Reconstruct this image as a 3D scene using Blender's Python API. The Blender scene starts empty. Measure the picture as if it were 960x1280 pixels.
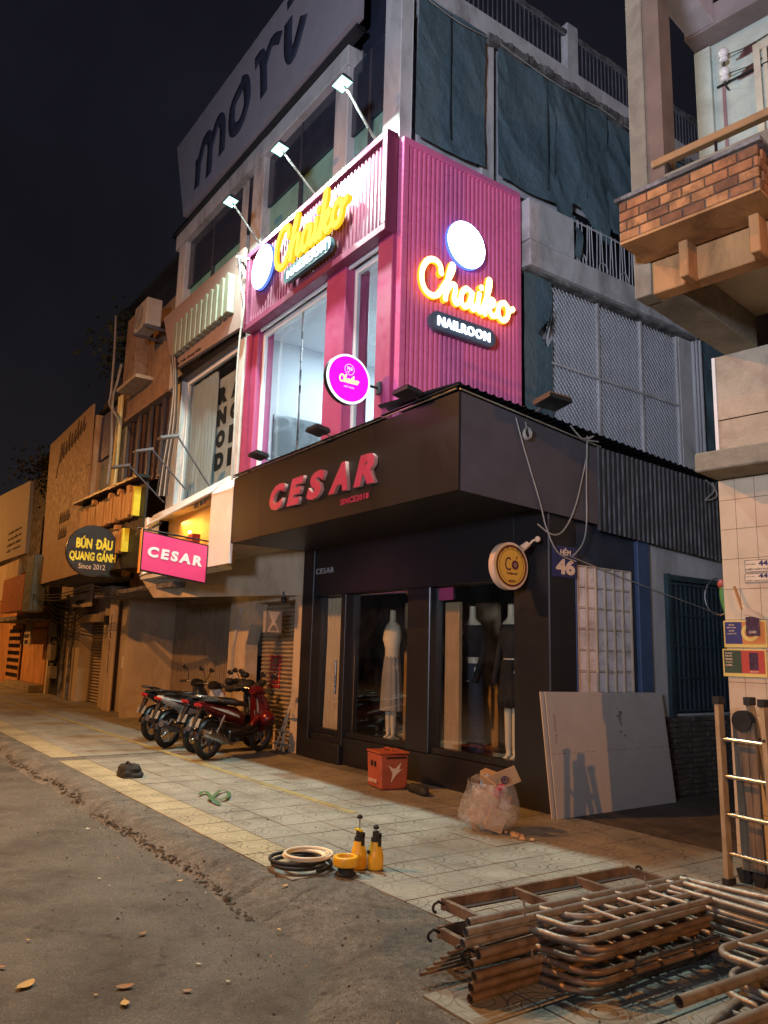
import bpy, bmesh, math, random
from mathutils import Vector, Matrix, noise
random.seed(7)
R = math.radians
scene = bpy.context.scene
COL = scene.collection
# ------------------------------------------------------------------ camera
YAW, PITCH, ROLL, FPX = -0.95649539, 0.18083167, 0.02647265, 976.08
CAM = Vector((0, 0, 1.6))
_f = Vector((math.sin(YAW)*math.cos(PITCH), math.cos(YAW)*math.cos(PITCH), math.sin(PITCH)))
_r0 = _f.cross(Vector((0, 0, 1))).normalized(); _u0 = _r0.cross(_f)
_r = math.cos(ROLL)*_r0 + math.sin(ROLL)*_u0; _u = -math.sin(ROLL)*_r0 + math.cos(ROLL)*_u0
cam = bpy.data.cameras.new('camera'); camo = bpy.data.objects.new('camera', cam); COL.objects.link(camo)
cam.sensor_fit = 'HORIZONTAL'; cam.sensor_width = 36; cam.lens = 36*FPX/960
cam.clip_start = .05; cam.clip_end = 900
camo.matrix_world = Matrix((( _r.x, _u.x, -_f.x, CAM.x), (_r.y, _u.y, -_f.y, CAM.y), (_r.z, _u.z, -_f.z, CAM.z), (0, 0, 0, 1)))
scene.camera = camo
# ------------------------------------------------------------------ world
w = bpy.data.worlds.new('World'); scene.world = w; w.use_nodes = True
nt = w.node_tree; nt.nodes.clear()
bg = nt.nodes.new('ShaderNodeBackground'); out = nt.nodes.new('ShaderNodeOutputWorld')
tc = nt.nodes.new('ShaderNodeTexCoord'); sp = nt.nodes.new('ShaderNodeSeparateXYZ'); rp = nt.nodes.new('ShaderNodeValToRGB')
nt.links.new(tc.outputs['Generated'], sp.inputs[0]); nt.links.new(sp.outputs[2], rp.inputs[0])
rp.color_ramp.elements[0].position = 0.0; rp.color_ramp.elements[0].color = (.010, .0085, .008, 1)
rp.color_ramp.elements[1].position = .55; rp.color_ramp.elements[1].color = (.0068, .0066, .0105, 1)
nz = nt.nodes.new('ShaderNodeTexNoise'); nz.inputs['Scale'].default_value = 2.2; nz.inputs['Detail'].default_value = 5; nt.links.new(tc.outputs['Generated'], nz.inputs['Vector'])
mr = nt.nodes.new('ShaderNodeMapRange'); mr.inputs[1].default_value = .3; mr.inputs[2].default_value = .7; mr.inputs[3].default_value = .6; mr.inputs[4].default_value = 1.5; nt.links.new(nz.outputs[0], mr.inputs[0])
vm = nt.nodes.new('ShaderNodeVectorMath'); vm.operation = 'SCALE'; nt.links.new(rp.outputs[0], vm.inputs[0]); nt.links.new(mr.outputs[0], vm.inputs[3]); nt.links.new(vm.outputs[0], bg.inputs[0]); bg.inputs[1].default_value = 1.0; nt.links.new(bg.outputs[0], out.inputs[0])
vs = scene.view_settings; vs.view_transform = 'Standard'; vs.look = 'None'; vs.exposure = .12; vs.gamma = 1
scene.cycles.use_denoising = True
try: scene.cycles.denoiser = 'OPENIMAGEDENOISE'
except Exception: pass
scene.cycles.max_bounces = 6; scene.cycles.diffuse_bounces = 3; scene.cycles.glossy_bounces = 3
scene.cycles.transparent_max_bounces = 12; scene.cycles.sample_clamp_indirect = 4
scene.cycles.caustics_reflective = False; scene.cycles.caustics_refractive = False
# ------------------------------------------------------------------ street lamps out of frame (sodium) and shop light behind the camera
SODIUM = (1.0, .39, .09); COOL = (.78, 1.0, .92)
def light(name, kind, loc, power, color, size=.3, size_y=None, aim=None, spread=None):
    l = bpy.data.lights.new(name, kind); l.energy = power; l.color = color
    if kind == 'AREA':
        l.shape = 'RECTANGLE' if size_y else 'DISK'; l.size = size
        if size_y: l.size_y = size_y
        if spread: l.spread = spread
    else: l.shadow_soft_size = size
    o = bpy.data.objects.new(name, l); COL.objects.link(o); o.location = loc
    if aim is not None: o.rotation_euler = (Vector(aim)-Vector(loc)).to_track_quat('-Z', 'Y').to_euler()
    return o
light('sodium_lamp_light', 'AREA', (-10.4, -3, 8.6), 1550, SODIUM, .35, aim=(-11.3, -1.7, 2))
light('sodium_lamp_light', 'AREA', (12, .7, 6.1), 1700, SODIUM, .22, aim=(10.5, 1.2, 1))
light('sodium_lamp_light', 'AREA', (-36, -3, 8.6), 1500, SODIUM, .35, aim=(-36, -1, 1))
light('shop_light', 'AREA', (1.0, -5.8, 3.6), 360, (.74, .80, 1.0), 1.6, 1.2, aim=(-7, 8, 9), spread=R(84))
# ------------------------------------------------------------------ helpers
def PY(px, py, Y): d = _f + (px-480)/FPX*_r - (py-640)/FPX*_u; return CAM + d*((Y-CAM.y)/d.y)
def PX(px, py, X): d = _f + (px-480)/FPX*_r - (py-640)/FPX*_u; return CAM + d*((X-CAM.x)/d.x)
def PZ(px, py, Z=0): d = _f + (px-480)/FPX*_r - (py-640)/FPX*_u; return CAM + d*((Z-CAM.z)/d.z)
V = Vector
class MB:
    def __init__(s): s.v = []; s.f = []; s.m = []; s.sm = []
    def add(s, vs, fs, mi=0, smooth=False):
        b = len(s.v); s.v += [tuple(p) for p in vs]; s.f += [tuple(b+i for i in f) for f in fs]; s.m += [mi]*len(fs); s.sm += [smooth]*len(fs); return s
    def box(s, x0, y0, z0, x1, y1, z1, mi=0):
        x0, x1 = sorted((x0, x1)); y0, y1 = sorted((y0, y1)); z0, z1 = sorted((z0, z1))
        return s.add([(x0,y0,z0),(x1,y0,z0),(x1,y1,z0),(x0,y1,z0),(x0,y0,z1),(x1,y0,z1),(x1,y1,z1),(x0,y1,z1)],
              [(0,3,2,1),(4,5,6,7),(0,1,5,4),(1,2,6,5),(2,3,7,6),(3,0,4,7)], mi)
    def hexa(s, b, t, mi=0):   # bottom quad, top quad
        return s.add(list(b)+list(t), [(0,3,2,1),(4,5,6,7),(0,1,5,4),(1,2,6,5),(2,3,7,6),(3,0,4,7)], mi)
    def slab(s, a, b, c, d, th, mi=0):  # quad a b c d thickened away from its normal
        a, b, c, d = map(V, (a, b, c, d)); n = (b-a).cross(d-a).normalized()*-th
        return s.hexa([a+n, b+n, c+n, d+n], [a, b, c, d], mi)
    def tube(s, pts, r, n=8, closed=False, mi=0, flat=None, caps=True):
        pts = [V(p) for p in pts]; N = len(pts); rs = r if isinstance(r, (list, tuple)) else [r]*N
        T = []
        for i in range(N):
            a = pts[i-1] if (i > 0 or closed) else pts[i]; b = pts[(i+1) % N] if (i < N-1 or closed) else pts[i]
            T.append((b-a).normalized() if (b-a).length > 1e-9 else V((0,0,1)))
        ref = V((0,0,1)) if abs(T[0].z) < .9 else V((1,0,0))
        if flat is not None: ref = V(flat[0])
        A = (ref - T[0]*ref.dot(T[0])).normalized(); vs = []
        for i in range(N):
            if flat is not None: A = V(flat[0]); 
            else:
                A = A - T[i]*A.dot(T[i]); A = A.normalized() if A.length > 1e-6 else T[i].orthogonal().normalized()
            B = T[i].cross(A)
            if B.length > 1e-9: B.normalize()
            for k in range(n):
                t = 2*math.pi*k/n; fa = flat[1] if flat is not None else rs[i]
                vs.append(pts[i] + A*(math.cos(t)*fa) + B*(math.sin(t)*rs[i]))
        fs = [(i*n+k, i*n+(k+1) % n, ((i+1) % N)*n+(k+1) % n, ((i+1) % N)*n+k) for i in range(N if closed else N-1) for k in range(n)]
        s.add(vs, fs, mi, n > 5)
        if not closed and caps: s.add([vs[k] for k in range(n)], [tuple(range(n))[::-1]], mi); s.add(vs[-n:], [tuple(range(n))], mi)
        return s
    def cyl(s, a, b, r0, r1=None, n=16, mi=0): return s.tube([a, b], [r0, r0 if r1 is None else r1], n, mi=mi)
    def lathe(s, prof, o=(0,0,0), ax=(0,0,1), n=20, mi=0):
        o = V(o); ax = V(ax).normalized(); A = ax.orthogonal().normalized(); B = ax.cross(A)
        vs = [o + ax*h + (A*math.cos(2*math.pi*k/n) + B*math.sin(2*math.pi*k/n))*max(r, 1e-4) for r, h in prof for k in range(n)]
        fs = [(i*n+k, i*n+(k+1) % n, (i+1)*n+(k+1) % n, (i+1)*n+k) for i in range(len(prof)-1) for k in range(n)]
        return s.add(vs, fs, mi, True)
    def prism(s, poly, o, u, v, w_, mi=0):  # polygon in (u,v) extruded by vector w_
        o, u, v, w_ = map(V, (o, u, v, w_)); n = len(poly)
        a = [o + u*x + v*y for x, y in poly]; b = [p + w_ for p in a]
        if V(u).cross(v).dot(w_) < 0: a, b = b, a
        s.add(a+b, [tuple(range(n))[::-1], tuple(range(n, 2*n))] + [(i, (i+1) % n, n+(i+1) % n, n+i) for i in range(n)], mi); return s
    def ball(s, c, r, n=10, m=7, mi=0, sc=(1,1,1)):
        c = V(c); vs = [c + V((r*sc[0]*math.sin(math.pi*i/m)*math.cos(2*math.pi*k/n), r*sc[1]*math.sin(math.pi*i/m)*math.sin(2*math.pi*k/n), r*sc[2]*math.cos(math.pi*i/m))) for i in range(m+1) for k in range(n)]
        return s.add(vs, [(i*n+k, (i+1)*n+k, (i+1)*n+(k+1) % n, i*n+(k+1) % n) for i in range(m) for k in range(n)], mi, True)
    def mesh(s, name, mats):
        me = bpy.data.meshes.new(name); me.from_pydata(s.v, [], s.f)
        for m in (mats if isinstance(mats, (list, tuple)) else [mats]): me.materials.append(m)
        me.polygons.foreach_set('material_index', s.m); me.polygons.foreach_set('use_smooth', s.sm); me.validate(); me.update(); return me
    def build(s, name, mats, parent=None, bev=0, **kw):
        if bev: s.bevel(bev)
        return link(name, s.mesh(name, mats), parent, **kw)
    def bevel(s, w_):
        bm = bmesh.new(); me = bpy.data.meshes.new('t'); me.from_pydata(s.v, [], s.f); me.polygons.foreach_set('material_index', s.m); bm.from_mesh(me); bpy.data.meshes.remove(me)
        bmesh.ops.remove_doubles(bm, verts=bm.verts, dist=1e-6)
        bmesh.ops.bevel(bm, geom=[e for e in bm.edges if e.calc_face_angle(0) > .5], offset=w_, segments=1, affect='EDGES', profile=.5, clamp_overlap=True)
        bm.verts.index_update(); s.v = [tuple(x.co) for x in bm.verts]; s.f = [tuple(x.index for x in f.verts) for f in bm.faces]; s.m = [f.material_index for f in bm.faces]; s.sm = [False]*len(s.f); bm.free(); return s
def link(name, me, parent=None, **kw):
    o = bpy.data.objects.new(name, me); COL.objects.link(o)
    if parent is not None:
        o.parent = parent; r = parent
        while r.parent: r = r.parent
        if r.get('_w'): o.matrix_parent_inverse = (Matrix.Translation(V(r['_w']))).inverted() if parent is r else Matrix.Identity(4)
    for k, v_ in kw.items(): o[k] = v_
    return o
def thing(name, label, cat, loc=(0,0,0), group=None, world=True):
    o = bpy.data.objects.new(name, None); COL.objects.link(o); o.location = loc; o.empty_display_size = .1
    o['label'] = label; o['category'] = cat
    if group: o['group'] = group
    if world and V(loc).length > 0: o['_w'] = list(loc)
    return o
def tag(o, label, cat, group=None):
    o['label'] = label; o['category'] = cat
    if group: o['group'] = group
    return o
def copytree(o, parent=None):
    c = o.copy(); COL.objects.link(c)
    if parent is not None: c.parent = parent
    for ch in list(o.children): copytree(ch, c)
    return c
# ------------------------------------------------------------------ materials
class NT:
    def __init__(s, name):
        s.mat = bpy.data.materials.new(name); s.mat.use_nodes = True; s.t = s.mat.node_tree; s.t.nodes.clear()
        s.out = s.t.nodes.new('ShaderNodeOutputMaterial')
    def n(s, ty, **kw):
        x = s.t.nodes.new(ty)
        for k, v_ in kw.items(): setattr(x, k, v_)
        return x
    def l(s, a, b):
        if hasattr(a, 'is_output'): s.t.links.new(a, b)
        else: b.default_value = a
    def math(s, op, a, b=0, c=None):
        x = s.n('ShaderNodeMath', operation=op); s.l(a, x.inputs[0]); s.l(b, x.inputs[1])
        if c is not None: s.l(c, x.inputs[2])
        return x.outputs[0]
    def noise(s, vec, scale, detail=4, rough=.55, dist=0):
        x = s.n('ShaderNodeTexNoise'); s.l(vec, x.inputs['Vector']); x.inputs['Scale'].default_value = scale; x.inputs['Detail'].default_value = detail; x.inputs['Roughness'].default_value = rough; x.inputs['Distortion'].default_value = dist
        return x.outputs[0]
    def mix(s, f, a, b):
        x = s.n('ShaderNodeMix', data_type='RGBA'); s.l(f, x.inputs[0]); s.l(a if hasattr(a, 'is_output') else (*a[:3], 1), x.inputs[6]); s.l(b if hasattr(b, 'is_output') else (*b[:3], 1), x.inputs[7]); return x.outputs[2]
    def rng(s, f, a, b, c=0, d=1):
        x = s.n('ShaderNodeMapRange'); s.l(f, x.inputs[0])
        for i, q in enumerate((a, b, c, d)): x.inputs[i+1].default_value = q
        return x.outputs[0]
    def scale(s, vec, sc):
        x = s.n('ShaderNodeVectorMath', operation='MULTIPLY'); s.l(vec, x.inputs[0]); x.inputs[1].default_value = sc; return x.outputs[0]
    def bsdf(s, col, rough=.6, metal=0, bump=None, bstr=.3, bdist=.01, spec=.5, emit=None, estr=0):
        b = s.n('ShaderNodeBsdfPrincipled'); s.l(col if hasattr(col, 'is_output') else (*col[:3], 1), b.inputs['Base Color']); s.l(rough, b.inputs['Roughness']); b.inputs['Metallic'].default_value = metal; b.inputs['Specular IOR Level'].default_value = spec
        if bump is not None:
            bn = s.n('ShaderNodeBump'); bn.inputs['Strength'].default_value = bstr; bn.inputs['Distance'].default_value = bdist; s.l(bump, bn.inputs['Height']); s.l(bn.outputs[0], b.inputs['Normal'])
        if emit is not None: b.inputs['Emission Color'].default_value = (*emit, 1); b.inputs['Emission Strength'].default_value = estr
        s.l(b.outputs[0], s.out.inputs[0]); return b
def mat(name, col, rough=.6, metal=0, var=.18, vs_=3., dirt=None, dscale=1.2, damt=.5, bump=.25, bs=40., bd=.004, stretch=(1,1,1), spec=.5, rvar=.12, world=True):
    t = NT(name)
    src = t.n('ShaderNodeNewGeometry').outputs['Position'] if world else t.n('ShaderNodeTexCoord').outputs['Object']
    p = t.scale(src, stretch)
    a = t.noise(p, vs_, 5); lo = tuple(c*(1-var) for c in col); hi = tuple(min(1, c*(1+var)) for c in col)
    c = t.mix(t.rng(a, .3, .7), lo, hi)
    if dirt: c = t.mix(t.math('MULTIPLY', t.rng(t.noise(p, dscale, 8, .7, .6), .48, .68), damt), c, dirt)
    b = t.noise(p, bs, 5, .6)
    r = t.rng(t.noise(p, vs_*2.3, 3), .3, .7, max(.03, rough-rvar), min(1, rough+rvar))
    t.bsdf(c, r, metal, b if bump else None, bump, bd, spec); return t.mat
def emis(name, col, st):
    t = NT(name); e = t.n('ShaderNodeEmission'); e.inputs[0].default_value = (*col, 1); e.inputs[1].default_value = st; t.l(e.outputs[0], t.out.inputs[0]); return t.mat
def glass(name, tint=(.9,.95,.95), refl=.08, rough=.02, dirt=.0):
    t = NT(name); tr = t.n('ShaderNodeBsdfTransparent'); tr.inputs[0].default_value = (*tint, 1)
    g = t.n('ShaderNodeBsdfGlossy'); g.inputs['Roughness'].default_value = rough
    lw = t.n('ShaderNodeLayerWeight'); lw.inputs[0].default_value = .35
    m = t.n('ShaderNodeMixShader'); t.l(t.rng(lw.outputs['Facing'], 0, 1, refl, min(1, refl+.28)), m.inputs[0]); t.l(tr.outputs[0], m.inputs[1]); t.l(g.outputs[0], m.inputs[2])
    last = m
    if dirt:
        d = t.n('ShaderNodeBsdfDiffuse'); d.inputs[0].default_value = (.5,.5,.5,1)
        pos = t.n('ShaderNodeNewGeometry').outputs['Position']; m2 = t.n('ShaderNodeMixShader'); t.l(t.rng(t.noise(pos, 2.5, 6, .7, .5), .4, .8, 0, dirt), m2.inputs[0]); t.l(m.outputs[0], m2.inputs[1]); t.l(d.outputs[0], m2.inputs[2]); last = m2
    t.l(last.outputs[0], t.out.inputs[0]); return t.mat

# text: built-in font turned into a mesh part, flat print or raised letters
def text(name, s, mt, parent, o, u, v, height=None, width=None, ext=.004, bold=0., shear=0., align='CENTER', space=1., squash=None, **kw):
    """o = centre of the text block, u = reading direction, v = up; scaled to the given cap height and/or total width"""
    cu = bpy.data.curves.new('t', 'FONT'); cu.body = s; cu.size = 1; cu.offset = bold; cu.shear = shear; cu.space_character = space; cu.resolution_u = 3; cu.extrude = .5; cu.align_x = align
    to = bpy.data.objects.new('t', cu); COL.objects.link(to)
    me = bpy.data.meshes.new_from_object(to.evaluated_get(bpy.context.evaluated_depsgraph_get())); bpy.data.objects.remove(to); bpy.data.curves.remove(cu)
    if not me.vertices: return None
    xs = [q.co.x for q in me.vertices]; ys = [q.co.y for q in me.vertices]; x0, x1, y0, y1 = min(xs), max(xs), min(ys), max(ys)
    sx = width/(x1-x0) if width else None; sy = height/(y1-y0) if height else None
    sx = sx or sy; sy = sy or sx
    u = V(u).normalized(); v = V(v).normalized(); n = u.cross(v); o = V(o)
    for q in me.vertices:
        q.co = o + u*((q.co.x-(x0+x1)/2)*sx) + v*((q.co.y-(y0+y1)/2)*sy) + n*(q.co.z*ext + ext/2)
    me.materials.clear(); me.materials.append(mt); me.name = name
    return link(name, me, parent, **kw)

M = {}
M['asphalt'] = None
def road_mat():
    t = NT('asphalt'); p = t.n('ShaderNodeNewGeometry').outputs['Position']
    a = t.noise(p, 160, 3, .7); b = t.noise(p, 1.1, 6, .62); c = t.noise(p, 14, 5, .65)
    e = t.noise(p, 55, 3, .8); d = t.noise(p, 4.5, 7, .7, .8)
    col = t.mix(t.rng(a, .38, .64), (.034,.031,.027), (.15,.138,.115)); col = t.mix(t.rng(e, .56, .70, 0, .7), col, (.24,.22,.18)); col = t.mix(t.rng(e, .42, .30, 0, .7), col, (.018,.017,.015)); col = t.mix(t.rng(b, .45, .64, 0, .6), col, (.034,.030,.026)); col = t.mix(t.rng(d, .54, .66, 0, .4), col, (.155,.14,.115)); col = t.mix(t.rng(d, .43, .36, 0, .5), col, (.03,.027,.024))
    vo = t.n('ShaderNodeTexVoronoi', feature='DISTANCE_TO_EDGE'); t.l(p, vo.inputs['Vector']); vo.inputs['Scale'].default_value = .35
    ck = t.rng(t.math('ADD', vo.outputs[0], t.math('MULTIPLY', t.math('SUBTRACT', c, .5), .12)), .0, .004, 1, 0); col = t.mix(t.math('MULTIPLY', ck, t.rng(b, .5, .6, 0, .8)), col, (.015,.014,.012))
    t.bsdf(col, t.rng(b, .3, .7, .55, .9), 0, t.math('ADD', t.math('MULTIPLY', e, 1.0), t.math('MULTIPLY', c, .8)), 1, .012); return t.mat
def concrete_rough(name, c0, c1, sc=1.):
    t = NT(name); p = t.n('ShaderNodeNewGeometry').outputs['Position']
    a = t.noise(p, 85*sc, 4, .75); b = t.noise(p, 2.2*sc, 8, .72, .5); c = t.noise(p, 17*sc, 5, .7)
    vo = t.n('ShaderNodeTexVoronoi', feature='DISTANCE_TO_EDGE'); t.l(p, vo.inputs['Vector']); vo.inputs['Scale'].default_value = .8
    crack = t.rng(t.math('ADD', vo.outputs[0], t.math('MULTIPLY', t.math('SUBTRACT', c, .5), .16)), .0, .008, 1, 0)
    col = t.mix(t.rng(a, .36, .64), c0, c1); col = t.mix(t.rng(c, .38, .62, 0, .5), col, tuple(x*.5 for x in c0)); col = t.mix(t.rng(b, .4, .66, 0, .7), col, tuple(x*.35 for x in c0)); col = t.mix(t.math('MULTIPLY', crack, t.rng(b, .45, .6, 0, .75)), col, (.02,.018,.015))
    h = t.math('SUBTRACT', t.math('ADD', t.math('MULTIPLY', a, .7), t.math('MULTIPLY', c, 1.3)), t.math('MULTIPLY', crack, .5))
    t.bsdf(col, .88, 0, h, .9, .016); return t.mat
def tile_mat(name, base, alt, ts=.4, ox=0., oy=2.95, yellow=0., joint=True):
    joint = True
    t = NT(name); p = t.n('ShaderNodeNewGeometry').outputs['Position']; s = t.n('ShaderNodeSeparateXYZ'); t.l(p, s.inputs[0])
    U = t.math('FRACT', t.math('DIVIDE', t.math('SUBTRACT', s.outputs[0], ox), ts)); W = t.math('FRACT', t.math('DIVIDE', t.math('SUBTRACT', s.outputs[1], oy), ts))
    def band(x, r, wd): return t.rng(t.math('ABSOLUTE', t.math('SUBTRACT', x, r)), wd*.4, wd, 1, 0)
    def dist(cx, cy): a = t.math('SUBTRACT', U, cx); b = t.math('SUBTRACT', W, cy); return t.math('SQRT', t.math('ADD', t.math('MULTIPLY', a, a), t.math('MULTIPLY', b, b)))
    g = 0
    d0 = dist(.5, .5); g = band(d0, .16, .018); g = t.math('MAXIMUM', g, band(d0, .30, .018))
    for cx, cy in ((0,0),(1,0),(0,1),(1,1)):
        d = dist(cx, cy); g = t.math('MAXIMUM', g, band(d, .24, .018)); g = t.math('MAXIMUM', g, band(d, .40, .018))
    g6 = band(t.math('FRACT', t.math('MULTIPLY', U, 6)), .5, .10); h6 = band(t.math('FRACT', t.math('MULTIPLY', W, 6)), .5, .10)
    lin = t.math('MULTIPLY', t.math('MAXIMUM', g6, h6), t.math('GREATER_THAN', d0, .36))
    g = t.math('MAXIMUM', g, t.math('MULTIPLY', lin, .7))
    if joint:
        g = t.math('MULTIPLY', g, .8)
        eu = t.math('MINIMUM', U, t.math('SUBTRACT', 1, U)); ew = t.math('MINIMUM', W, t.math('SUBTRACT', 1, W)); g = t.math('MAXIMUM', g, t.rng(t.math('MINIMUM', eu, ew), .010, .024, 1, 0))
    big = t.noise(p, .8, 6, .65); fine = t.noise(p, 60, 4, .7); mid = t.noise(p, 6, 5, .65)
    oi = t.n('ShaderNodeObjectInfo').outputs['Random']
    col = t.mix(t.math('ADD', t.math('MULTIPLY', oi, .5), t.math('MULTIPLY', mid, .5)), base, alt)
    col = t.mix(t.rng(big, .44, .66, 0, .55), col, tuple(x*.38 for x in base)); col = t.mix(t.rng(fine, .6, .8, 0, .5), col, tuple(x*.4 for x in base))
    col = t.mix(t.rng(t.noise(p, 2.7, 8, .75, 1.), .54, .66, 0, .5), col, (.10,.075,.05))
    wear = t.rng(t.noise(p, 2.3, 5, .7), .40, .62, .12, 1)
    col = t.mix(t.math('MULTIPLY', t.math('MULTIPLY', g, wear), .85), col, (.035,.03,.024))
    t.bsdf(col, t.rng(mid, .3, .7, .5, .8), 0, t.math('SUBTRACT', t.math('MULTIPLY', fine, .35), t.math('MULTIPLY', g, 1.2)), .6, .004); return t.mat
M['asphalt'] = road_mat()
M['apron'] = concrete_rough('apron_concrete', (.095,.09,.08), (.27,.255,.225))
M['screed'] = concrete_rough('screed_concrete', (.17,.16,.14), (.24,.23,.205), .7)
M['tile'] = tile_mat('paving_tile', (.245,.24,.205), (.325,.32,.275), joint=False)
M['tiley'] = tile_mat('paving_tile_yellow', (.34,.30,.19), (.42,.375,.25), joint=False)
M['tilesheet'] = tile_mat('paving_sheet', (.245,.24,.205), (.325,.32,.275), joint=True)
M['tileys'] = tile_mat('paving_sheet_yellow', (.34,.30,.19), (.42,.375,.25), joint=True)
M['yline'] = mat('yellow_strip_tile', (.30,.25,.10), .8, dirt=(.14,.12,.09), dscale=3, damt=.85)
M['black'] = mat('black_paint_metal', (.012,.012,.014), .36, var=.1, bump=.03, spec=.5, rvar=.03)
M['blackbox'] = mat('dark_metal_cladding', (.011,.0105,.011), .42, .0, var=.05, vs_=.6, dirt=(.03,.025,.02), dscale=.7, damt=.15, rvar=.03, bump=.03, stretch=(3,1,.6), spec=.22)
M['darkgrey'] = mat('dark_grey_cladding', (.062,.058,.072), .5, .0, var=.15, bump=.05)
M['corr'] = mat('black_corrugated_sheet', (.024,.023,.028), .6, .0, var=.25, dirt=(.09,.05,.03), dscale=2, damt=.2, bump=.05)
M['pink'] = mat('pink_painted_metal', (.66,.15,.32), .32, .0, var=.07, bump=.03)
M['pink_dimmed'] = mat('pink_painted_metal_dimmed', (.16,.03,.07), .5, .0, var=.07, bump=.03)  # same pink, darkened to offset the floodlight glare on the street sign
M['pinkdark'] = mat('crimson_painted_wall', (.31,.045,.13), .5, .0, var=.08, bump=.08)
M['white'] = mat('white_paint', (.74,.74,.73), .5, var=.05, bump=.05)
M['oldwhite'] = mat('weathered_white_render', (.50,.49,.48), .8, var=.15, dirt=(.10,.09,.08), dscale=1.6, damt=.6, bump=.4, stretch=(1,1,.5))
M['greywhite'] = mat('grey_white_render', (.42,.42,.43), .85, var=.12, dirt=(.12,.11,.10), dscale=.9, damt=.5, bump=.35, stretch=(1,1,.4))
M['grime'] = mat('blackened_concrete', (.10,.095,.09), .95, var=.5, vs_=5, dirt=(.32,.31,.3), dscale=4, damt=.8, bump=.8, bs=18, bd=.02)
M['concrete'] = mat('old_concrete', (.235,.21,.155), .9, var=.2, dirt=(.12,.10,.075), dscale=2.2, damt=.7, bump=.7, bs=28, bd=.012)
M['ochre'] = mat('stained_ochre_render', (.46,.235,.09), .85, var=.2, dirt=(.13,.06,.025), dscale=1.8, damt=.75, bump=.4, stretch=(1.6,1.6,.5))
M['chrome'] = mat('steel', (.55,.55,.55), .3, 1., var=.1, bump=.05)
M['rust'] = mat('rusty_pipe', (.20,.135,.09), .5, .5, var=.45, vs_=9, dirt=(.30,.26,.22), dscale=5, damt=.65, bump=.5, bs=60)
M['rubber'] = mat('black_rubber', (.014,.014,.014), .75, bump=.3, bs=80)
M['rollup'] = mat('roller_shutter_metal', (.36,.29,.20), .5, .35, var=.12, dirt=(.09,.06,.035), dscale=3, damt=.5, bump=.1, stretch=(1,1,.5))
M['sheet'] = mat('painted_corrugated_gate', (.30,.24,.17), .65, .1, var=.12, dirt=(.12,.08,.05), dscale=1.5, damt=.5, bump=.15, stretch=(1,1,.4))
M['cream'] = mat('cream_render', (.46,.38,.27), .8, var=.1, dirt=(.17,.13,.09), dscale=1.3, damt=.55, bump=.25, stretch=(1,1,.5))
M['wire'] = mat('grey_wire', (.30,.28,.25), .6, bump=0)
M['dkwire'] = mat('black_wire', (.02,.02,.02), .6, bump=0)
M['plate'] = mat('dusty_number_plate', (.22,.21,.19), .6, dirt=(.05,.05,.05), dscale=20, damt=.8)
M['glass'] = glass('shop_glass', (.95,.96,.95), .04, .015, .012)
M['glassup'] = glass('window_glass', (.9,.94,.96), .05, .01, .02)
M['glassdk'] = mat('dark_window_glass', (.030,.036,.055), .12, 0, var=.2, bump=.02, spec=.6)
def spline3_(P, n=8):
    P = [V(p) for p in P]; out = []; Q_ = [P[0]]+P+[P[-1]]
    for i in range(1, len(Q_)-2):
        a, b, c, d = Q_[i-1:i+3]
        for k in range(n): t = k/n; out.append(.5*((2*b)+(c-a)*t+(2*a-5*b+4*c-d)*t*t+(3*b-a-3*c+d)*t**3))
    return out+[P[-1]]
# ================================================================== GROUND (structure)
def struct(name, mb, m, parent=None, **kw):
    o = mb.build(name, m, parent, **kw)
    if parent is None: o['kind'] = 'structure'
    return o
def grid(mb, x0, x1, y0, y1, nx, ny, zf, mi=0):
    vs = [(x0+(x1-x0)*i/nx, y0+(y1-y0)*j/ny, zf(x0+(x1-x0)*i/nx, y0+(y1-y0)*j/ny)) for j in range(ny+1) for i in range(nx+1)]
    mb.add(vs, [(j*(nx+1)+i, j*(nx+1)+i+1, (j+1)*(nx+1)+i+1, (j+1)*(nx+1)+i) for j in range(ny) for i in range(nx)], mi, True)
ns = noise.noise
g = MB(); grid(g, -300, 300, -300, 300, 2, 2, lambda x, y: -.16); struct('ground', g, M['asphalt'])
g = MB(); grid(g, -60, 25, -12, 2.75, 340, 60, lambda x, y: -.125 + .012*ns(V((x*.6, y*.6, 0))) + .004*ns(V((x*3, y*3, 1)))); struct('road', g, M['asphalt'])
def apz(x, y):
    e0 = 2.42 + .10*ns(V((x*.9, 3, 0))) + .03*ns(V((x*4, 3, 0))); e1 = 2.98 + (.22 if x > -5.4 else 0)
    q = min(1, max(0, (x+4.3)/1.1)); q = q*q*(3-2*q)*.62; e0 -= q; e1 -= q
    t = min(1, max(0, (y-e0)/max(.05, (e1-e0)*(.62 if x < -6 else .8)))); t = t*t*(3-2*t)
    b = .012*ns(V((x*5, y*5, 2))) + .008*ns(V((x*13, y*13, 2)))
    return -.15 + .148*t + b*(t > 0.02)*(1-t*.6) + (.02*t if t > .02 and t < .9 else 0)*0
def apf(x, y):
    z = apz(x, y); k = 1 if z > -.128 else .35
    return z + k*(.0045*ns(V((x*22, y*22, 4))) + .003*ns(V((x*48, y*48, 6))) - .012*max(0, ns(V((x*3.1, y*4.3, 8)))-.35))
g = MB(); grid(g, -40, -8.5, 2.1, 3.4, 480, 30, apz); grid(g, -8.5, -1.5, 1.6, 3.4, 420, 100, apf); grid(g, -1.5, 6, 1.6, 3.4, 80, 24, apz); struct('kerb_apron', g, M['apron'])
g = MB(); g.box(-60, 2.97, -.5, -5.55, 40, -.006); g.box(-5.55, 3.22, -.5, 12, 40, -.006); g.box(-3.2, 2.53, -.5, 12, 3.22, -.006); sw = struct('sidewalk', g, M['screed'])
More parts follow.
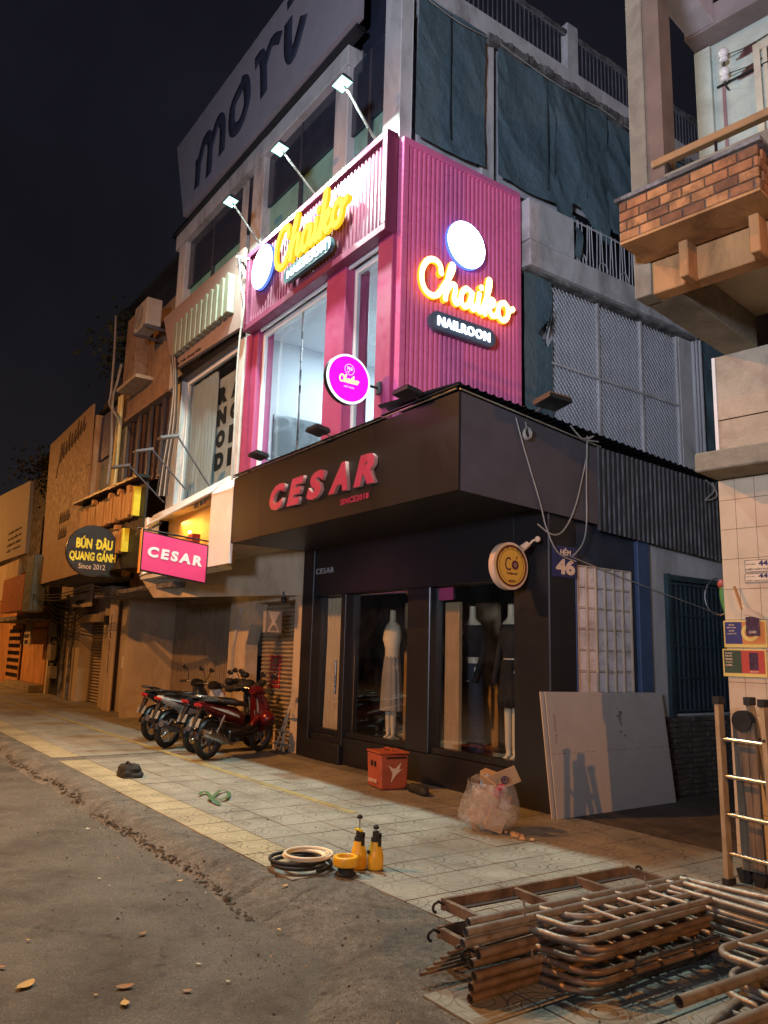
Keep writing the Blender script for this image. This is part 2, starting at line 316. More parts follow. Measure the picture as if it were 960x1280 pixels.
TS = .4; proto = MB().box(.004, .004, -.03, TS-.004, TS-.004, 0).bevel(.003).mesh('tile', M['tile'])
protoy = MB().box(.004, .004, -.03, TS-.004, TS-.004, 0).bevel(.003).mesh('tile', M['tiley'])
tc_ = 0
for j in range(-1, 9):
    for i in range(-36, 3):
        x, y = i*TS, 2.95+j*TS
        if (x < -12.3 if j < 8 else x < -9) or (-5.6 < x < -3.3 and j == 0) or (j < 0 and x < -3.3): continue
        if tc_ >= 298 or (x > -1.3) : continue
        z = .004 + .0035*ns(V((i*1.7, j*2.3, 0))); o = link('tile', protoy if (j == 0 and x < -5.9) else proto, sw); o.location = (x, y, z+.002)
        o.rotation_euler = (R(.22)*ns(V((i*3.1, j, 5))), R(.22)*ns(V((i, j*3.1, 9))), 0); tc_ += 1
g = MB(); g.box(-40, 2.95, -.02, -12.4, 3.35, .003); g.build('tile_sheet_yellow', M['tileys'], sw)['kind'] = 'stuff'
g = MB(); g.box(-40, 3.35, -.02, -12.4, 6.5, .003); g.box(-40, 6.5, -.02, -12.4, 8.6, .002); g.box(-12.4, 6.55, -.02, -5.9, 6.6, .002); g.box(-1.2, 3.35, -.02, 6, 6.5, .003); o = g.build('tile_sheet', M['tilesheet'], sw); o['kind'] = 'stuff'
g = MB(); grid(g, -5.95, -3.9, 6.55, 26, 20, 160, lambda x, y: .004 + .006*ns(V((x*2, y*2, 0)))); struct('alley_floor', g, concrete_rough('alley_concrete', (.075,.06,.05), (.16,.135,.11), 1.))
g = MB()
for k in range(64): g.box(-30+k*.36, 4.60, .0, -30+k*.36+.352, 4.69, .0115)
g.build('yellow_strip', M['yline'], sw)
# ================================================================== CORNER BUILDING
FY = 5.25; SX = -7.33
B = thing('corner_building', 'three storey corner building with black shopfront below and pink clad salon floor above', 'building', (-8.6, 6.5, 0))
def part(name, m, parent=None, **kw):
    class _C:
        def __enter__(s): s.mb = MB(); return s.mb
        def __exit__(s, *a): s.o = s.mb.build(name, m, parent if parent is not None else B, **kw)
    return _C()
def pbox(name, m, *b, parent=None, bev=0, **kw):
    mb = MB().box(*b)
    return mb.build(name, m, parent if parent is not None else B, bev=bev, **kw)
# ground floor shopfront
K = M['black']
pbox('pillar', K, -11.35, 6.40, 0, -11.0, 6.75, 3.30, bev=.01)
pbox('pillar', K, -8.53, 6.45, .38, -8.05, 6.7, 2.5, bev=.01)
pbox('corner_pillar', K, -6.48, 6.42, 0, -5.93, 6.85, 3.3, bev=.012)
pbox('plinth', K, -11.0, 6.46, 0, -6.48, 6.72, .38, bev=.012)
pbox('lintel', K, -11.0, 6.44, 2.5, -6.48, 6.72, 3.3, bev=.01)
pbox('door_frame', K, -10.19, 6.43, .27, -10.06, 6.62, 2.5, bev=.006)
pbox('window_frame', K, -11.0, 6.50, .385, -6.48, 6.60, .46, bev=.004)
pbox('door_sill', K, -11.0, 6.38, .0, -10.05, 6.459, .28, bev=.008)
for x0, x1, nm in ((-11.0, -10.19, 'door_pane'), (-10.06, -8.53, 'window_pane'), (-8.05, -6.48, 'window_pane')):
    pbox(nm, M['glass'], x0, 6.56, .39, x1, 6.57, 2.5)
pbox('door_handle', M['chrome'], -10.30, 6.42, 1.0, -10.27, 6.45, 1.5, bev=.004)
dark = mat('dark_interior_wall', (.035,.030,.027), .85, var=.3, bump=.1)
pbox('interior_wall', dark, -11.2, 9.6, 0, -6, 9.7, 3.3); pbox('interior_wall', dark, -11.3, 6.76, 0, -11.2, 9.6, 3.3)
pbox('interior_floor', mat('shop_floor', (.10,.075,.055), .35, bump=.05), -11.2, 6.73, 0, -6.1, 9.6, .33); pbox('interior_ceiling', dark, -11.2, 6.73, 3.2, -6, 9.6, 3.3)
curt = mat('beige_curtain', (.62,.50,.33), .85, var=.08, bump=.15, bs=120)
def curtain(x0, x1, y, z0, z1, m, parent=B, amp=.035, fold=.11, name='curtain', nx=None):
    mb = MB(); nx = nx or int(abs(x1-x0)/.02); nz = 10; vs = []
    for j in range(nz+1):
        for i in range(nx+1):
            x = x0+(x1-x0)*i/nx; z = z0+(z1-z0)*j/nz
            vs.append((x, y+amp*math.sin(x/fold*6.28 + .5*math.sin(z*2.+x)) + .02*ns(V((x*3, z*1.2, 4))), z))
    mb.add(vs, [(j*(nx+1)+i, j*(nx+1)+i+1, (j+1)*(nx+1)+i+1, (j+1)*(nx+1)+i) for j in range(nz) for i in range(nx)], 0, True)
    return mb.build(name, m, parent)
curtain(-10.95, -10.2, 6.68, .34, 2.48, curt)
pbox('display_panel', mat('plywood_display', (.40,.29,.17), .7, stretch=(6,1,1)), -9.98, 7.5, .33, -9.35, 7.56, 2.42)
pbox('display_panel', bpy.data.materials['plywood_display'], -9.1, 8.2, .33, -8.6, 8.26, 2.42)
pbox('display_panel', bpy.data.materials['plywood_display'], -8.0, 6.68, .40, -7.72, 6.73, 2.3)
pbox('pink_sticker', M['pinkdark'], -7.98, 6.545, 2.32, -7.7, 6.559, 2.48)
# side annex wall, alley side
AX = -5.98
pbox('annex_wall', mat('dark_blue_wall', (.022,.028,.045), .5, var=.3, dirt=(.05,.05,.06), bump=.15), -6.1, 6.85, 0, AX, 7.98, 3.3)
pbox('blue_post', mat('blue_paint', (.045,.075,.15), .5, var=.2), -6.1, 7.98, 0, AX+.05, 8.22, 3.2, bev=.01)
pbox('annex_wall', M['greywhite'], -6.1, 8.22, .95, AX, 14, 3.05)
with part('annex_wall_base', M['grime']) as g: g.box(-6.1, 8.22, 0, AX-.01, 14, .95)
# brick base stones of the alley wall
bk = mat('dark_old_brick', (.07,.055,.045), .9, var=.5, vs_=6, dirt=(.02,.02,.02), dscale=3, bump=.6, bs=30, bd=.01)
bkm = [MB().box(0, 0, 0, .03, .19, .055).bevel(.006).mesh('brick', bk), MB().box(0, 0, 0, .022, .19, .05).bevel(.008).mesh('brick', bk)]
n_ = 0
for r_ in range(15):
    for c_ in range(11):
        y = 8.24 + c_*.2 + (.1 if r_ % 2 else 0)
        o = link('brick', bkm[(r_+c_) % 2], B); o.location = (AX-.01, y, .01+r_*.062); n_ += 1
# grid window on alley wall
wf = mat('dusty_window_frame', (.50,.40,.30), .6, var=.2, bump=.2); wp = mat('frosted_window_panel', (.60,.56,.58), .5, var=.12, dirt=(.16,.13,.12), dscale=4, damt=.6, bump=.1)
y0, y1, z0, z1 = 6.90, 7.86, 1.0, 2.66
G = MB().box(AX-.02, y0, z0, AX+.004, y1, z1).build('grid_window', M['darkgrey'], B)
ncol, nrow = 6, 7
for i in range(ncol):
    for j in range(nrow):
        a = y0+(y1-y0)*i/ncol; b = z0+(z1-z0)*j/nrow
        o = MB().box(AX+.004, a+.012, b+.012, AX+.010, a+(y1-y0)/ncol-.012, b+(z1-z0)/nrow-.012).build('pane', wp, G)
for i in range(ncol+1): a = y0+(y1-y0)*i/ncol; MB().box(AX+.004, a-.009, z0, AX+.035, a+.009, z1).build('window_bar', wf, G)
for j in range(nrow+1): b = z0+(z1-z0)*j/nrow; MB().box(AX+.011, y0, b-.007, AX+.028, y1, b+.007).build('window_bar', wf, G)
pbox('window_trim', mat('blue_trim', (.05,.09,.22), .3, var=.1), AX, 6.862, .3, AX+.04, 6.89, 2.75, bev=.004)
# barred dark window further along
gb = mat('teal_window_grille', (.03,.055,.065), .5, .2, var=.3)
G = MB().box(AX, 8.62, .98, AX+.012, 9.95, 2.62).build('barred_window', mat('dark_shutter_blue', (.018,.028,.04), .5, bump=.1), B)
for i in range(14): a = 8.66+i*.098; MB().box(AX+.03, a-.008, 1.0, AX+.045, a+.008, 2.6).build('window_bar', gb, G)
for j in range(5): b = 1.02+j*.39; MB().box(AX+.045, 8.64, b-.012, AX+.058, 9.94, b+.012).build('window_bar', gb, G)
MB().box(AX, 8.56, .95, AX+.06, 8.62, 2.7).build('window_frame', gb, G); MB().box(AX, 8.62, 2.62, AX+.06, 9.95, 2.69).build('window_frame', gb, G)
# canopy box
CY = 5.05; CXa, CXb = -11.32, -5.87
segs = [CXa, -10.35, -8.9, -7.4, CXb]
with part('fascia_front', M['blackbox']) as g:
    for a, b in zip(segs[:-1], segs[1:]): g.box(a+.002, CY, 3.26, b-.002, CY+.03, 4.30)
with part('fascia_side', M['darkgrey']) as g:
    g.hexa([(CXb-.03, CY+.03, 3.26), (CXb, CY+.03, 3.26), (CXb, 7.2, 3.155), (CXb-.03, 7.2, 3.155)], [(CXb-.03, CY+.03, 4.30), (CXb, CY+.03, 4.30), (CXb, 7.2, 4.07), (CXb-.03, 7.2, 4.07)])
with part('fascia_side', M['black']) as g: g.box(CXa, CY+.03, 3.26, CXa+.03, 6.4, 4.3)
with part('soffit', M['black']) as g: g.box(CXa+.03, CY+.03, 3.262, CXb-.03, 6.44, 3.29); g.box(-6.45, 6.45, 3.302, CXb-.03, 9.6, 3.32)
with part('edge_trim', M['chrome']) as g:
    g.tube([(CXa, CY-.01, 4.315), (CXb-.03, CY-.01, 4.335)], .013, 6); g.tube([(CXb+.012, CY, 4.325), (CXb+.012, 7.25, 4.09)], .013, 6)
rv = MB(); n = 120  # corrugated canopy roof sheet, ribs run out over the edge
for i in range(n):
    a, b = 5.02+(9.75-5.02)*i/n, 5.02+(9.75-5.02)*(i+1)/n; za, zb = [4.37-.068*(q-5.05)+(.014 if (k % 3) == 0 else -.008) for q, k in ((a, i), (b, i+1))]
    rv.add([(CXb+.05, a, za), (CXb+.05, b, zb), (SX+.02, b, zb+.12), (SX+.02, a, za+.12)], [(0,1,2,3)])
    rv.add([(CXb+.05, a, za-.006), (CXb+.05, b, zb-.006), (SX+.02, b, zb+.114), (SX+.02, a, za+.114)], [(3,2,1,0)])
rv.box(CXa, CY-.04, 4.335, SX+.1, 5.3, 4.345)
rv.box(SX+.1, CY-.04, 4.355, CXb+.03, 5.08, 4.362)
rv.build('canopy_roof', M['black'], B)
rv = MB(); n = 84
prof = [(0, 0), (.25, 0), (.4, .022), (.85, .022)]
ys = []
for i in range(29):
    for t, d in prof: ys.append((7.18+(i+t)*.09, d))
for (a, da), (b, db) in zip(ys[:-1], ys[1:]):
    f0 = (a-7.18)/2.6; f1 = (b-7.18)/2.6
    rv.add([(CXb-.01+da, a, 3.09-.15*f0), (CXb-.01+db, b, 3.09-.15*f1), (CXb-.01+db, b, 4.09-.09*f1), (CXb-.01+da, a, 4.09-.09*f0)], [(0,1,2,3)])
    rv.add([(CXb-.016+da, a, 3.09-.15*f0), (CXb-.016+db, b, 3.09-.15*f1), (CXb-.016+db, b, 4.09-.09*f1), (CXb-.016+da, a, 4.09-.09*f0)], [(3,2,1,0)])
rv.build('corrugated_apron', M['corr'], B)
for p in ((451,684), (537,668), (647,650)):
    q = PZ(*p, 3.258); mb = MB(); mb.box(q.x-.085, q.y-.085, 3.25, q.x+.085, q.y+.085, 3.259); d = mb.build('downlight', M['white'], B)
    MB().cyl((q.x, q.y, 3.243), (q.x, q.y, 3.25), .05, n=14).build('lens', mat('unlit_lens', (.3,.3,.28), .3) if 'unlit_lens' not in bpy.data.materials else bpy.data.materials['unlit_lens'], d)
# upper salon storey
PD = M['pinkdark']
pbox('wall_post', PD, -11.62, FY, 4.3, -11.18, FY+.3, 6.85, bev=.01)
pbox('wall_post', PD, -8.92, FY-.05, 4.3, -8.42, FY+.35, 6.85, bev=.01)
pbox('wall_post', PD, -7.66, FY-.05, 4.3, -7.34, FY+.35, 6.85, bev=.01)
for x0, x1 in ((-11.18, -8.92), (-8.42, -7.66)):
    fr = MB(); t_ = .05
    fr.box(x0, FY+.1, 4.35, x0+t_, FY+.16, 6.8); fr.box(x1-t_, FY+.1, 4.35, x1, FY+.16, 6.8); fr.box(x0+t_, FY+.1, 6.72, x1-t_, FY+.16, 6.8); fr.box(x0+t_, FY+.1, 4.35, x1-t_, FY+.16, 4.5)
    F = fr.build('window', M['white'], B); MB().box(x0+t_, FY+.125, 4.5, x1-t_, FY+.135, 6.72).build('pane', M['glassup'], F)
    if x1-x0 > 1.5: MB().box((x0+x1)/2-.012+.15, FY+.12, 4.5, (x0+x1)/2+.012+.15, FY+.14, 6.72).build('sash', M['chrome'], F)
iw = mat('salon_wall_white', (.62,.68,.72), .6, var=.03, bump=.05)
pbox('interior_wall', iw, -11.5, 9.0, 4.35, -7.45, 9.1, 7.0); pbox('interior_wall', iw, -11.56, FY+.3, 4.35, -11.46, 9.0, 7.0); pbox('interior_wall', iw, -7.5, FY+.35, 4.35, -7.4, 9.0, 7.0)
pbox('interior_ceiling', iw, -11.46, FY+.16, 6.86, -7.5, 9.0, 6.95); pbox('interior_floor', M['white'], -11.56, FY+.05, 4.3, -7.4, 9.0, 4.345)
pbox('mirror_panel', mat('dark_mirror', (.34,.39,.41), .12, .6, var=.05, bump=0), -11.45, FY+.5, 4.4, -11.43, 8.0, 5.55)
pbox('mirror_trim', M['white'], -11.45, 8.0, 4.4, -11.40, 8.12, 6.8)
salon_l = light('salon_ceiling_light', 'AREA', (-9.4, 7.1, 6.82), 250, (.80,.93,1.0), 2.2, 1.6, aim=(-9.4, 7.1, 4))
for q in ((-10.4, 6.4), (-9.2, 7.6), (-10.2, 7.4)):
    MB().cyl((q[0], q[1], 6.80), (q[0], q[1], 6.86), .07, n=14).build('downlight', emis('lit_downlight', (.9,.97,1), 12) if 'lit_downlight' not in bpy.data.materials else bpy.data.materials['lit_downlight'], B)
# third storey front: posts, beam, dark windows with mint-tinted panels low down
OW = M['oldwhite']
pbox('post', OW, -7.72, FY, 8.15, -7.34, FY+.2, 12.6, bev=.012)
pbox('post', OW, -9.02, FY+.02, 8.15, -8.66, FY+.3, 10.15, bev=.012)
pbox('post', OW, -11.72, FY, 4.3, -11.64, FY+.35, 8.2); pbox('post', OW, -11.75, FY, 8.2, -11.32, FY+.3, 10.1, bev=.012)
pbox('post', OW, -15.35, FY, 6.9, -14.95, FY+.3, 10.1, bev=.012); pbox('post', OW, -12.4, FY+.1, 8.2, -12.12, FY+.3, 10.1)
pbox('beam', OW, -11.3, FY-.03, 10.10, -8.62, FY+.3, 10.42, bev=.012); pbox('beam', OW, -15.5, FY-.03, 10.10, -11.3, FY+.3, 10.42)
pbox('gutter', M['black'], -15.6, FY-.1, 10.42, -8.3, FY+.05, 10.50)
pane3 = mat('upper_mint_spill_panel', (.17,.38,.33), .75, var=.12, dirt=(.08,.1,.11), dscale=1, bump=.15)  # mint of the floodlight spill is put into the panel colour
for x0, x1 in ((-14.95, -12.4), (-12.12, -11.75), (-11.32, -9.02), (-8.66, -7.72)):
    fr = MB().box(x0, FY+.16, 8.1, x1, FY+.2, 10.1).build('window', pane3, B)
    MB().box(x0, FY+.10, 8.95+.3*random.random(), x1, FY+.13, 10.1).build('pane', M['glassdk'], fr)
    MB().box((x0+x1)/2-.02, FY+.09, 8.1, (x0+x1)/2+.02, FY+.15, 10.1).build('frame', M['darkgrey'], fr)
    MB().box(x0, FY+.16, 4.3 if 0 else 7.0, x1, FY+.24, 8.1).build('wall', M['greywhite'], fr)
pbox('upper_wall', M['greywhite'], -15.4, FY+.3, 6.9, -11.8, FY+.5, 12.4); pbox('upper_wall', M['greywhite'], -15.4, FY+.3, 10.2, -7.4, FY+.6, 12.6)
pbox('back_wall', M['greywhite'], -15.4, 13.8, 4.3, -7.4, 14, 12.0); pbox('left_wall', M['greywhite'], -15.5, FY+.5, 4.3, -15.4, 14, 12.6)
pbox('window', M['glassdk'], -8.62, FY+.22, 10.2, -7.72, FY+.28, 12.6)
# alley side wall
pbox('side_wall', M['greywhite'], -7.5, 5.6, 3.3, SX-.06, 14, 10.4)
pbox('side_pier', OW, -7.5, FY+.2, 8.15, SX, 5.44, 10.4, bev=.01); pbox('side_pier', OW, -7.5, 6.66, 8.15, SX+.02, 6.9, 10.4, bev=.01)
with part('roof_slab', M['oldwhite']) as g: g.box(-7.5, 5.2, 10.40, SX+.08, 14, 10.72)
with part('crumbling_edge', M['grime']) as g:   # blackened broken concrete below the slab
    for i in range(150):
        y = 6.7+i*.045; t = .03+.07*abs(ns(V((y*2.2, 0, 3))))+.03*random.random(); h = .06+.16*abs(ns(V((y*1.3, 7, 0))))
        g.box(SX+.02, y, 10.40-h, SX+.08+t, y+.05, 10.40+.10*abs(ns(V((y*3, 1, 9)))))
with part('roof_parapet_post', OW) as g: g.box(-7.45, 8.48, 10.72, SX+.03, 8.72, 11.62)
with part('roof_parapet_post', OW) as g: g.box(-7.45, 11.0, 10.72, SX+.03, 11.2, 11.5)
rl = mat('old_iron_railing', (.15,.15,.17), .7, .3, var=.4, bump=.3)
RL = thing('roof_railing', 'old iron railing running along the roof edge above the torn tarpaulins', 'railing', (SX, 5.3, 10.72), world=True)
for z in (10.8, 11.42): MB().tube([(SX-.02, 5.3, z), (SX-.02, 13.8, z)], .02, 6).build('rail', rl, RL)
for i in range(90):
    y = 5.4+i*.094
    if 8.4 < y < 8.8: continue
    MB().box(SX-.027, y-.007, 10.73, SX-.013, y+.007, 11.42).build('baluster', rl, RL)
g = MB()
for i in range(190):
    y = 5.35+i*.045; g.box(SX-.06, y, 11.42, SX+.02, y+.05, 11.46+.06*abs(ns(V((y*3, 0, 1))))+.02*random.random())
g.build('crumbling_coping', M['grime'], RL)
# middle ledge, balcony upstand
pbox('ledge', OW, -7.45, 7.4, 7.02, SX+.22, 11.5, 7.40, bev=.01); pbox('upstand', OW, -7.45, 7.4, 7.42, SX+.2, 8.35, 8.05, bev=.01)
pbox('ledge_drip', M['grime'], -7.45, 7.4, 6.97, SX+.14, 11.4, 7.02)
pbox('balcony_recess', M['black'], SX-.058, 8.35, 7.40, SX-.05, 10.4, 8.4)
for i in range(22):
    y = 8.42+i*.078; a = math.sin(i*1.9)*.035
    MB().tube([(SX+.10, y, 7.42), (SX+.10, y+a, 8.15)], .009, 4).build('baluster', M['greywhite'], B)
for k in range(3): MB().tube([(SX+.12, 8.6+k*.5+.1*math.cos(t*.52), 7.52+.1*math.sin(t*.52)) for t in range(12)], .009, 5, closed=True).build('railing_ring', M['greywhite'], B)
MB().tube([(SX+.10, 8.4, 8.12), (SX+.10, 10.1, 8.12)], .014, 6).build('rail', M['greywhite'], B)
# mesh window
blu = mat('pale_plastic_sheet', (.32,.345,.38), .6, var=.10, dirt=(.25,.25,.30), dscale=1.2, damt=.35, bump=.2, bs=12)
msh = mat('galvanised_mesh', (.60,.62,.66), .5, .1, var=.1, bump=0)
MWy = [7.97, 9.02, 10.06, 11.02]
for i in range(3):
    a, b = MWy[i]+.02, MWy[i+1]-.02; mb = MB()
    vs = []; nx = 40
    for k in range(nx+1): y = a+(b-a)*k/nx; vs += [(SX+.01+.003*math.sin(y*40), y, 4.1), (SX+.01+.003*math.sin(y*40+.4), y, 6.86)]
    mb.add(vs, [(2*k, 2*k+2, 2*k+3, 2*k+1) for k in range(nx)], 0, True)
    Pn = mb.build('mesh_panel', blu, B)
    wm = MB(); s_ = .082; z0_, z1_ = 4.1, 6.94
    for sgn in (1, -1):
        k = -int(3.2/s_)
        while k < int(4.2/s_):
            # line z - z0 = sgn*1.15*(y - y0)
            c0 = a + k*s_ if sgn > 0 else a + k*s_
            pts = []
            ya = max(a, min(b, c0)); yb = max(a, min(b, c0+(z1_-z0_)/1.15))
            za = z0_+(ya-c0)*1.15; zb = z0_+(yb-c0)*1.15
            if yb-ya > .02:
                if sgn < 0: ya, yb = a+b-ya, a+b-yb
                x = SX+.035+(.006 if sgn > 0 else 0)
                wm.add([(x, ya, za-.009), (x, yb, zb-.009), (x+.006, yb, zb+.009), (x+.006, ya, za+.009)], [(0,1,2,3)])
            k += 1
    o = wm.build('wire_mesh', msh, Pn); o['kind'] = 'stuff'
for i, y in enumerate(MWy): pbox('mullion', OW, SX, y-.022, 4.05, SX+.06, y+.022, 6.96)
pbox('transom', OW, SX+.062, 7.97, 5.73, SX+.075, 11.02, 5.765)
pbox('end_pier', OW, -7.5, 11.06, 4.0, SX+.06, 11.42, 7.0, bev=.01)
for y in (11.46, 11.55, 11.66): MB().tube([(SX+.06, y, 4.6), (SX+.06, y, 7.3)], .038, 8).build('drain_pipe', M['greywhite'], B)
# tarpaulins
tarp = mat('teal_tarpaulin', (.085,.135,.155), .55, var=.12, vs_=1.2, dirt=(.10,.14,.15), dscale=1.1, damt=.4, bump=.8, bs=3.5, bd=.06, spec=.4)
def drape(y0, y1, z0, z1, name='tarpaulin', seed=0, amp=.05, x=SX+.045, cut=None, parent=None, diag=1.2):
    nx, nz = 60, 60; vs = []; fs = []
    for j in range(nz+1):
        for i in range(nx+1):
            y = y0+(y1-y0)*i/nx; z = z0+(z1-z0)*j/nz
            q = V((y*.9+z*diag*.55+seed, z*.30-y*.25, seed)); d = amp*(ns(q*1.1)*1.2 + .5*(1-2*abs(ns(q*2.3))) + .18*ns(q*5))
            sag = .02*math.sin(3.14*i/nx)
            vs.append((x+.03+d, y, z - sag))
    for j in range(nz):
        for i in range(nx):
            y = y0+(y1-y0)*(i+.5)/nx; z = z0+(z1-z0)*(j+.5)/nz
            if cut and cut(y, z): continue
            fs.append((j*(nx+1)+i, j*(nx+1)+i+1, (j+1)*(nx+1)+i+1, (j+1)*(nx+1)+i))
    me = MB().add(vs, fs, 0, True); return me.build(name, tarp, parent or B)
drape(5.46, 6.66, 8.26, 10.38, seed=3, amp=.03)
drape(6.92, 8.1, 8.26, 10.30, seed=11, amp=.05)
drape(8.08, 9.3, 8.0, 10.30, seed=19, amp=.07, cut=lambda y, z: z < 8.22+.22*math.sin((y-8.1)*4) and y > 8.45, x=SX+.05)
drape(9.28, 11.8, 7.45, 10.25, seed=27, amp=.07, cut=lambda y, z: z < 8.3-.4*(y-9.3) and y < 10.1)
drape(7.42, 7.98, 4.2, 7.0, seed=31, amp=.02, cut=lambda y, z: abs(z-6.15)+1.2*abs(y-7.86) < .2)
mb = MB(); mb.add([(SX+.10, 7.80, 6.0), (SX+.24, 7.70, 6.15), (SX+.20, 7.88, 6.62), (SX+.09, 7.92, 6.3)], [(0,1,2),(0,2,3)]); mb.build('torn_flap', tarp, B)
mb = MB()
for k in range(10):
    t = k/9; mb.add([(SX+.14+.1*math.sin(t*5), 8.40-.05*math.sin(t*6), 7.5+.75*t), (SX+.14+.1*math.sin(t*5), 8.55-.05*math.sin(t*6), 7.5+.75*t)], [])
mb.add([], [tuple(q-len(mb.v) for q in (2*k, 2*k+1, 2*k+3, 2*k+2)) for k in range(9)], 0, True); mb.build('torn_flap', tarp, B)
drape(11.7, 14, 4.0, 10.25, seed=40, amp=.05, x=SX-.02)
for y, z0_, z1_ in ((7.9, 8.4, 10.28), (8.75, 8.6, 10.25), (9.9, 8.2, 10.2), (6.0, 8.4, 10.3)): MB().tube([(SX+.115+.02*ns(V((y, z0_+k*.2, 3))), y+.012*ns(V((k*.4, y, 1))), z0_+(z1_-z0_)*k/9) for k in range(10)], .010, 5).build('tarpaulin_seam', mat('dark_seam', (.02,.035,.045), .8) if 'dark_seam' not in bpy.data.materials else bpy.data.materials['dark_seam'], B)
for y0_, y1_ in ((5.46, 6.66), (6.92, 9.0), (9.0, 11.6)): MB().tube(spline3_([(SX+.12, y0_, 10.33), (SX+.15, (y0_+y1_)/2, 10.22), (SX+.12, y1_, 10.30)]), .008, 5).build('tie_rope', M['wire'], B)
# ------------------------------------------------------------------ pink signs (corrugated with frame)
def corrugated(mb, o, u, v, w_, W, H, pitch=.085, depth=.022):
    o, u, v, w_ = map(V, (o, u, v, w_)); n = int(W/pitch); pr = [(0, 0), (.3, 0), (.45, 1), (.85, 1)]; pts = []
    for i in range(n):
        for t, d in pr: pts.append(((i+t)*W/n, d*depth))
    pts.append((W, 0))
    for (a, da), (b, db) in zip(pts[:-1], pts[1:]):
        mb.add([o+u*a+w_*da, o+u*b+w_*db, o+u*b+w_*db+v*H, o+u*a+w_*da+v*H], [(0,1,2,3)])
S1 = thing('shop_sign', 'long pink corrugated sign box over the salon windows facing the street', 'sign', (-9.4, 5.1, 6.82))
x0, x1, z0, z1, yf = -11.38, -7.32, 6.80, 8.20, 5.06
mb = MB(); corrugated(mb, (x0+.1, yf+.07, z0+.1), (1,0,0), (0,0,1), (0,-1,0), x1-x0-.2, z1-z0-.2); mb.build('corrugated_panel', M['pink_dimmed'], S1)
for b in ((x0, z0, x1, z0+.1), (x0, z1-.1, x1, z1), (x0, z0+.1, x0+.1, z1-.1), (x1-.1, z0+.1, x1, z1-.1)): MB().box(b[0], yf, b[1], b[2], yf+.18, b[3]).build('frame_bar', M['pink_dimmed'], S1, bev=.006)
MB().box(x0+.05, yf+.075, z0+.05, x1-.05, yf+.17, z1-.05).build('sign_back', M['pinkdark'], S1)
MB().box(x0+.3, yf+.185, z0-.035, x1-.3, yf+.215, z0+.02).build('trim_strip', M['white'], S1)
S2 = thing('shop_sign', 'tall pink corrugated sign panel wrapping the corner on the alley side', 'sign', (SX, 6.3, 4.3))
y0, y1, z0, z1, xf = 5.26, 7.34, 4.35, 8.13, SX+.10
mb = MB(); corrugated(mb, (xf-.04, y0+.09, z0+.06), (0,1,0), (0,0,1), (1,0,0), y1-y0-.18, z1-z0-.15, .075, .02); mb.build('corrugated_panel', M['pink'], S2)
for b in ((y0, z1-.09, y1, z1), (y0, z0, y0+.09, z1-.09), (y1-.09, z0, y1, z1-.09), (y0+.09, z0, y1-.09, z0+.06)): MB().box(xf-.12, b[0], b[1], xf, b[2], b[3]).build('frame_bar', M['pink'], S2, bev=.006)
MB().box(xf-.11, y0+.04, z0+.04, xf-.045, y1-.04, z1-.04).build('sign_back', M['pinkdark'], S2)
# script lettering
STR = {
 'C': [[(1.15,1.30),(1.10,1.62),(.85,1.80),(.45,1.70),(.15,1.25),(.08,.75),(.25,.30),(.60,.12),(.98,.25),(1.32,.75)]],
 'h': [[(1.32,.75),(1.68,1.35),(1.85,1.80),(1.74,1.85),(1.55,1.2),(1.40,.18)],[(1.44,.45),(1.68,.90),(1.92,.98),(1.98,.75),(1.90,.32),(2.05,.15),(2.3,.45)]],
 'a': [[(2.95,.90),(2.62,1.02),(2.35,.72),(2.32,.32),(2.52,.14),(2.78,.35),(2.95,.90),(2.90,.35),(3.03,.15),(3.25,.42)]],
 'i': [[(3.38,.98),(3.30,.40),(3.42,.15),(3.66,.5)],[(3.50,1.32),(3.515,1.34)]],
 'k': [[(3.66,.5),(3.98,1.35),(4.05,1.82),(3.95,1.80),(3.85,1.1),(3.72,.15)],[(3.80,.55),(4.15,.95),(4.30,.80),(4.02,.52),(4.14,.2),(4.4,.25),(4.55,.45)]],
 'o': [[(4.95,1.02),(4.68,.88),(4.55,.48),(4.70,.18),(5.0,.20),(5.18,.52),(5.12,.90),(4.95,1.02)],[(5.12,.90),(5.25,.74),(5.48,.86)]]}
def spline(p, n=7):
    if len(p) < 3: return p
    out = []; P_ = [p[0]]+list(p)+[p[-1]]
    for i in range(1, len(P_)-2):
        a, b, c, d = [V((*q, 0)) for q in P_[i-1:i+3]]
        for k in range(n):
            t = k/n; q = .5*((2*b)+(c-a)*t+(2*a-5*b+4*c-d)*t*t+(3*b-a-3*c+d)*t**3); out.append((q.x, q.y))
    return out+[p[-1]]
def script(parent, o, u, v, W, rad, depth, body, face, rise=0.):
    """monoline script word laid on plane (o,u,v); W is total width"""
    u, v = V(u).normalized(), V(v).normalized(); n = u.cross(v); s = W/5.5; v2 = v + u*0.0; u2 = u + v*rise
    for nm, st in STR.items():
        mb = MB(); mf = MB()
        for line in st:
            pts = spline(line) if len(line) > 2 else line
            P3 = [V(o)+u2*(x*s)+v2*(y*s)+n*(depth/2) for x, y in pts]
            mb.tube(P3, rad*s, 10, flat=(n, depth/2)); 
            for q in (P3[0], P3[-1]): mb.cyl(q-n*depth/2, q+n*depth*.4, rad*s, n=14)
            P4 = [p+n*(depth*.5) for p in P3]; mf.tube(P4, rad*s*.80, 8, flat=(n, depth*.14))
            for q in (P4[0], P4[-1]): mf.cyl(q-n*.001, q+n*depth*.1, rad*s*.80, n=14)
        L = mb.build('letter', body, parent); mf.build('letter_face', face, L)
ybody = emis('yellow_letter_rim', (1.0,.42,.02), 1.6); yface = emis('yellow_letter_face', (1.0,.78,.30), 5.0)
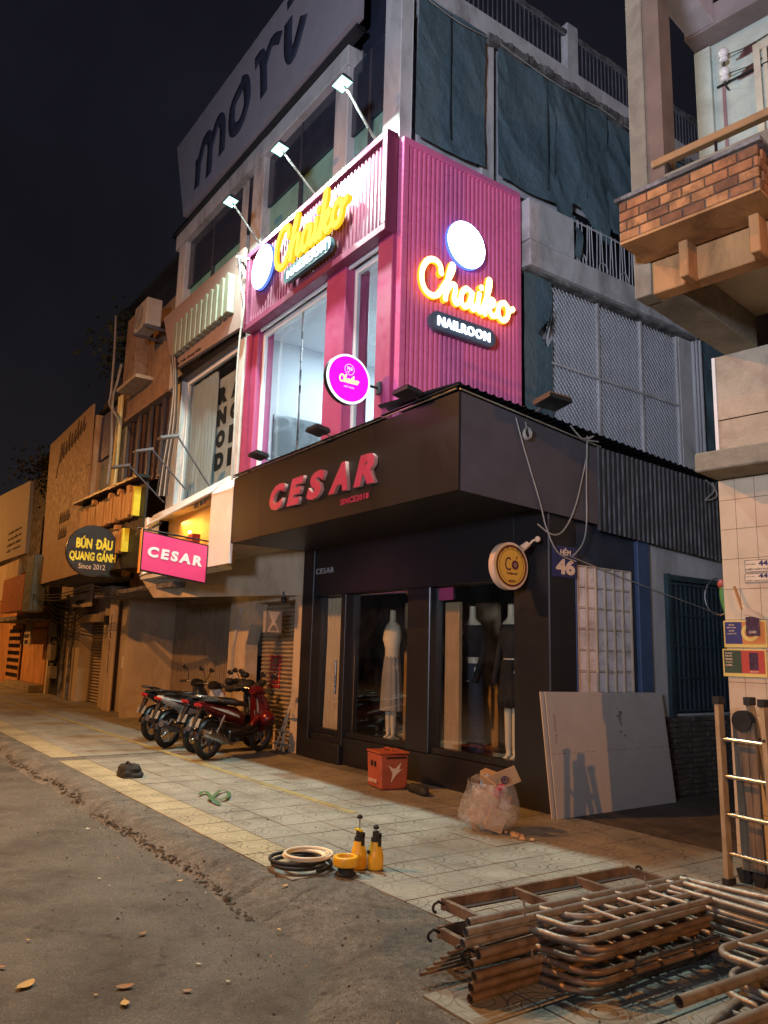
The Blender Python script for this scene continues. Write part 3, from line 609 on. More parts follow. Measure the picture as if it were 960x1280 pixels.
ybody1 = emis('yellow_letter_rim_front', (1.0,.50,.02), 1.3); yface1 = emis('yellow_letter_face_front', (1.0,.66,.10), 1.6)
wlet = emis('white_letter_face', (.75,.85,1.0), 5.0); disc_e = emis('lit_disc_face', (.72,.84,1.0), 16); rimb = emis('blue_disc_rim', (.12,.22,1.0), 1.5)
disc_f = emis('lit_disc_face_front', (.85,.93,1.0), 6)
pill = mat('slate_pill_plate', (.09,.12,.16), .4, var=.1, bump=.03); pill2 = mat('teal_pill_plate', (.04,.085,.10), .4, var=.1, bump=.03)
def pillshape(L, H, n=10):
    p = []
    for k in range(n+1): t = -math.pi/2+math.pi*k/n; p.append((L/2-H/2+math.cos(t)*H/2, math.sin(t)*H/2))
    for k in range(n+1): t = math.pi/2+math.pi*k/n; p.append((-L/2+H/2+math.cos(t)*H/2, math.sin(t)*H/2))
    return p
def salon_sign(root_label_disc, lab_word, lab_pill, o_disc, rd, o_word, Ww, o_pill, Lp, Hp, u, n, group, bodym, facem, discm, pillm, rise=0, tilt=0):
    u, n = V(u), V(n); v = V((0,0,1)); o_disc, o_word, o_pill = map(V, (o_disc, o_word, o_pill))
    D = thing('disc_sign', root_label_disc, 'sign', o_disc)
    MB().cyl(o_disc, o_disc+n*.045, rd, n=48).build('disc_body', rimb, D); MB().cyl(o_disc+n*.045, o_disc+n*.05, rd*.97, n=48).build('disc_face', discm, D)
    S = thing('word_sign', lab_word, 'sign', o_word); script(S, o_word, u, v, Ww, .165, .06, bodym, facem, rise)
    P_ = thing('plate_sign', lab_pill, 'sign', o_pill); u2 = (u+v*tilt)
    MB().prism(pillshape(Lp, Hp), o_pill, u2, v, n*.07).build('plate', pillm, P_)
    text('lettering', 'NAILROOM', wlet, P_, o_pill+n*.072, u2, v, height=Hp*.50, width=Lp*.80, ext=.012, bold=.025, space=1.1)
salon_sign('glowing white disc on the pink street facing sign', 'yellow lit script word Chaiko on the pink street facing sign', 'teal pill shaped plate reading NAILROOM on the street facing sign',
   (-10.67, 5.05, 7.66), .37, (-10.16, 5.03, 7.30), 2.05, (-9.13, 5.03, 7.10), 1.36, .23, (1,0,0), (0,-1,0), 'front', ybody1, yface1, disc_f, pill2, rise=-.02)
salon_sign('glowing white disc on the tall pink alley side sign', 'yellow lit script word Chaiko on the tall pink alley side sign', 'dark pill shaped plate reading NAILROOM on the alley side sign',
   (xf+.02, 6.27, 6.93), .33, (xf+.02, 5.50, 6.01), 1.60, (xf+.02, 6.22, 5.73), 1.10, .25, (0,1,0), (1,0,0), 'side', ybody, yface, disc_e, pill)
# round magenta blade sign
q = PX(438, 476, -8.25); q = V((-8.25, 4.62, 5.05))
# ------------------------------------------------------------------ other signs on the corner building
redl = mat('crimson_letter', (.34,.030,.075), .4, var=.08, bump=.03)
CS = thing('word_sign', 'raised crimson slanted letters CESAR with SINCE2018 on the dark canopy', 'sign', (-8.6, 5.05, 3.4))
side_lit = mat('letter_return_lit', (.38,.22,.20), .5, bump=.03)
xs_ = [-9.72, -9.20, -8.66, -8.10, -7.52]
for ch, x in zip('CESAR', xs_):
    L_ = text('letter', ch, redl, CS, (x, 5.048, 3.755), (1,0,0), (0,0,1), height=.37, width=.45, ext=.05, bold=.06, shear=.28)
    L_.data.materials.append(side_lit)
    for p in L_.data.polygons:
        if abs(p.normal.y) < .5: p.material_index = 1 if p.normal.x > -.2 else 0  # returns not facing left are painted paler, as if lit
text('lettering', 'SINCE2018', redl, CS, (-7.78, 5.048, 3.445), (1,0,0), (0,0,1), height=.075, width=.62, ext=.012, bold=.02, space=1.15)
t_ = thing('word_sign', 'small grey letters CESAR on the black lintel by the curtained door', 'sign', (-10.8, 6.44, 2.9))
text('lettering', 'CESAR', mat('grey_letter', (.35,.35,.36), .5), t_, (-10.72, 6.438, 2.90), (1,0,0), (0,0,1), height=.09, width=.55, ext=.01, bold=.01, space=1.2)
def ring(mb, c, u, v, r, t, th, n=40):
    c, u, v = V(c), V(u), V(v); nn = u.cross(v)
    a = [c+(u*math.cos(6.2832*k/n)+v*math.sin(6.2832*k/n))*(r-t/2)+nn*th for k in range(n)]; b = [c+(u*math.cos(6.2832*k/n)+v*math.sin(6.2832*k/n))*(r+t/2)+nn*th for k in range(n)]
    mb.add(a+b, [(k, n+k, n+(k+1) % n, (k+1) % n) for k in range(n)])
# round magenta blade sign
c = V((-7.5, 4.72, 4.81)); rr = .305
RS = thing('blade_sign', 'round glowing magenta blade sign with white rim reading Chaiko beside the pink post', 'sign', c)
MB().cyl(c-V((.07,0,0)), c, rr, n=48).build('sign_drum', M['black'], RS)
mb = MB(); mb.cyl(c, c+V((.012,0,0)), rr, n=48); mb.build('rim', emis('white_lit_rim', (.85,.9,1), 1.6), RS)
MB().cyl(c+V((.012,0,0)), c+V((.018,0,0)), rr*.91, n=48).build('face', emis('magenta_lit_face', (1.0,.01,.72), 1.25), RS)
U_, W_ = V((0,1,0)), V((0,0,1)); wf_ = emis('white_print_lit', (1,.8,.95), 1.2); cf_ = emis('cream_print_lit', (1,.9,.45), 1.3)
mb = MB(); ring(mb, c+W_*.115, U_, W_, .066, .007, .021); mb.build('emblem', wf_, RS)
mb = MB()
for pts in ([(-.035,.15),(-.02,.13),(-.03,.11)], [(-.012,.15),(-.005,.12),(.0,.14),(.005,.10)], [(.02,.148),(.022,.105)], [(.034,.145),(.036,.11)], [(-.03,.09),(-.01,.085),(-.01,.07)]):
    mb.tube([c+V((.02, a, b)) for a, b in pts], .006, 4)
mb.build('emblem', wf_, RS)
script(RS, c+V((.018,-.135,-.055)), U_, W_, .27, .20, .006, cf_, cf_)
text('lettering', 'nail room', wf_, RS, c+V((.02, 0, -.10)), U_, W_, width=.14, ext=.002)
MB().tube([c+V((-.03,rr,0)), c+V((-.03,.50,0))], .016, 8).build('bracket_arm', M['black'], RS); MB().box(c.x-.07, 5.16, c.z-.08, c.x+.02, 5.195, c.z+.08).build('bracket_plate', M['darkgrey'], RS, bev=.006)
light('magenta_sign_light', 'AREA', c+V((.05,0,0)), 2.2, (1,.05,.75), .5, aim=c+V((1,.0,-.2)))
# CÓ round sign
c = V((-6.18, 6.09, 2.60)); rr = .262
CO = thing('blade_sign', 'round yellow blade sign with brown ring and letters CÓ on the black corner pillar', 'sign', c)
amber = mat('amber_sign_face', (.66,.36,.05), .45, var=.05, bump=.03); brown = mat('brown_print', (.10,.02,.02), .5, bump=0); cr = mat('cream_rim', (.62,.45,.32), .5, bump=.05)
MB().cyl(c-V((.08,0,0)), c, rr, n=48).build('sign_drum', cr, CO); MB().cyl(c, c+V((.006,0,0)), rr*.90, n=48).build('face', amber, CO)
mb = MB(); ring(mb, c, U_, W_, rr*.84, .022, .010); ring(mb, c, U_, W_, rr*.70, .004, .010); mb.build('ring_print', brown, CO)
text('lettering', 'C', brown, CO, c+V((.008,-.055,.02)), U_, W_, height=.15, width=.085, ext=.003)
MB().cyl(c+V((.006,.055,.012)), c+V((.010,.055,.012)), .052, n=24).build('record_print', brown, CO)
mb = MB(); ring(mb, c+V((0,.055,.012)), U_, W_, .016, .005, .012); mb.build('record_print', cr, CO)
mb = MB().tube([c+V((.009,.07,.08)), c+V((.009,.09,.11))], .006, 4); mb.build('accent', brown, CO)
text('lettering', 'CHẠM DỎ', brown, CO, c+V((.008,.005,-.085)), U_, W_, height=.035, width=.16, ext=.003, bold=.02)
text('lettering', 'SAIGON', brown, CO, c+V((.008,.0,-.165)), U_, W_, height=.02, width=.09, ext=.003)
for k, ch in enumerate('TIỆM ĂN VÀ CÀ PHÊ'):
    if ch == ' ': continue
    a = math.radians(148-k*7.2); uu = V((0, math.sin(a), -math.cos(a))); vv = V((0, math.cos(a), math.sin(a)))
    text('lettering', ch, brown, CO, c+V((.008, math.cos(a)*rr*.78 if 0 else math.cos(a)*.205, math.sin(a)*.205)), uu, vv, height=.022, ext=.003)
MB().tube([c+V((-.04, rr, 0)), c+V((-.04, .30+rr*.2, 0))], .012, 6).build('bracket_arm', M['black'], CO)
# house number plate HẺM 46 standing off the annex wall on the alley corner
o = V((-5.93, 6.66, 2.62))
o.z += 0
NP = thing('number_plate', 'dark blue street plate reading HẺM 46 above the barred white window', 'sign', o)
navy = mat('navy_plate', (.03,.03,.10), .35, var=.1, bump=.03); crm = mat('cream_print', (.70,.52,.38), .5, bump=0)
pb = MB().box(-5.928, 6.47, 2.50, -5.918, 6.87, 2.85).build('plate', navy, NP, bev=0)
pu, pv_ = V((0,1,0)), V((0,0,1))
text('lettering', 'HẺM', crm, NP, (-5.918, 6.68, 2.79), pu, pv_, height=.085, width=.17, ext=.003, bold=.03); text('lettering', '46', crm, NP, (-5.918, 6.675, 2.62), pu, pv_, height=.18, width=.31, ext=.003, bold=.05)
# small white spot lamp under canopy
SL = thing('spot_lamp', 'small white spot lamp on a swivel by the round yellow sign', 'lamp', (-5.95, 6.38, 2.93)); a = PX(672, 674, -5.98); b = PX(660, 682, -6.05)
MB().ball(a, .035).build('swivel', cr, SL); MB().tube([a, (a+b)/2+V((0,0,.02)), b], .014, 6).build('neck', cr, SL); MB().cyl(b+V((0,.0,.02)), b+V((-.03,-.06,-.035)), .035, .04, 16).build('lamp_head', cr, SL)
# floodlights above the pink sign: arm, box head, emitting lens
def flood(i, base, head, lab):
    base, head = V(base), V(head); F = thing('floodlight', lab, 'lamp', base, 'floodlights over the salon sign')
    MB().tube([base, base+(head-base)*.96], .017, 8).build('arm', M['chrome'], F); MB().box(base.x-.05, base.y-.03, base.z-.01, base.x+.05, base.y+.03, base.z+.01).build('foot', M['darkgrey'], F)
    d = V((0, -.18, -1)).normalized(); s = V((1,0,0)); t = d.cross(s)
    def P(a, b, c_): return head + s*a + t*b + d*c_
    MB().hexa([P(-.13,-.09,.03), P(.13,-.09,.03), P(.13,.09,.03), P(-.13,.09,.03)][::-1], [P(-.10,-.06,-.04), P(.10,-.06,-.04), P(.10,.06,-.04), P(-.10,.06,-.04)][::-1]).build('housing', M['darkgrey'], F)
    MB().hexa([P(-.12,-.08,.034), P(.12,-.08,.034), P(.12,.08,.034), P(-.12,.08,.034)][::-1], [P(-.12,-.08,.031), P(.12,-.08,.031), P(.12,.08,.031), P(-.12,.08,.031)][::-1]).build('lens', emis('flood_lens', (.42,1.0,.90), 2.6) if 'flood_lens' not in bpy.data.materials else bpy.data.materials['flood_lens'], F)
    light('floodlight_beam', 'AREA', head+d*.06, FLOOD, COOL, .24, .16, aim=head+d, spread=R(178))
FLOOD = 270
flood(0, (-7.65, 5.13, 8.20), (-7.57, 4.52, 8.75), 'bright white floodlight nearest the building corner above the pink sign')
flood(1, (-9.2, 5.13, 8.20), (-9.15, 4.47, 8.69), 'bright white floodlight in the middle above the pink sign')
flood(2, (-11.0, 5.13, 8.20), (-10.93, 4.52, 8.77), 'bright white floodlight at the left end above the pink sign')
# unlit floodlights lying on the canopy edge
def cflood(p, u, lab, sc=.72):
    p, u = V(p), V(u).normalized(); n = V((u.y, -u.x, 0)); F = thing('floodlight', lab, 'lamp', p, 'unlit floodlights on the canopy edge')
    up = V((0,0,1)); o = p + n*.16*sc
    def P(a, b, c_): return o + u*a*sc + n*b*sc + up*c_*sc
    MB().hexa([P(-.2,-.14,.0), P(.2,-.14,.0), P(.2,.14,.05), P(-.2,.14,.05)], [P(-.2,-.14,.06), P(.2,-.14,.06), P(.2,.14,.10), P(-.2,.14,.10)]).build('housing', M['black'], F)
    mb = MB()
    for k in range(9): a = -.17+k*.0425; mb.hexa([P(a,-.13,.06), P(a+.008,-.13,.06), P(a+.008,.13,.10), P(a,.13,.10)], [P(a,-.13,.09), P(a+.008,-.13,.09), P(a+.008,.13,.13), P(a,.13,.13)])
    mb.build('cooling_fins', M['black'], F); MB().tube([P(0,-.14,.03), P(0,-.26,.0), P(0,-.3,-.03)], .015*sc, 6).build('bracket', M['darkgrey'], F)
cflood((-10.15, 5.0, 4.38), (1,0,0), 'flat black floodlight on the canopy edge at the left under the salon window')
cflood((-8.45, 5.0, 4.38), (1,0,0), 'flat black floodlight on the canopy edge below the round magenta sign')
cflood((-6.55, 5.0, 4.38), (1,0,0), 'flat black floodlight on the canopy edge below the tall pink sign')
cflood((-5.86, 6.28, 4.36), (0,1,0), 'black floodlight with cooling fins jutting out over the alley side canopy', .9)
# mori sign board on top
mg = mat('grey_sign_board', (.33,.30,.34), .6, var=.06, bump=.04); inkm = mat('dark_brush_print', (.035,.04,.07), .6, bump=0)
MS = thing('sign_board', 'huge grey rooftop sign board with dark brushed letters mori', 'sign', (-11.5, 5.1, 10.5))
MB().prism([(-15.55, 12.55), (-14.78, 10.52), (-8.2, 10.52), (-8.2, 12.55)], (0, 5.20, 0), (1,0,0), (0,0,1), (0,-.12,0)).build('board', mg, MS)
def stroke(mb, pts, w_, y=5.077):
    mb.tube([V((x, y, z)) for x, z in spline(pts, 5)], w_, 6, flat=((0,-1,0), .006))
mb = MB(); stroke(mb, [(-14.15,11.55),(-14.1,11.2),(-14.12,10.85)], .16); stroke(mb, [(-14.1,11.3),(-13.85,11.75),(-13.55,11.6),(-13.5,10.8)], .16); stroke(mb, [(-13.5,11.4),(-13.2,11.8),(-12.95,11.6),(-12.9,10.95)], .16); mb.build('letter', inkm, MS)
mb = MB(); stroke(mb, [(-12.15,11.9),(-12.5,11.7),(-12.45,11.2),(-12.1,11.1),(-11.85,11.4),(-11.95,11.85),(-12.2,12.0)], .16); mb.build('letter', inkm, MS)
mb = MB(); stroke(mb, [(-11.6,12.0),(-11.3,11.95),(-11.15,11.1)], .15); stroke(mb, [(-11.25,11.6),(-10.95,12.0),(-10.6,11.85)], .13); mb.build('letter', inkm, MS)
mb = MB(); stroke(mb, [(-10.35,12.0),(-10.3,11.4),(-10.1,11.2),(-9.8,11.7)], .16); stroke(mb, [(-10.3,12.42),(-10.28,12.25)], .15); mb.build('letter', inkm, MS)
# loose cables on the canopy side
def cable(name, lab, pts, r=.008, m='wire', group=None):
    o = MB().tube(spline3(pts), r, 5).build(name, M[m]); return tag(o, lab, 'cable', group)
def spline3(P, n=8):
    P = [V(p) for p in P]
    if len(P) < 3: return P
    out = []; Q = [P[0]]+P+[P[-1]]
    for i in range(1, len(Q)-2):
        a, b, c, d = Q[i-1:i+3]
        for k in range(n):
            t = k/n; out.append(.5*((2*b)+(c-a)*t+(2*a-5*b+4*c-d)*t*t+(3*b-a-3*c+d)*t**3))
    return out+[P[-1]]
XC = CXb+.03
cable('cable', 'grey cable sagging down the dark canopy side from below the floodlight', [PX(*p, XC) for p in ((645,522),(655,560),(675,628),(683,660),(697,690),(720,702))])
cable('cable', 'white cable hanging straight down the canopy side where the corrugated sheet starts', [PX(*p, XC) for p in ((734,545),(733,600),(733,655),(728,680),(716,695))], .009)
cable('cable', 'white cable looping from the corrugated sheet to under the canopy corner', [PX(*p, XC) for p in ((734,568),(720,630),(705,662),(690,668),(672,655))], .009)
cable('cable', 'thin cable running from the number plate down to the right along the alley wall', [PX(*p, AX+.08) for p in ((712,695),(760,715),(830,742),(905,770))], .006)
cable('cable', 'frayed white cable tangle on the corrugated edge below the mesh window', [PX(*p, XC+.03) for p in ((713,532),(728,548),(742,545),(735,550),(748,552))], .009)
cable('cable', 'bent white wire hooks at the far end of the corrugated apron', [PX(*p, XC+.03) for p in ((882,600),(893,612),(882,625),(896,620),(890,603))], .010)
mb = MB(); c = PX(658, 543, XC+.02)
for k in range(4): mb.tube([c+V((.01*k, .052*math.cos(t*.42+k), .062*math.sin(t*.42+k)+.004*k)) for t in range(15)], .006, 5, closed=True)
mb.tube([c+V((0,0,.06)), c+V((0,-.01,.14))], .005, 4); tag(mb.build('cable_coil', M['wire']), 'small coil of grey cable hung on the dark canopy side', 'cable')
# mannequins
skin = mat('mannequin_cream', (.80,.68,.48), .45, var=.05, bump=.05)
def ell(mb, secs, n=18):   # stacked ellipses (x,y,z,rx,ry)
    vs = [(x+rx*math.cos(6.2832*k/n), y+ry*math.sin(6.2832*k/n), z) for x, y, z, rx, ry in secs for k in range(n)]
    mb.add(vs, [(i*n+k, i*n+(k+1) % n, (i+1)*n+(k+1) % n, (i+1)*n+k) for i in range(len(secs)-1) for k in range(n)], 0, True)
    mb.add(vs[-n:], [tuple(range(n))]); return mb
def mannequin(x, y, lab, skirt, skcol, top, topm, sleeve=False, mirror=1, pants=False):
    m = thing('mannequin', lab, 'mannequin', (x, y, .33), 'mannequins in the shop windows')
    tm = MB(); ell(tm, [(x,y,1.28,.135,.10),(x,y,1.42,.15,.10),(x,y,1.55,.115,.085),(x,y,1.68,.12,.09),(x,y-.01,1.82,.15,.115),(x,y,1.95,.165,.10),(x,y,2.04,.15,.075),(x,y,2.09,.07,.055),(x,y,2.12,.048,.05),(x,y,2.27,.042,.045)]); tm.build('torso', skin, m)
    ell(MB(), [(x,y,2.27,.045,.045),(x,y,2.29,.035,.035)]).build('neck_cap', M['chrome'], m)
    ab = MB()
    for s in ((-1, 1) if sleeve else ()):
        ab.tube(spline3([(x+s*.15,y,2.0),(x+s*.20,y,1.8),(x+s*.21,y-.03,1.6),(x+s*.19,y-.10,1.38),(x+s*.18,y-.13,1.28)]), .036, 8)
    if sleeve: ab.build('arms', topm, m)
    if top: ell(MB(), [(x,y,1.56 if top == 1 else 1.60,.128,.10),(x,y,1.70,.13,.10),(x,y-.01,1.83,.162,.128),(x,y,1.95,.175,.11),(x,y,2.02,.155,.085)]).build('top', topm, m)
    if pants:
        for s in (-1, 1): ell(MB(), [(x+s*.11,y,.40,.11,.09),(x+s*.10,y,.8,.095,.09),(x+s*.085,y,1.1,.095,.10),(x+s*.06,y,1.42,.09,.105)]).build('trouser_leg', skcol, m)
        ell(MB(), [(x,y,1.3,.155,.115),(x,y,1.52,.125,.10)]).build('waistband', skcol, m)
    else:
        w2 = MB(); n = 40; secs = [(skirt,.20,.14),(1.0,.185,.135),(1.3,.165,.125),(1.58,.125,.10)]
        vs = [(x+(rx+.012*math.sin(k*1.9))*math.cos(6.2832*k/n), y+(ry+.012*math.sin(k*1.9))*math.sin(6.2832*k/n), z) for z, rx, ry in secs for k in range(n)]
        w2.add(vs, [(i*n+k, i*n+(k+1) % n, (i+1)*n+(k+1) % n, (i+1)*n+k) for i in range(3) for k in range(n)], 0, True); w2.build('skirt', skcol, m)
        lg = MB()
        for s in (-1, 1): lg.tube([(x+s*.07,y,skirt+.05),(x+s*.06,y,.55),(x+s*.06,y,.42),(x+s*.06,y-.08,.37)], [.05,.042,.03,.028], 8)
        lg.build('legs', skin, m)
    MB().cyl((x,y,.335),(x,y,.345), .17, n=24).build('base_plate', M['chrome'], m); return m
grey = mat('grey_skirt_cloth', (.34,.32,.29), .85, bump=.2, bs=90); wht = mat('cream_lace', (.78,.68,.50), .8, bump=.4, bs=60); blk = mat('black_knit', (.012,.012,.014), .9, bump=.2); den = mat('dark_denim', (.045,.05,.07), .85, bump=.2, bs=90); tan = mat('tan_cloth', (.40,.24,.12), .85, bump=.2)
mannequin(-9.75, 7.1, 'headless mannequin in a long grey skirt and cream top behind the curtained side glass', .78, grey, 1, wht)
mannequin(-9.05, 7.35, 'half hidden mannequin in pale patterned top and cream trousers behind the skirted one', .5, wht, 2, mat('patterned_top', (.4,.42,.42), .8, var=.5, vs_=30), True, pants=True)
m = mannequin(-7.93, 7.1, 'headless mannequin in black cropped top with pale flower print and wide denim', .4, den, 2, blk, True, pants=True)
mb = MB()
for a, b, r in ((-.03,1.90,.045),(.02,1.86,.04),(-.05,1.80,.04),(.0,1.76,.035),(.03,1.80,.03)): mb.ball((-7.97+a, 7.0, b), r, 8, 5, sc=(1,.25,1))
mb.build('flower_print', mat('pale_flower_print', (.55,.42,.38), .8), m)
curtain(-8.18, -8.0, 7.0, .9, 1.62, wht, m, .02, .06, 'coat_panel')
mannequin(-7.2, 7.1, 'headless mannequin in black top and dark skirt at the right end of the shop window', 1.15, blk, 2, blk, True)
mb = MB()
for k in range(5): mb.ball((-9.6+.16*k+.03*random.random(), 6.95, .37), .05, 8, 5, sc=(1.2,.8,.5))
tag(mb.build('shoes', blk), 'row of dark shoes on the floor by the skirted mannequin', 'shoes')
mb = MB()
for k in range(8): mb.ball((-7.9+.10*k, 6.9+.03*random.random(), .37), .045, 8, 5, sc=(1.2,.8,.5))
tag(mb.build('shoes', blk), 'row of dark shoes under the denim mannequin behind the right glass', 'shoes')
# ================================================================== BUILDING WITH KITCHEN DISPLAY (next door)
N1 = thing('shop_building', 'pale shopfront next door with lit orange display box and curtained upper window', 'building', (-13.2, 6.5, 0))
B = N1; CR = M['cream']
sl = M['rollup']
SH = thing('x', '', '') if 0 else None
mb = MB().box(-13.3, 6.72, 0, -11.6, 6.74, 2.5); RS_ = mb.build('roller_shutter', sl, B)
for k in range(33):
    z = .03+k*.0735; MB().tube([(-13.3, 6.72, z+.035), (-11.6, 6.72, z+.035)], .03, 8).build('slat', sl, RS_)
with part('pilaster', CR) as g: g.prism([(-14.25,0),(-13.45,0),(-13.50,1.72),(-13.15,2.48),(-14.25,2.48)], (0,6.70,0), (1,0,0), (0,0,1), (0,-.25,0))
with part('pilaster_trim', M['oldwhite']) as g: g.prism([(-14.05,.0),(-13.95,0),(-13.95,1.7),(-13.7,2.4),(-13.78,2.4),(-14.05,1.72)], (0,6.45,0), (1,0,0), (0,0,1), (0,-.03,0))
pbox('pillar', CR, -11.62, 6.42, 0, -11.352, 6.8, 3.4, bev=.008)
pbox('lintel', CR, -14.25, 6.46, 2.48, -11.36, 6.8, 3.6)
for a, b in (((-11.9,6.42,.0),(-11.5,6.42,1.1)),((-12.05,6.40,.0),(-11.6,6.42,.8)),((-12.1,6.38,.32),(-11.5,6.38,.32)),((-12.1,6.38,.12),(-11.5,6.38,.12)),((-12.1,6.40,0),(-12.1,6.40,.4)),((-11.75,6.40,0),(-11.75,6.40,.4))):
    MB().tube([a, b], .022, 4).build('trellis_slat', CR, B)
# angular soffit and canopy with lit display
A_, B__ = V((-15.06,5.18,2.58)), V((-11.33,6.44,2.54))
with part('soffit_panel', CR) as g: g.slab(A_, B__, (-11.33,6.44,3.35), (-15.55,5.05,3.0), .04)
with part('soffit_panel', CR) as g: g.slab((-15.55,5.05,3.0), (-11.33,6.44,3.35), (-11.33,5.10,3.30), (-15.55,5.02,3.02), .03)
WP = M['white']
with part('canopy_frame', WP) as g:
    g.box(-12.2, 5.05, 2.95, -11.34, 5.10, 4.17); g.box(-15.55, 5.05, 2.95, -15.42, 5.3, 4.2)
    g.slab((-15.55,5.04,4.02), (-12.2,5.04,4.22), (-11.95,5.22,4.47), (-15.55,5.22,4.27), .03); g.slab((-12.2,5.045,4.18),(-11.345,5.045,4.14),(-11.6,5.22,4.42),(-11.95,5.22,4.47), .03)
    g.slab((-15.55,5.2,4.27), (-11.6,5.2,4.44), (-11.6,6.4,4.5), (-15.55,6.4,4.3), .03); g.box(-15.42, 5.05, 2.95, -12.2, 5.5, 3.02)
orng = mat('orange_display_wall', (.62,.36,.12), .6, var=.05, bump=.03)
pbox('display_back', orng, -15.42, 5.50, 3.02, -12.2, 5.54, 4.2); pbox('display_side', orng, -12.24, 5.10, 3.02, -12.2, 5.5, 4.15)
for x, h, m_ in ((-13.72, .42, mat('brass_drum', (.30,.22,.10), .4, .5)), (-13.45, .46, mat('dark_red_box', (.25,.03,.03), .5))):
    MB().box(x-.10, 5.2, 3.03, x+.12, 5.36, 3.05+h+.15).build('display_item', m_, B, bev=.01)
MB().box(-15.2, 5.43, 3.45, -14.3, 5.46, 3.48).build('strip_lamp', emis('warm_strip', (1,.62,.15), 12), B); MB().ball((-13.8, 5.33, 3.75), .025).build('bulb', emis('warm_bulb', (1,.7,.25), 60), B)
light('display_light', 'AREA', (-14.2, 5.25, 4.05), 40, (1,.50,.10), 2.0, .1, aim=(-14.1, 5.42, 3.2))
text('lettering', 'KIT BUY', blk, B, (-12.62, 5.036, 4.08), (1,0,.06), (0,0,1), height=.085, width=.55, ext=.01, bold=.04); text('lettering', 'KITCHENWARE', blk, B, (-14.9, 5.036, 3.95), (1,0,.06), (0,0,1), height=.06, width=.8, ext=.008, bold=.02)
# upper window with sheer curtain and letter poster
WB = M['oldwhite']
pbox('window_post', WB, -14.95, FY-.02, 4.3, -14.5, FY+.35, 7.0, bev=.01); pbox('window_post', WB, -11.9, FY-.02, 4.3, -11.66, FY+.3, 6.95, bev=.01)
pbox('window_head', M['black'], -14.9, FY-.06, 6.86, -11.66, FY+.3, 6.97); pbox('window_frame', M['white'], -14.5, FY+.08, 6.78, -11.9, FY+.14, 6.86); pbox('window_frame', M['white'], -14.5, FY+.08, 4.4, -14.42, FY+.14, 6.78)
pbox('window_pane', M['glassup'], -14.42, FY+.10, 4.4, -11.9, FY+.11, 6.78)
shr = mat('sheer_grey_curtain', (.50,.56,.56), .8, var=.08, bump=.1); 
curtain(-14.4, -13.2, FY+.19, 4.5, 6.75, shr, B, .03, .13); curtain(-12.35, -11.95, FY+.19, 4.5, 6.75, shr, B, .03, .12)
pbox('wall_poster', mat('poster_pale', (.60,.65,.65), .7, bump=0), -13.5, FY+.25, 4.5, -11.95, FY+.28, 6.6)
for r_, s in enumerate(('RA', 'NC', 'OB', 'DE')):
    for k, ch in enumerate(s): text('letter', ch, blk, B, (-13.05+k*.56, FY+.248, 6.25-r_*.42), (1,0,0), (0,0,1), height=.33, width=.40, ext=.003, bold=.09)
pbox('interior_back', mat('dim_room', (.18,.20,.20), .8, bump=0), -14.9, 8.0, 4.3, -11.7, 8.1, 7.0); pbox('interior_ceiling', CR, -14.9, FY+.2, 6.98, -11.7, 8.0, 7.02); pbox('floor_slab', CR, -15.6, FY, 4.2, -11.5, 8.0, 4.3)
# sign above: row of rounded letters on brown board
bsm = mat('brown_sign_board', (.27,.20,.18), .6, var=.05, bump=.04)
SG = thing('sign_board', 'slanting brown board with thick rounded olive letters above the curtained window', 'sign', (-13.4, 5.1, 7.0))
MB().prism([(-15.5,8.50),(-14.72,7.10),(-11.56,6.95),(-11.56,8.42)], (0,5.14,0), (1,0,0), (0,0,1), (0,-.06,0)).build('board', bsm, SG)
olv = mat('olive_letter', (.19,.20,.15), .55, var=.05, bump=.05)
lx = -14.35
def rod(x, z0, z1, r=.105): MB().tube([(x, 5.02, z0), (x, 5.02, z1)], r, 12, flat=None).build('letter', olv, SG)
for ch in 'nimmn':
    h0, h1 = 7.30, 7.86 + .03*(lx+14.35)
    k = {'n': 2, 'm': 3, 'i': 1}[ch]
    for q in range(k):
        mb = MB(); xx = lx+q*.235
        pr = [(xx-.09, h0), (xx+.09, h0), (xx+.09, h1), (xx+.06, h1+.10), (xx, h1+.135), (xx-.06, h1+.10), (xx-.09, h1)]
        mb.prism(pr, (0,5.08,0), (1,0,0), (0,0,1), (0,-.13,0)); mb.build('letter', olv, SG, bev=.012)
    lx += k*.235+.02
text('lettering', '46 Trần Quang Diệu', blk, SG, (-13.85, 5.078, 7.14), (1,0,-.03), (0,0,1), height=.10, width=1.2, ext=.004, bold=.01)
# three long arm lamps over the canopy
for i, (h, b, l2, lab) in enumerate((((222,545),(262,608),(204,555),'nearest to the pink frame'), ((190,562),(232,612),(178,572),'in the middle over the display box'), ((161,582),(205,628),(150,590),'over the left end of the display box'))):
    X_ = PY(*b, 5.15).x; bb = PY(*b, 5.15); hh = PX(*h, X_); F = thing('arm_lamp', 'unlit grey lamp on a long slanting arm '+lab, 'lamp', bb, 'arm lamps over the display canopy')
    MB().tube([bb, hh], .016, 6).build('arm', M['darkgrey'], F); e = hh + V((-.12,-.28,-.06)); MB().hexa([hh+V((-.10,0,-.02)), hh+V((.10,0,-.02)), e+V((.10,0,-.02)), e+V((-.10,0,-.02))][::-1], [hh+V((-.08,0,.03)), hh+V((.08,0,.03)), e+V((.08,0,.02)), e+V((-.08,0,.02))][::-1]).build('lamp_head', M['darkgrey'], F)
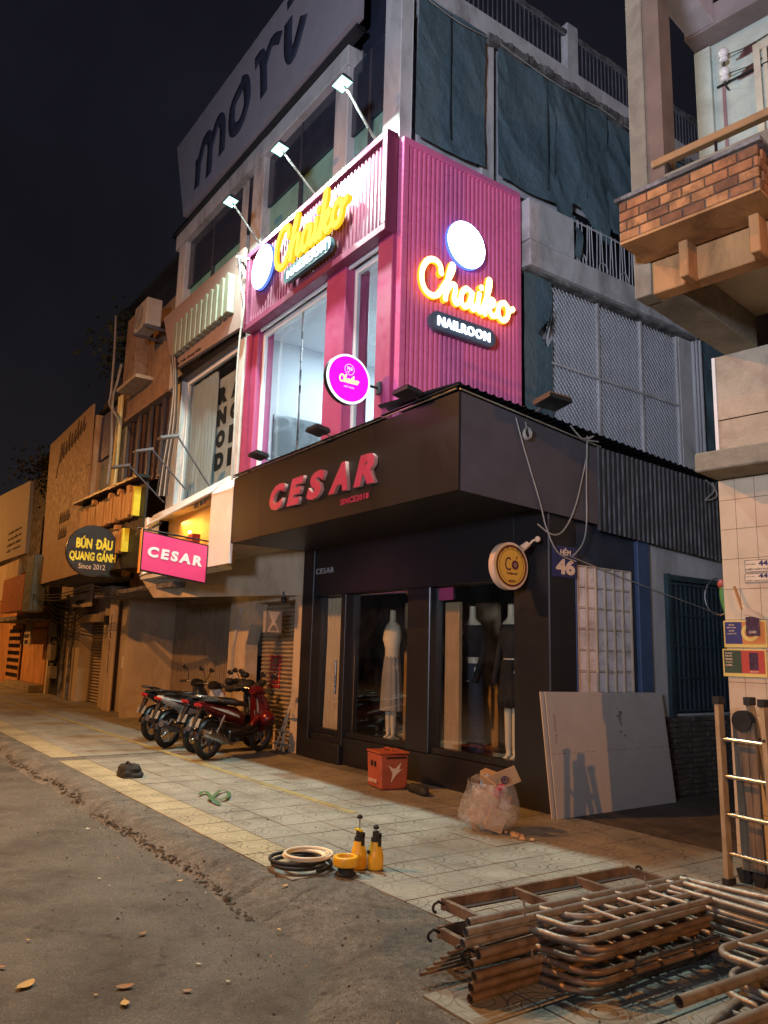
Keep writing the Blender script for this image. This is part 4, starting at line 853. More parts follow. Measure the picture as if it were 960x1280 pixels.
# pink CESAR blade sign
X_ = -12.17; PS = thing('blade_sign', 'pink rectangular lit blade sign reading CESAR in front of the display canopy', 'sign', (X_, 4.5, 3.0))
y0, y1 = 3.93, 5.04; bz = lambda y: 2.80-.09*(y-3.93)
pk = mat('pink_sign_face', (.75,.06,.20), .4, var=.03, bump=.02)
MB().hexa([(X_-.06,y0,bz(y0)),(X_,y0,bz(y0)),(X_,y1,bz(y1)-.03),(X_-.06,y1,bz(y1)-.03)],[(X_-.06,y0,bz(y0)+.64),(X_,y0,bz(y0)+.64),(X_,y1,bz(y1)+.61),(X_-.06,y1,bz(y1)+.61)]).build('sign_box', M['black'], PS)
MB().hexa([(X_,y0+.02,bz(y0)+.02),(X_+.006,y0+.02,bz(y0)+.02),(X_+.006,y1-.02,bz(y1)-.01),(X_,y1-.02,bz(y1)-.01)],[(X_,y0+.02,bz(y0)+.62),(X_+.006,y0+.02,bz(y0)+.62),(X_+.006,y1-.02,bz(y1)+.59),(X_,y1-.02,bz(y1)+.59)]).build('sign_face', pk, PS)
text('lettering', 'CESAR', M['white'], PS, (X_+.008, 4.49, 3.07), (0,1,-.10), (0,0,1), height=.17, width=.92, ext=.004, bold=.05, space=1.35, shear=.1)
MB().box(X_-.07, y0-.012, 2.76, X_+.01, y0-.002, 3.48).build('edge_strip', mat('orange_edge', (.7,.30,.06), .5), PS); MB().tube([(X_-.03, y0-.08, 3.47), (X_-.03, 5.3, 3.36)], .014, 6).build('bracket_arm', M['black'], PS)
# hourglass blade sign
X_ = -11.92; HG = thing('blade_sign', 'small square grey blade sign with a pale hourglass emblem by the shutter', 'sign', (X_, 6.2, 2.1)); y0, y1, z0, z1 = 6.02, 6.36, 1.90, 2.30
gy = mat('grey_lightbox', (.26,.22,.17), .5, bump=.03)
MB().box(X_-.08, y0, z0, X_, y1, z1).build('sign_box', gy, HG, bev=.02); cy = (y0+y1)/2
MB().prism([(-.11,.17),(.11,.17),(.025,0),(.11,-.17),(-.11,-.17),(-.025,0)][::-1], (X_, cy, 2.10), (0,1,0), (0,0,1), (.006,0,0)).build('hourglass_emblem', crm, HG)
MB().prism([(-.08,-.15),(.08,-.15),(.03,-.06),(-.03,-.06)], (X_+.0065, cy, 2.10), (0,1,0), (0,0,1), (.003,0,0)).build('hourglass_emblem', gy, HG)
for z in (1.95, 2.25): MB().tube([(X_-.04, y1, z), (X_-.04, 6.42, z)], .012, 6).build('bracket_arm', M['black'], HG); 
# red hourglass print on the shutter
EM = thing('shutter_emblem', 'dark red printed hourglass emblem in a frame on the ribbed roller shutter', 'emblem', (-12.75, 6.68, 1.25)); rd = mat('dark_red_print', (.42,.012,.03), .6, bump=0); ex, ez, ey = -12.72, 1.27, 6.676
mb = MB()
for k in range(8):
    z = ez-.30+k*.0735+.01
    hw = .06+.10*abs(k-3.5)/3.5
    mb.box(ex-.20, ey-.004, z, ex-.16, ey+.01, z+.05); mb.box(ex+.16, ey-.004, z, ex+.20, ey+.01, z+.05)
    if k in (0, 7): mb.box(ex-.16, ey-.004, z, ex+.16, ey+.01, z+.045)
    mb.box(ex-hw*.8, ey-.004, z, ex-hw*.8+.035, ey+.01, z+.05); mb.box(ex+hw*.8-.035, ey-.004, z, ex+hw*.8, ey+.01, z+.05)
    if k in (1, 2): mb.box(ex-hw*.6, ey-.004, z, ex+hw*.6, ey+.01, z+.05)
mb.build('emblem_print', rd, EM)
q = PY(355, 750, 6.3); CM = thing('security_camera', 'small dark dome camera hanging under the soffit over the shutter', 'camera', q); MB().ball(q, .055).build('dome', M['black'], CM); MB().cyl(q+V((0,0,.03)), q+V((0,0,.14)), .03, n=10).build('mount', M['darkgrey'], CM)
# corrugated gate recess
GT = MB().box(-18.7, 7.02, 0, -14.3, 7.05, 2.75).build('corrugated_gate', M['sheet'], B)
n = int(4.1/.11)
for i in range(n): MB().box(-18.65+i*.11, 6.99, .05, -18.65+i*.11+.06, 7.019, 2.6).build('gate_rib', M['sheet'], GT)
pbox('recess_side_wall', M['cream'], -18.9, 5.9, 0, -18.72, 7.05, 2.8); pbox('recess_soffit', M['grime'], -19.3, 5.2, 2.75, -14.2, 7.1, 2.85)
pbox('recess_wall', CR, -14.4, 6.72, 0, -14.26, 7.05, 2.7)
mb = MB()
for k in range(9): x = -14.85+.09*k*.6; mb.tube(spline3([(x, 6.85, 2.7), (x+.05*math.sin(k), 6.83, 2.0), (x-.07*math.cos(k*2), 6.80, 1.5), (x+.08*math.sin(k*3), 6.82, 1.0), (x, 6.84, .4)]), .012, 5)
tag(mb.build('cable_bundle', M['dkwire']), 'tangle of dark cables hanging between the corrugated gate and the shutter', 'cable')
for k, z in enumerate((1.55, 1.18)): tag(MB().box(-14.72, 6.74, z, -14.5, 6.84, z+.26).build('meter_box', M['concrete'], bev=0), ('upper' if k == 0 else 'lower')+' electric meter box among the cables by the gate', 'meter box', 'meter boxes by the gate')
# ================================================================== NOODLE SHOP BUILDING
N2 = thing('shop_building', 'brown rendered building with black board of wooden letters over the pavement', 'building', (-17.5, 6.5, 0)); B = N2
brn = mat('brown_render', (.30,.20,.125), .9, var=.2, dirt=(.08,.055,.04), dscale=1.5, damt=.6, bump=.35)
pbox('upper_wall', brn, -19.0, FY+.1, 6.9, -15.4, FY+.5, 8.6); pbox('upper_wall_band', brn, -18.9, FY, 6.9, -15.4, FY+.1, 6.98)
pbox('side_wall', brn, -15.6, FY+.5, 4.2, -15.5, 9, 8.6); pbox('back_wall', brn, -20.9, 8.5, 2.8, -15.6, 8.6, 8.0)
with part('parapet', brn) as g: g.prism([(-18.9,8.6),(-15.5,8.6),(-15.5,9.3),(-17.0,9.3),(-18.3,9.0),(-18.9,8.9)], (0,FY+.5,0), (1,0,0), (0,0,1), (0,-.3,0))
pbox('wall_fin', brn, -18.0, FY-.2, 7.6, -17.2, FY+.1, 9.3, bev=.01); pbox('fin_ledge', CR, -18.1, FY-.3, 7.52, -16.7, FY+.1, 7.6)
wg = mat('dark_shutter_panel', (.10,.055,.035), .5, .0, var=.3, bump=.1)
WN = pbox('window', M['glassdk'], -18.3, FY+.2, 5.2, -14.96, FY+.25, 6.9)
for i in range(8): x = -18.2+i*.42; MB().box(x, FY+.15, 5.2, x+(.28 if i % 2 else .12), FY+.19, 6.88).build('shutter_panel', wg, WN)
for i in range(5): x = -18.25+i*.8; MB().box(x, FY+.08, 5.2, x+.05, FY+.14, 6.9).build('window_bar', M['darkgrey'], WN)
yp = mat('cream_pipe', (.62,.52,.24), .5, var=.1)
for x in (-18.45, -18.62): MB().tube([(x, FY-.05, 4.9), (x, FY-.05, 7.6)], .05, 8).build('drain_pipe', yp, B)
pbox('blue_panel', mat('navy_blue_panel', (.05,.06,.16), .5, var=.1), -20.6, FY+.05, 6.35, -19.0, FY+.1, 7.55); pbox('pale_wall', mat('pale_green_wall', (.34,.37,.32), .8, dirt=(.12,.12,.1)), -20.9, FY+.12, 4.9, -18.3, FY+.3, 6.9); pbox('blue_wall', bpy.data.materials['navy_blue_panel'], -21.2, FY+.3, 6.9, -19, FY+.4, 7.8)
# board with wooden letters
BB = thing('sign_board', 'black slatted sign board with two rows of tall wooden plank letters', 'sign', (-18.2, 5.1, 3.2))
MB().prism([(-20.6,3.45),(-15.75,3.22),(-15.70,5.05),(-20.7,5.2)], (0,5.12,0), (1,0,0), (0,0,1), (0,-.05,0)).build('board', mat('black_boarding', (.022,.018,.015), .6, var=.4, stretch=(5,1,1)), BB)
MB().prism([(-20.9,5.2),(-15.6,5.05),(-15.6,5.11),(-20.9,5.26)], (0,5.12,0), (1,0,0), (0,0,1), (0,-.26,0)).build('awning_roof', M['black'], BB)
wood = mat('varnished_wood', (.50,.27,.09), .5, var=.25, vs_=2, stretch=(8,8,.6), bump=.2); yel = mat('bright_yellow_edge', (.75,.62,.03), .5)
def wletter(x0, x1, zb, zt, pat):
    n = max(2, int((x1-x0)/.17))
    for i in range(n):
        a = x0+(x1-x0)*i/n; h = pat[i % len(pat)]
        MB().box(a+.01, 4.93, zb+h[0], a+(x1-x0)/n-.015, 5.06, zt+h[1]).build('plank', wood, BB)
x = -20.2
for k, (ww, pat) in enumerate(((.62, ((0,0),(.0,.04),(.05,-.04))), (.62, ((.04,.03),(0,0),(.03,0))), (.6, ((0,.0),(.02,.03))), (.62, ((0,0),(.03,.0),(0,.05))), (.6, ((0,.04),(.05,0))), (.62, ((0,0),(0,.04),(.04,-.02))))):
    wletter(x, x+ww, 4.36-.01*k, 4.92-.015*k+.03*(k == 2), pat)
    if k in (1, 3, 4, 5): MB().box(x+.18, 4.94, 5.0-.02*k, x+.36, 5.05, 5.12-.02*k).build('accent_block', wood, BB)
    x += ww+.07
MB().box(-16.08, 4.92, 4.30, -15.98, 5.06, 4.92).build('yellow_end_plank', yel, BB)
x = -18.0
for k in range(3): wletter(x, x+.42, 3.60, 4.08, ((0,0),(.03,.02))); x += .48
MB().box(-16.62, 4.92, 3.60, -16.54, 5.06, 4.1).build('yellow_end_plank', yel, BB); MB().box(-17.3, 4.94, 4.14, -17.1, 5.05, 4.24).build('accent_block', wood, BB)
# round blade sign
c = V((-17.1, 4.50, 3.62)); rr = .55
RB = thing('blade_sign', 'round black blade sign with yellow letters BÚN ĐẬU QUANG GÁNH Since 2012', 'sign', c)
MB().cyl(c-V((.10,0,0)), c, rr, n=40).build('sign_drum', M['black'], RB); MB().cyl(c, c+V((.006,0,0)), rr*.97, n=40).build('face', mat('black_sign_face', (.015,.014,.014), .5, bump=.02), RB)
yl = mat('yellow_print', (.80,.66,.04), .5, bump=0)
text('lettering', 'BÚN', yl, RB, c+V((.008,-.20,.17)), U_, W_, height=.27, width=.33, ext=.003, bold=.05); text('lettering', 'DÂU', yl, RB, c+V((.008,.225,.17)), U_, W_, height=.27, width=.34, ext=.003, bold=.05)
MB().box(c.x+.006, c.y+.035, c.z+.125, c.x+.012, c.y+.10, c.z+.150).box(c.x+.006, c.y+.215, c.z+.01, c.x+.012, c.y+.24, c.z+.032).build('letter_accent', yl, RB); text('lettering', 'QUANG GÁNH', yl, RB, c+V((.008,.0,-.12)), U_, W_, height=.26, width=.96, ext=.003, bold=.045)
text('lettering', 'Since 2012', crm, RB, c+V((.008,.0,-.34)), U_, W_, height=.11, width=.55, ext=.003)
MB().tube([c+V((-.05,rr,.05)), c+V((-.05,.62,.05))], .02, 6).build('bracket_arm', M['black'], RB)
# outdoor air conditioner
AC = thing('air_conditioner', 'grey outdoor air conditioning unit high on the brown wall beside the slanting board', 'air conditioner', (-15.95, 5.0, 8.3)); x0 = -16.35
MB().box(x0, 4.72, 8.32, x0+.8, 5.05, 8.92).build('casing', mat('beige_casing', (.38,.35,.31), .5), AC, bev=.015)
q = V((x0+.3, 4.715, 8.62)); mb = MB()
for r_ in (.08, .14, .2, .25): ring(mb, q, V((1,0,0)), V((0,0,1)), r_, .012, .002)
mb.build('fan_grille', M['darkgrey'], AC)
for x in (x0+.08, x0+.7): MB().box(x, 4.7, 8.26, x+.04, 5.35, 8.315).build('bracket', M['darkgrey'], AC)
# ground floor: side pipes, wall, next shutters
pbox('pillar', CR, -20.6, 6.3, 0, -19.0, 6.95, 2.9, bev=.01); pbox('lintel_wall', M['ochre'], -20.7, 6.45, 2.9, -15.6, 6.9, 4.2)
for x in (-20.95, -21.15, -20.75): MB().tube([(x, 6.2, 0), (x, 6.2, 3.1)], .06, 8).build('drain_pipe', CR, B)
text('lettering', 'KHOAN CẮT BÊ TÔNG', brown, B, (-20.95, 6.135, 1.7), (0,0,1), (-1,0,0), height=.09, width=1.5, ext=.003, bold=.03)
pbox('upper_block', brn, -15.7, 5.5, 4.3, -15.45, 9, 7.0)
# ================================================================== TALL ORANGE PANEL BUILDING
N3 = thing('shop_building', 'tall flat orange panelled shopfront at the left with scribbled dark lettering', 'building', (-23, 6.5, 0)); B = N3
opn = mat('orange_beige_panel', (.46,.31,.17), .6, var=.06, dirt=(.30,.20,.11), dscale=.8, damt=.3, bump=.06)
with part('facade_panel', opn) as g: g.prism([(-24.95,3.40),(-20.35,3.42),(-20.75,7.95),(-25.5,7.8)], (0,5.16,0), (1,0,0), (0,0,1), (0,-.05,0))
pbox('panel_joint', M['darkgrey'], -25.2, 5.105, 6.25, -20.55, 5.109, 6.275)
with part('side_return', opn) as g: g.box(-20.6, 5.165, 3.4, -20.5, 8, 7.6)
pbox('soffit', M['grime'], -25.0, 5.17, 3.38, -20.35, 6.6, 3.42); pbox('back_wall', brn, -25, 8, 2.9, -20.4, 8.1, 8.0)
mb = MB()
for k in range(9):
    x = -24.0+k*.30; z = 6.95+.05*k; stroke(mb, [(x, z+.05), (x+.10, z+.40+.15*(k % 3 == 0)), (x+.16, z), (x+.3, z+.2)], .035, 5.10)
stroke(mb, [(-24.2,6.5),(-24.05,6.9),(-23.6,7.5)], .04, 5.10); mb.build('script_lettering', mat('dark_brush_letter', (.10,.06,.035), .6, bump=0), B)
mb = MB()
for (xx, zz, n_) in ((-23.2, 5.0, 5), (-23.15, 4.55, 4)):
    for k in range(n_): x = xx+k*.22; z = zz; stroke(mb, [(x, z), (x+.06, z+.28), (x+.12, z+.04), (x+.2, z+.16)], .04, 5.10)
mb.build('logo_lettering', bpy.data.materials['dark_brush_letter'], B)
pbox('side_sign', M['cream'], -24.6, 6.0, 2.72, -22.6, 6.05, 3.36); text('lettering', 'eighteen', blk, B, (-23.6, 5.995, 3.15), (1,0,0), (0,0,1), height=.22, width=1.5, ext=.004, bold=.03); text('lettering', 'again', blk, B, (-23.7, 5.995, 2.87), (1,0,0), (0,0,1), height=.2, width=.9, ext=.004, bold=.03)
pbox('pillar', CR, -26.6, 6.35, 0, -24.65, 6.9, 3.3, bev=.01); pbox('pillar', CR, -22.15, 6.3, 0, -21.25, 6.9, 3.0, bev=.01); pbox('lintel', CR, -24.65, 6.4, 2.5, -22.15, 6.9, 3.3)
SHT = pbox('roller_shutter', sl, -24.65, 6.72, 0, -22.15, 6.74, 2.5)
for k in range(28): z = .05+k*.088; MB().tube([(-24.65, 6.71, z), (-22.15, 6.71, z)], .034, 6).build('slat', sl, SHT)
pbox('wall_above', CR, -27.6, 6.3, 2.9, -24.65, 6.6, 4.1)
# ================================================================== FAR LEFT BUILDINGS
N4 = thing('shop_building', 'low dim shop at the far left with dark doorway and lattice screen', 'building', (-31, 6.5, 0)); B = N4
pbox('wall', M['ochre'], -60, 6.6, 0, -26.6, 7, 4.6); pbox('upper_wall', M['grime'], -60, 7.5, 4.6, -28, 8, 9.5)
pbox('doorway', M['black'], -28.9, 6.55, 0, -27.6, 6.599, 2.6); pbox('door_frame', CR, -29.15, 6.45, 0, -28.9, 6.6, 2.6); pbox('orange_door', M['ochre'], -33.4, 6.5, .25, -29.6, 6.56, 2.2, bev=.01)
pbox('step', M['concrete'], -34, 6.0, 0, -29.4, 6.5, .25, bev=.02); pbox('awning', M['grime'], -34.5, 5.4, 2.45, -27.4, 6.6, 2.6)
L_ = pbox('lattice_screen', M['ochre'], -36.5, 6.5, .2, -34.0, 6.54, 2.4)
for i in range(7):
    for j in range(7): MB().box(-36.35+i*.34, 6.47, .35+j*.29, -36.15+i*.34, 6.499, .5+j*.29).build('lattice_hole', M['black'], L_)
t_ = thing('sign_board', 'large pale grey billboard with small rows of text at the far left', 'sign', (-31, 5.1, 4.5)); mb = MB().prism([(-37,4.75),(-27.45,4.55),(-27.85,7.05),(-37,7.6)], (0,5.2,0), (1,0,0), (0,0,1), (0,-.12,0)); mb.build('board', mat('pale_billboard', (.30,.27,.24), .6, var=.05), t_)
for k in range(4): text('lettering', ('TƯ VẤN CHĂM SÓC', 'TƯ VẤN MIỄN PHÍ', 'CHĂM SÓC RĂNG', 'LIỆU TRÌNH'.ljust(12))[k].strip(), blk, t_, (-29.6, 5.075, 5.55-.22*k), (1,0,0), (0,0,1), height=.11, width=2.4, ext=.004, bold=.02)
t_ = thing('sign_board', 'smaller dim cream board hanging under the grey billboard', 'sign', (-30, 5.1, 3.2)); MB().box(-36, 5.1, 3.15, -28.4, 5.2, 4.45).build('board', CR, t_)
t_ = thing('sign_box', 'rust orange box sign beside a grey green metal duct at the far left', 'sign', (-27.7, 5.0, 2.5)); MB().box(-29.6, 4.9, 2.65, -26.1, 5.2, 3.8).build('box', mat('rust_orange_panel', (.34,.12,.04), .5, var=.1), t_, bev=.02)
t_ = thing('metal_duct', 'upright grey green metal box column next to the rust orange sign', 'duct', (-25.4, 5.0, 2.5)); MB().box(-26.05, 4.9, 2.6, -25.0, 5.3, 4.3).build('duct', mat('grey_green_metal', (.13,.15,.13), .45, .2), t_, bev=.02)
c = V((-29.9, 5.9, 2.45)); t_ = thing('round_sign', 'round pale pictured sign over a small text plate by the dark doorway', 'sign', c); MB().cyl(c+V((0,.05,0)), c, .58, n=28).build('disc', M['concrete'], t_); MB().box(c.x-.5, c.y-.01, c.z-.85, c.x+.5, c.y+.04, c.z-.4).build('plate', CR, t_)
text('lettering', 'WATCH', blk, t_, c+V((0,-.01,.05)), (1,0,0), (0,0,1), height=.2, width=.9, ext=.004, bold=.03); text('lettering', 'DA LAT', blk, t_, c+V((0,-.02,-.52)), (1,0,0), (0,0,1), height=.13, width=.8, ext=.004, bold=.04); text('lettering', 'BKK', blk, t_, c+V((0,-.02,-.73)), (1,0,0), (0,0,1), height=.13, width=.6, ext=.004, bold=.04)
mb = MB()
for k in range(14):
    a = k*1.7; x = -26.9+.5*math.sin(a); mb.tube(spline3([(x, 6.2, 3.0), (x+.3*math.sin(k), 6.15, 2.3), (x-.3*math.cos(k*2), 6.2, 1.6), (x+.3*math.sin(k*3), 6.2, 1.0), (x+.1, 6.25, .3)]), .022, 5)
for k in range(3): mb.tube([(-26.8+.42*math.cos(t*.42), 6.12, 1.35+.38*math.sin(t*.42)+.05*k) for t in range(15)], .03, 5, closed=True)
tag(mb.build('cable_bundle', M['dkwire']), 'big tangle of black cables and loops on the pillar at the left', 'cable')
for k, (x, z, s_, lab) in enumerate(((-27.0, 1.9, .5, 'upper'), (-26.9, 1.15, .55, 'middle'), (-26.7, .6, .42, 'lowest'))): tag(MB().box(x-s_/2, 6.0, z, x+s_/2, 6.3, z+s_*.9).build('meter_box', M['concrete']), lab+' round faced meter box in the cable tangle on the left pillar', 'meter box', 'meter boxes on the left pillar')
mb = MB()
for k in range(5): mb.tube(spline3([(-25.2-.2*k, 5.3, 3.3), (-24.9, 5.6, 2.85-.12*k), (-23.9, 5.9, 2.72-.10*k), (-22.9, 6.2, 2.75)]), .018, 5)
tag(mb.build('cable_bundle', M['dkwire']), 'dark cables sagging under the orange panel soffit', 'cable')
# cables running down the facades between the buildings
def fcable(lab, pts, r=.014, m='wire', Y=5.0): 
    o = MB().tube(spline3([PY(px, py, Y) for px, py in pts]), r, 5).build('cable', M[m]); tag(o, lab, 'cable')
fcable('pale cable falling from the roof of the brown building and curling at the blue panel', ((145,395),(143,440),(139,490),(137,505),(146,520),(151,530)), .03)
fcable('second pale cable beside the cream pipe on the brown building', ((152,455),(146,480),(141,500),(139,560),(134,605)), .03)
for k in range(5): fcable('%s pale cable running down beside the curtained window' % ('outermost', 'second', 'third', 'fourth', 'innermost')[k], ((214+k*1.5,445),(217+k,480),(211+k*2,530),(203+k*2.4,575),(196+k*3,620)), .02, 'wire' if k % 2 else 'dkwire', 5.05)
fcable('grey green cable dropping beside the left edge of the pink sign', ((303,330),(300,350),(305,380),(300,420),(296,470),(292,560),(290,600)), .018, 'wire')
t_ = thing('cable_bracket', 'short white bracket arm sticking out at the top left of the pink sign', 'bracket', PY(305,322,5.0)); MB().tube([PY(296,321,5.0), PY(312,324,5.06)], .02, 6).build('arm', M['white'], t_); MB().tube([PY(299,323,5.0), PY(301,345,5.05)], .03, 6).build('junction_box', M['darkgrey'], t_)
# dark rooftops, trees and buildings far behind
DB = mat('unlit_distant_render', (.10,.085,.07), .9, var=.4, vs_=.6, bump=.2, bs=4)
def far_building(lab, x0, x1, z0, z1, y0=7.2, y1=14, nwin=3):
    t_ = thing('distant_building', lab, 'building', ((x0+x1)/2, y0, 0)); MB().box(x0, y0, z0, x1, y1, z1).build('wall', DB, t_)
    for i in range(nwin):
        for j in range(max(1, int((z1-z0)/3))): a = x0+(x1-x0)*(i+.2)/nwin; MB().box(a, y0-.04, z0+.8+j*3, a+(x1-x0)/nwin*.55, y0-.001, z0+2.4+j*3).build('window', M['glassdk'], t_)
    MB().box(x0-.1, y0-.5, z1-3.1, x1+.1, y0-.05, z1-2.9).build('balcony_slab', DB, t_); MB().box(x0-.1, y0-.3, z1, x1+.1, y0+.2, z1+.15).build('roof_edge', DB, t_)
    for i in range(8): a = x0+(x1-x0)*i/8; MB().box(a, y0-.48, z1-2.88, a+.05, y0-.44, z1-2.0).build('baluster', DB, t_)
    return t_
far_building('dark narrow building with balconies above the orange panel building', -25, -19.1, 6.9, 12.2, 7.0)
far_building('unlit grey building rising behind the far left billboard', -44, -28.5, 4.5, 11.0, 8.5, 16, 5)
far_building('dark low block closing the street view at the far left edge', -75, -46, 0, 7.5, 6.8, 14, 8)
lf = mat('night_foliage', (.045,.055,.03), .8, var=.5, bump=0)
def tree(x, y, z0, r, lab, nleaf=700, trunk=True):
    t_ = thing('tree', lab, 'tree', (x, y, 0)); rnd = random.Random(int(x*10))
    if trunk:
        MB().tube([(x, y, 0), (x+.1, y, z0*.5), (x, y, z0)], [.22,.17,.13], 8).build('trunk', M['grime'], t_)
    lm = MB(); br = MB()
    for k in range(9):
        a = rnd.random()*6.28; e = V((x+math.cos(a)*r*.8, y+math.sin(a)*r*.8, z0+rnd.random()*r)); br.tube([(x, y, z0-.2), (V((x,y,z0))+e)/2+V((0,0,.2)), e], [.07,.045,.02], 5)
        for q in range(nleaf//9):
            p = e+V((rnd.gauss(0,1), rnd.gauss(0,1), rnd.gauss(0,.8)))*r*.32; d = V((rnd.gauss(0,1), rnd.gauss(0,1), rnd.gauss(0,.6))).normalized(); s = d.orthogonal().normalized()*.06; d *= .14
            lm.add([p-s*.2, p+d*.5-s, p+d, p+d*.5+s], [(0,1,2,3)])
    br.build('limbs', M['grime'], t_); lm.build('crown', lf, t_)
tree(-20.5, 6.6, 9.2, 1.3, 'scraggly dark rooftop shrub against the night sky above the brown building', 900, False)
tree(-31, 6.9, 7.6, 1.5, 'dark leafy tree behind the far left billboard', 1100)
# ================================================================== BALCONY BUILDING ON THE RIGHT (turned 8 degrees)
TH = R(8); RU = V((math.cos(TH), math.sin(TH), 0)); RV = V((-math.sin(TH), math.cos(TH), 0)); RA = V((-3.93, 6.5, 0)); RW = V((0,0,1))
def Q(u, v, z): return RA + RU*u + RV*v + RW*z
class RB_(MB):
    def rb(s, u0, v0, z0, u1, v1, z1):
        u0, u1 = sorted((u0, u1)); v0, v1 = sorted((v0, v1)); z0, z1 = sorted((z0, z1))
        return s.hexa([Q(u0,v0,z0), Q(u1,v0,z0), Q(u1,v1,z0), Q(u0,v1,z0)], [Q(u0,v0,z1), Q(u1,v0,z1), Q(u1,v1,z1), Q(u0,v1,z1)])
RBG = thing('balcony_building', 'old corner house on the right with tiled wall, concrete columns and brick planter balcony', 'building', RA); B = RBG
def rp(name, m, *b, parent=None, bev=0, **kw):
    mb = RB_().rb(*b)
    if bev: mb.bevel(bev)
    return mb.build(name, m, parent if parent is not None else B, **kw)
CO_, OC = M['concrete'], M['ochre']
mint = mat('mint_grey_render', (.40,.46,.40), .85, var=.1, dirt=(.22,.25,.22), dscale=2.5, damt=.5, bump=.3)
tilw = mat('cream_wall_tile', (.58,.47,.33), .35, var=.04, dirt=(.40,.30,.2), dscale=2.5, damt=.3, bump=.08)
grout = mat('dark_grout', (.12,.08,.05), .9, bump=.2)
rp('ground_wall', grout, 0.01, 0.012, 0, 6, .3, 3.24); rp('ground_side_wall', M['greywhite'], 0.01, .3, 0, .2, 9, 8.2)
tm = {}
tw, th_ = .172, .268
for r_ in range(13):
    for c_ in range(9):
        u0 = -.027+c_*tw; z0 = -.16+r_*th_; ua = max(0, u0); za = max(0.0, z0); zb = min(3.24, z0+th_-.004)
        if u0+tw-.004 <= ua or zb <= za: continue
        o = RB_().rb(ua, 0.0, za, u0+tw-.004, .012, zb).build('wall_tile', tilw, B)
# ledge above tiles
rp('ledge', CO_, -.02, -.42, 3.25, 6, .1, 3.42, bev=.012)
rp('first_floor_wall', mat('rough_pebbledash', (.44,.36,.26), .95, var=.15, dirt=(.20,.15,.10), dscale=2, damt=.6, bump=.9, bs=50, bd=.01), .03, 0.0, 3.42, 6, .3, 3.80)
rp('first_floor_wall', bpy.data.materials['rough_pebbledash'], .03, -.005, 3.81, 6, .3, 4.42); rp('corner_trim', M['white'], 0.0, -.01, 3.425, .03, .05, 4.42)
# balcony floor: edge beams and soffit
rp('front_beam', OC, .25, -1.60, 4.42, 6, -1.45, 4.87, bev=.008); rp('side_beam', CO_, .12, -1.45, 4.42, .42, .0, 4.87, bev=.008)
rp('soffit_slab', M['cream'], .42, -1.45, 4.72, 6, 0, 4.85); rp('inner_beam', CO_, 1.6, -1.45, 4.45, 1.75, 0, 4.72)
rp('column', CO_, .11, -1.62, 4.42, .25, -1.42, 9.0, bev=.006); rp('column', mat('brown_concrete', (.17,.12,.09), .9, var=.2, dirt=(.12,.09,.07), bump=.5, bs=30), .25, -1.60, 5.30, .39, -1.40, 9.0)
rp('upper_kerb', CO_, .39, -1.62, 5.02, 6, -1.45, 5.38, bev=.006); rp('handrail', mat('wood_rail', (.34,.19,.08), .6, var=.2, stretch=(1,1,1)), .30, -1.64, 5.47, 6, -1.57, 5.53, bev=.006)
for u in (.42, .8, 1.3): MB().tube([Q(u,-1.6,5.38), Q(u,-1.6,5.47)], .012, 5).build('rail_post', M['black'], B)
for k in range(12):
    u = .45+k*.16; rp('slot_divider', OC, u, -1.60, 4.87, u+.07, -1.50, 5.02)
for u in (.58, 1.09): rp('bracket', OC, u-.035, -1.76, 4.40, u+.035, -1.60, 4.74, bev=.008)
# brick planter
PLv0, PLv1, pu0, pu1 = -2.02, -1.63, .22, 1.24
rp('planter_floor', M['grime'], pu0+.01, PLv0+.012, 4.70, pu1-.01, PLv1, 4.76); rp('planter_lip', M['grime'], pu0-.03, PLv0-.02, 5.03, pu1+.03, PLv1, 5.06)
rp('planter_core', grout, pu0+.012, PLv0+.014, 4.76, pu1-.012, PLv1-.01, 5.03); rp('planter_underside', OC, pu0, PLv0, 4.68, pu1, PLv1, 4.70)
bk2 = [mat('fired_brick_%s' % n_, c_, .85, var=.35, vs_=8, dirt=(.07,.035,.02), dscale=6, damt=.85, bump=.7, bs=45, bd=.006) for n_, c_ in (('light', (.42,.19,.07)), ('mid', (.32,.13,.05)), ('dark', (.19,.08,.035)))]
rb_rnd = random.Random(3)
for r_ in range(4):
    z0 = 4.705+r_*.081
    u = pu0 - (.10 if r_ % 2 else .0)
    k = 0
    while u < pu1:
        a, b = max(u, pu0), min(u+.155, pu1)
        if b-a > .02: rp('brick', bk2[rb_rnd.choice((0,0,1,1,2))], a, PLv0-.004*rb_rnd.random(), z0, b, PLv0+.02, z0+.070, bev=.005)
        u += .165
    for v0 in (-2.0, -1.86, -1.74):
        rp('brick', bk2[rb_rnd.choice((0,1,1))], pu1-.02, v0+(.05 if r_ % 2 else 0), z0, pu1+.004, v0+.11+(.0 if r_ % 2 else 0)+.01, z0+.07, bev=.004)
        rp('brick', bk2[rb_rnd.choice((0,1,2))], pu0-.004, v0+(.05 if r_ % 2 else 0), z0, pu0+.02, v0+.12, z0+.07, bev=.004)
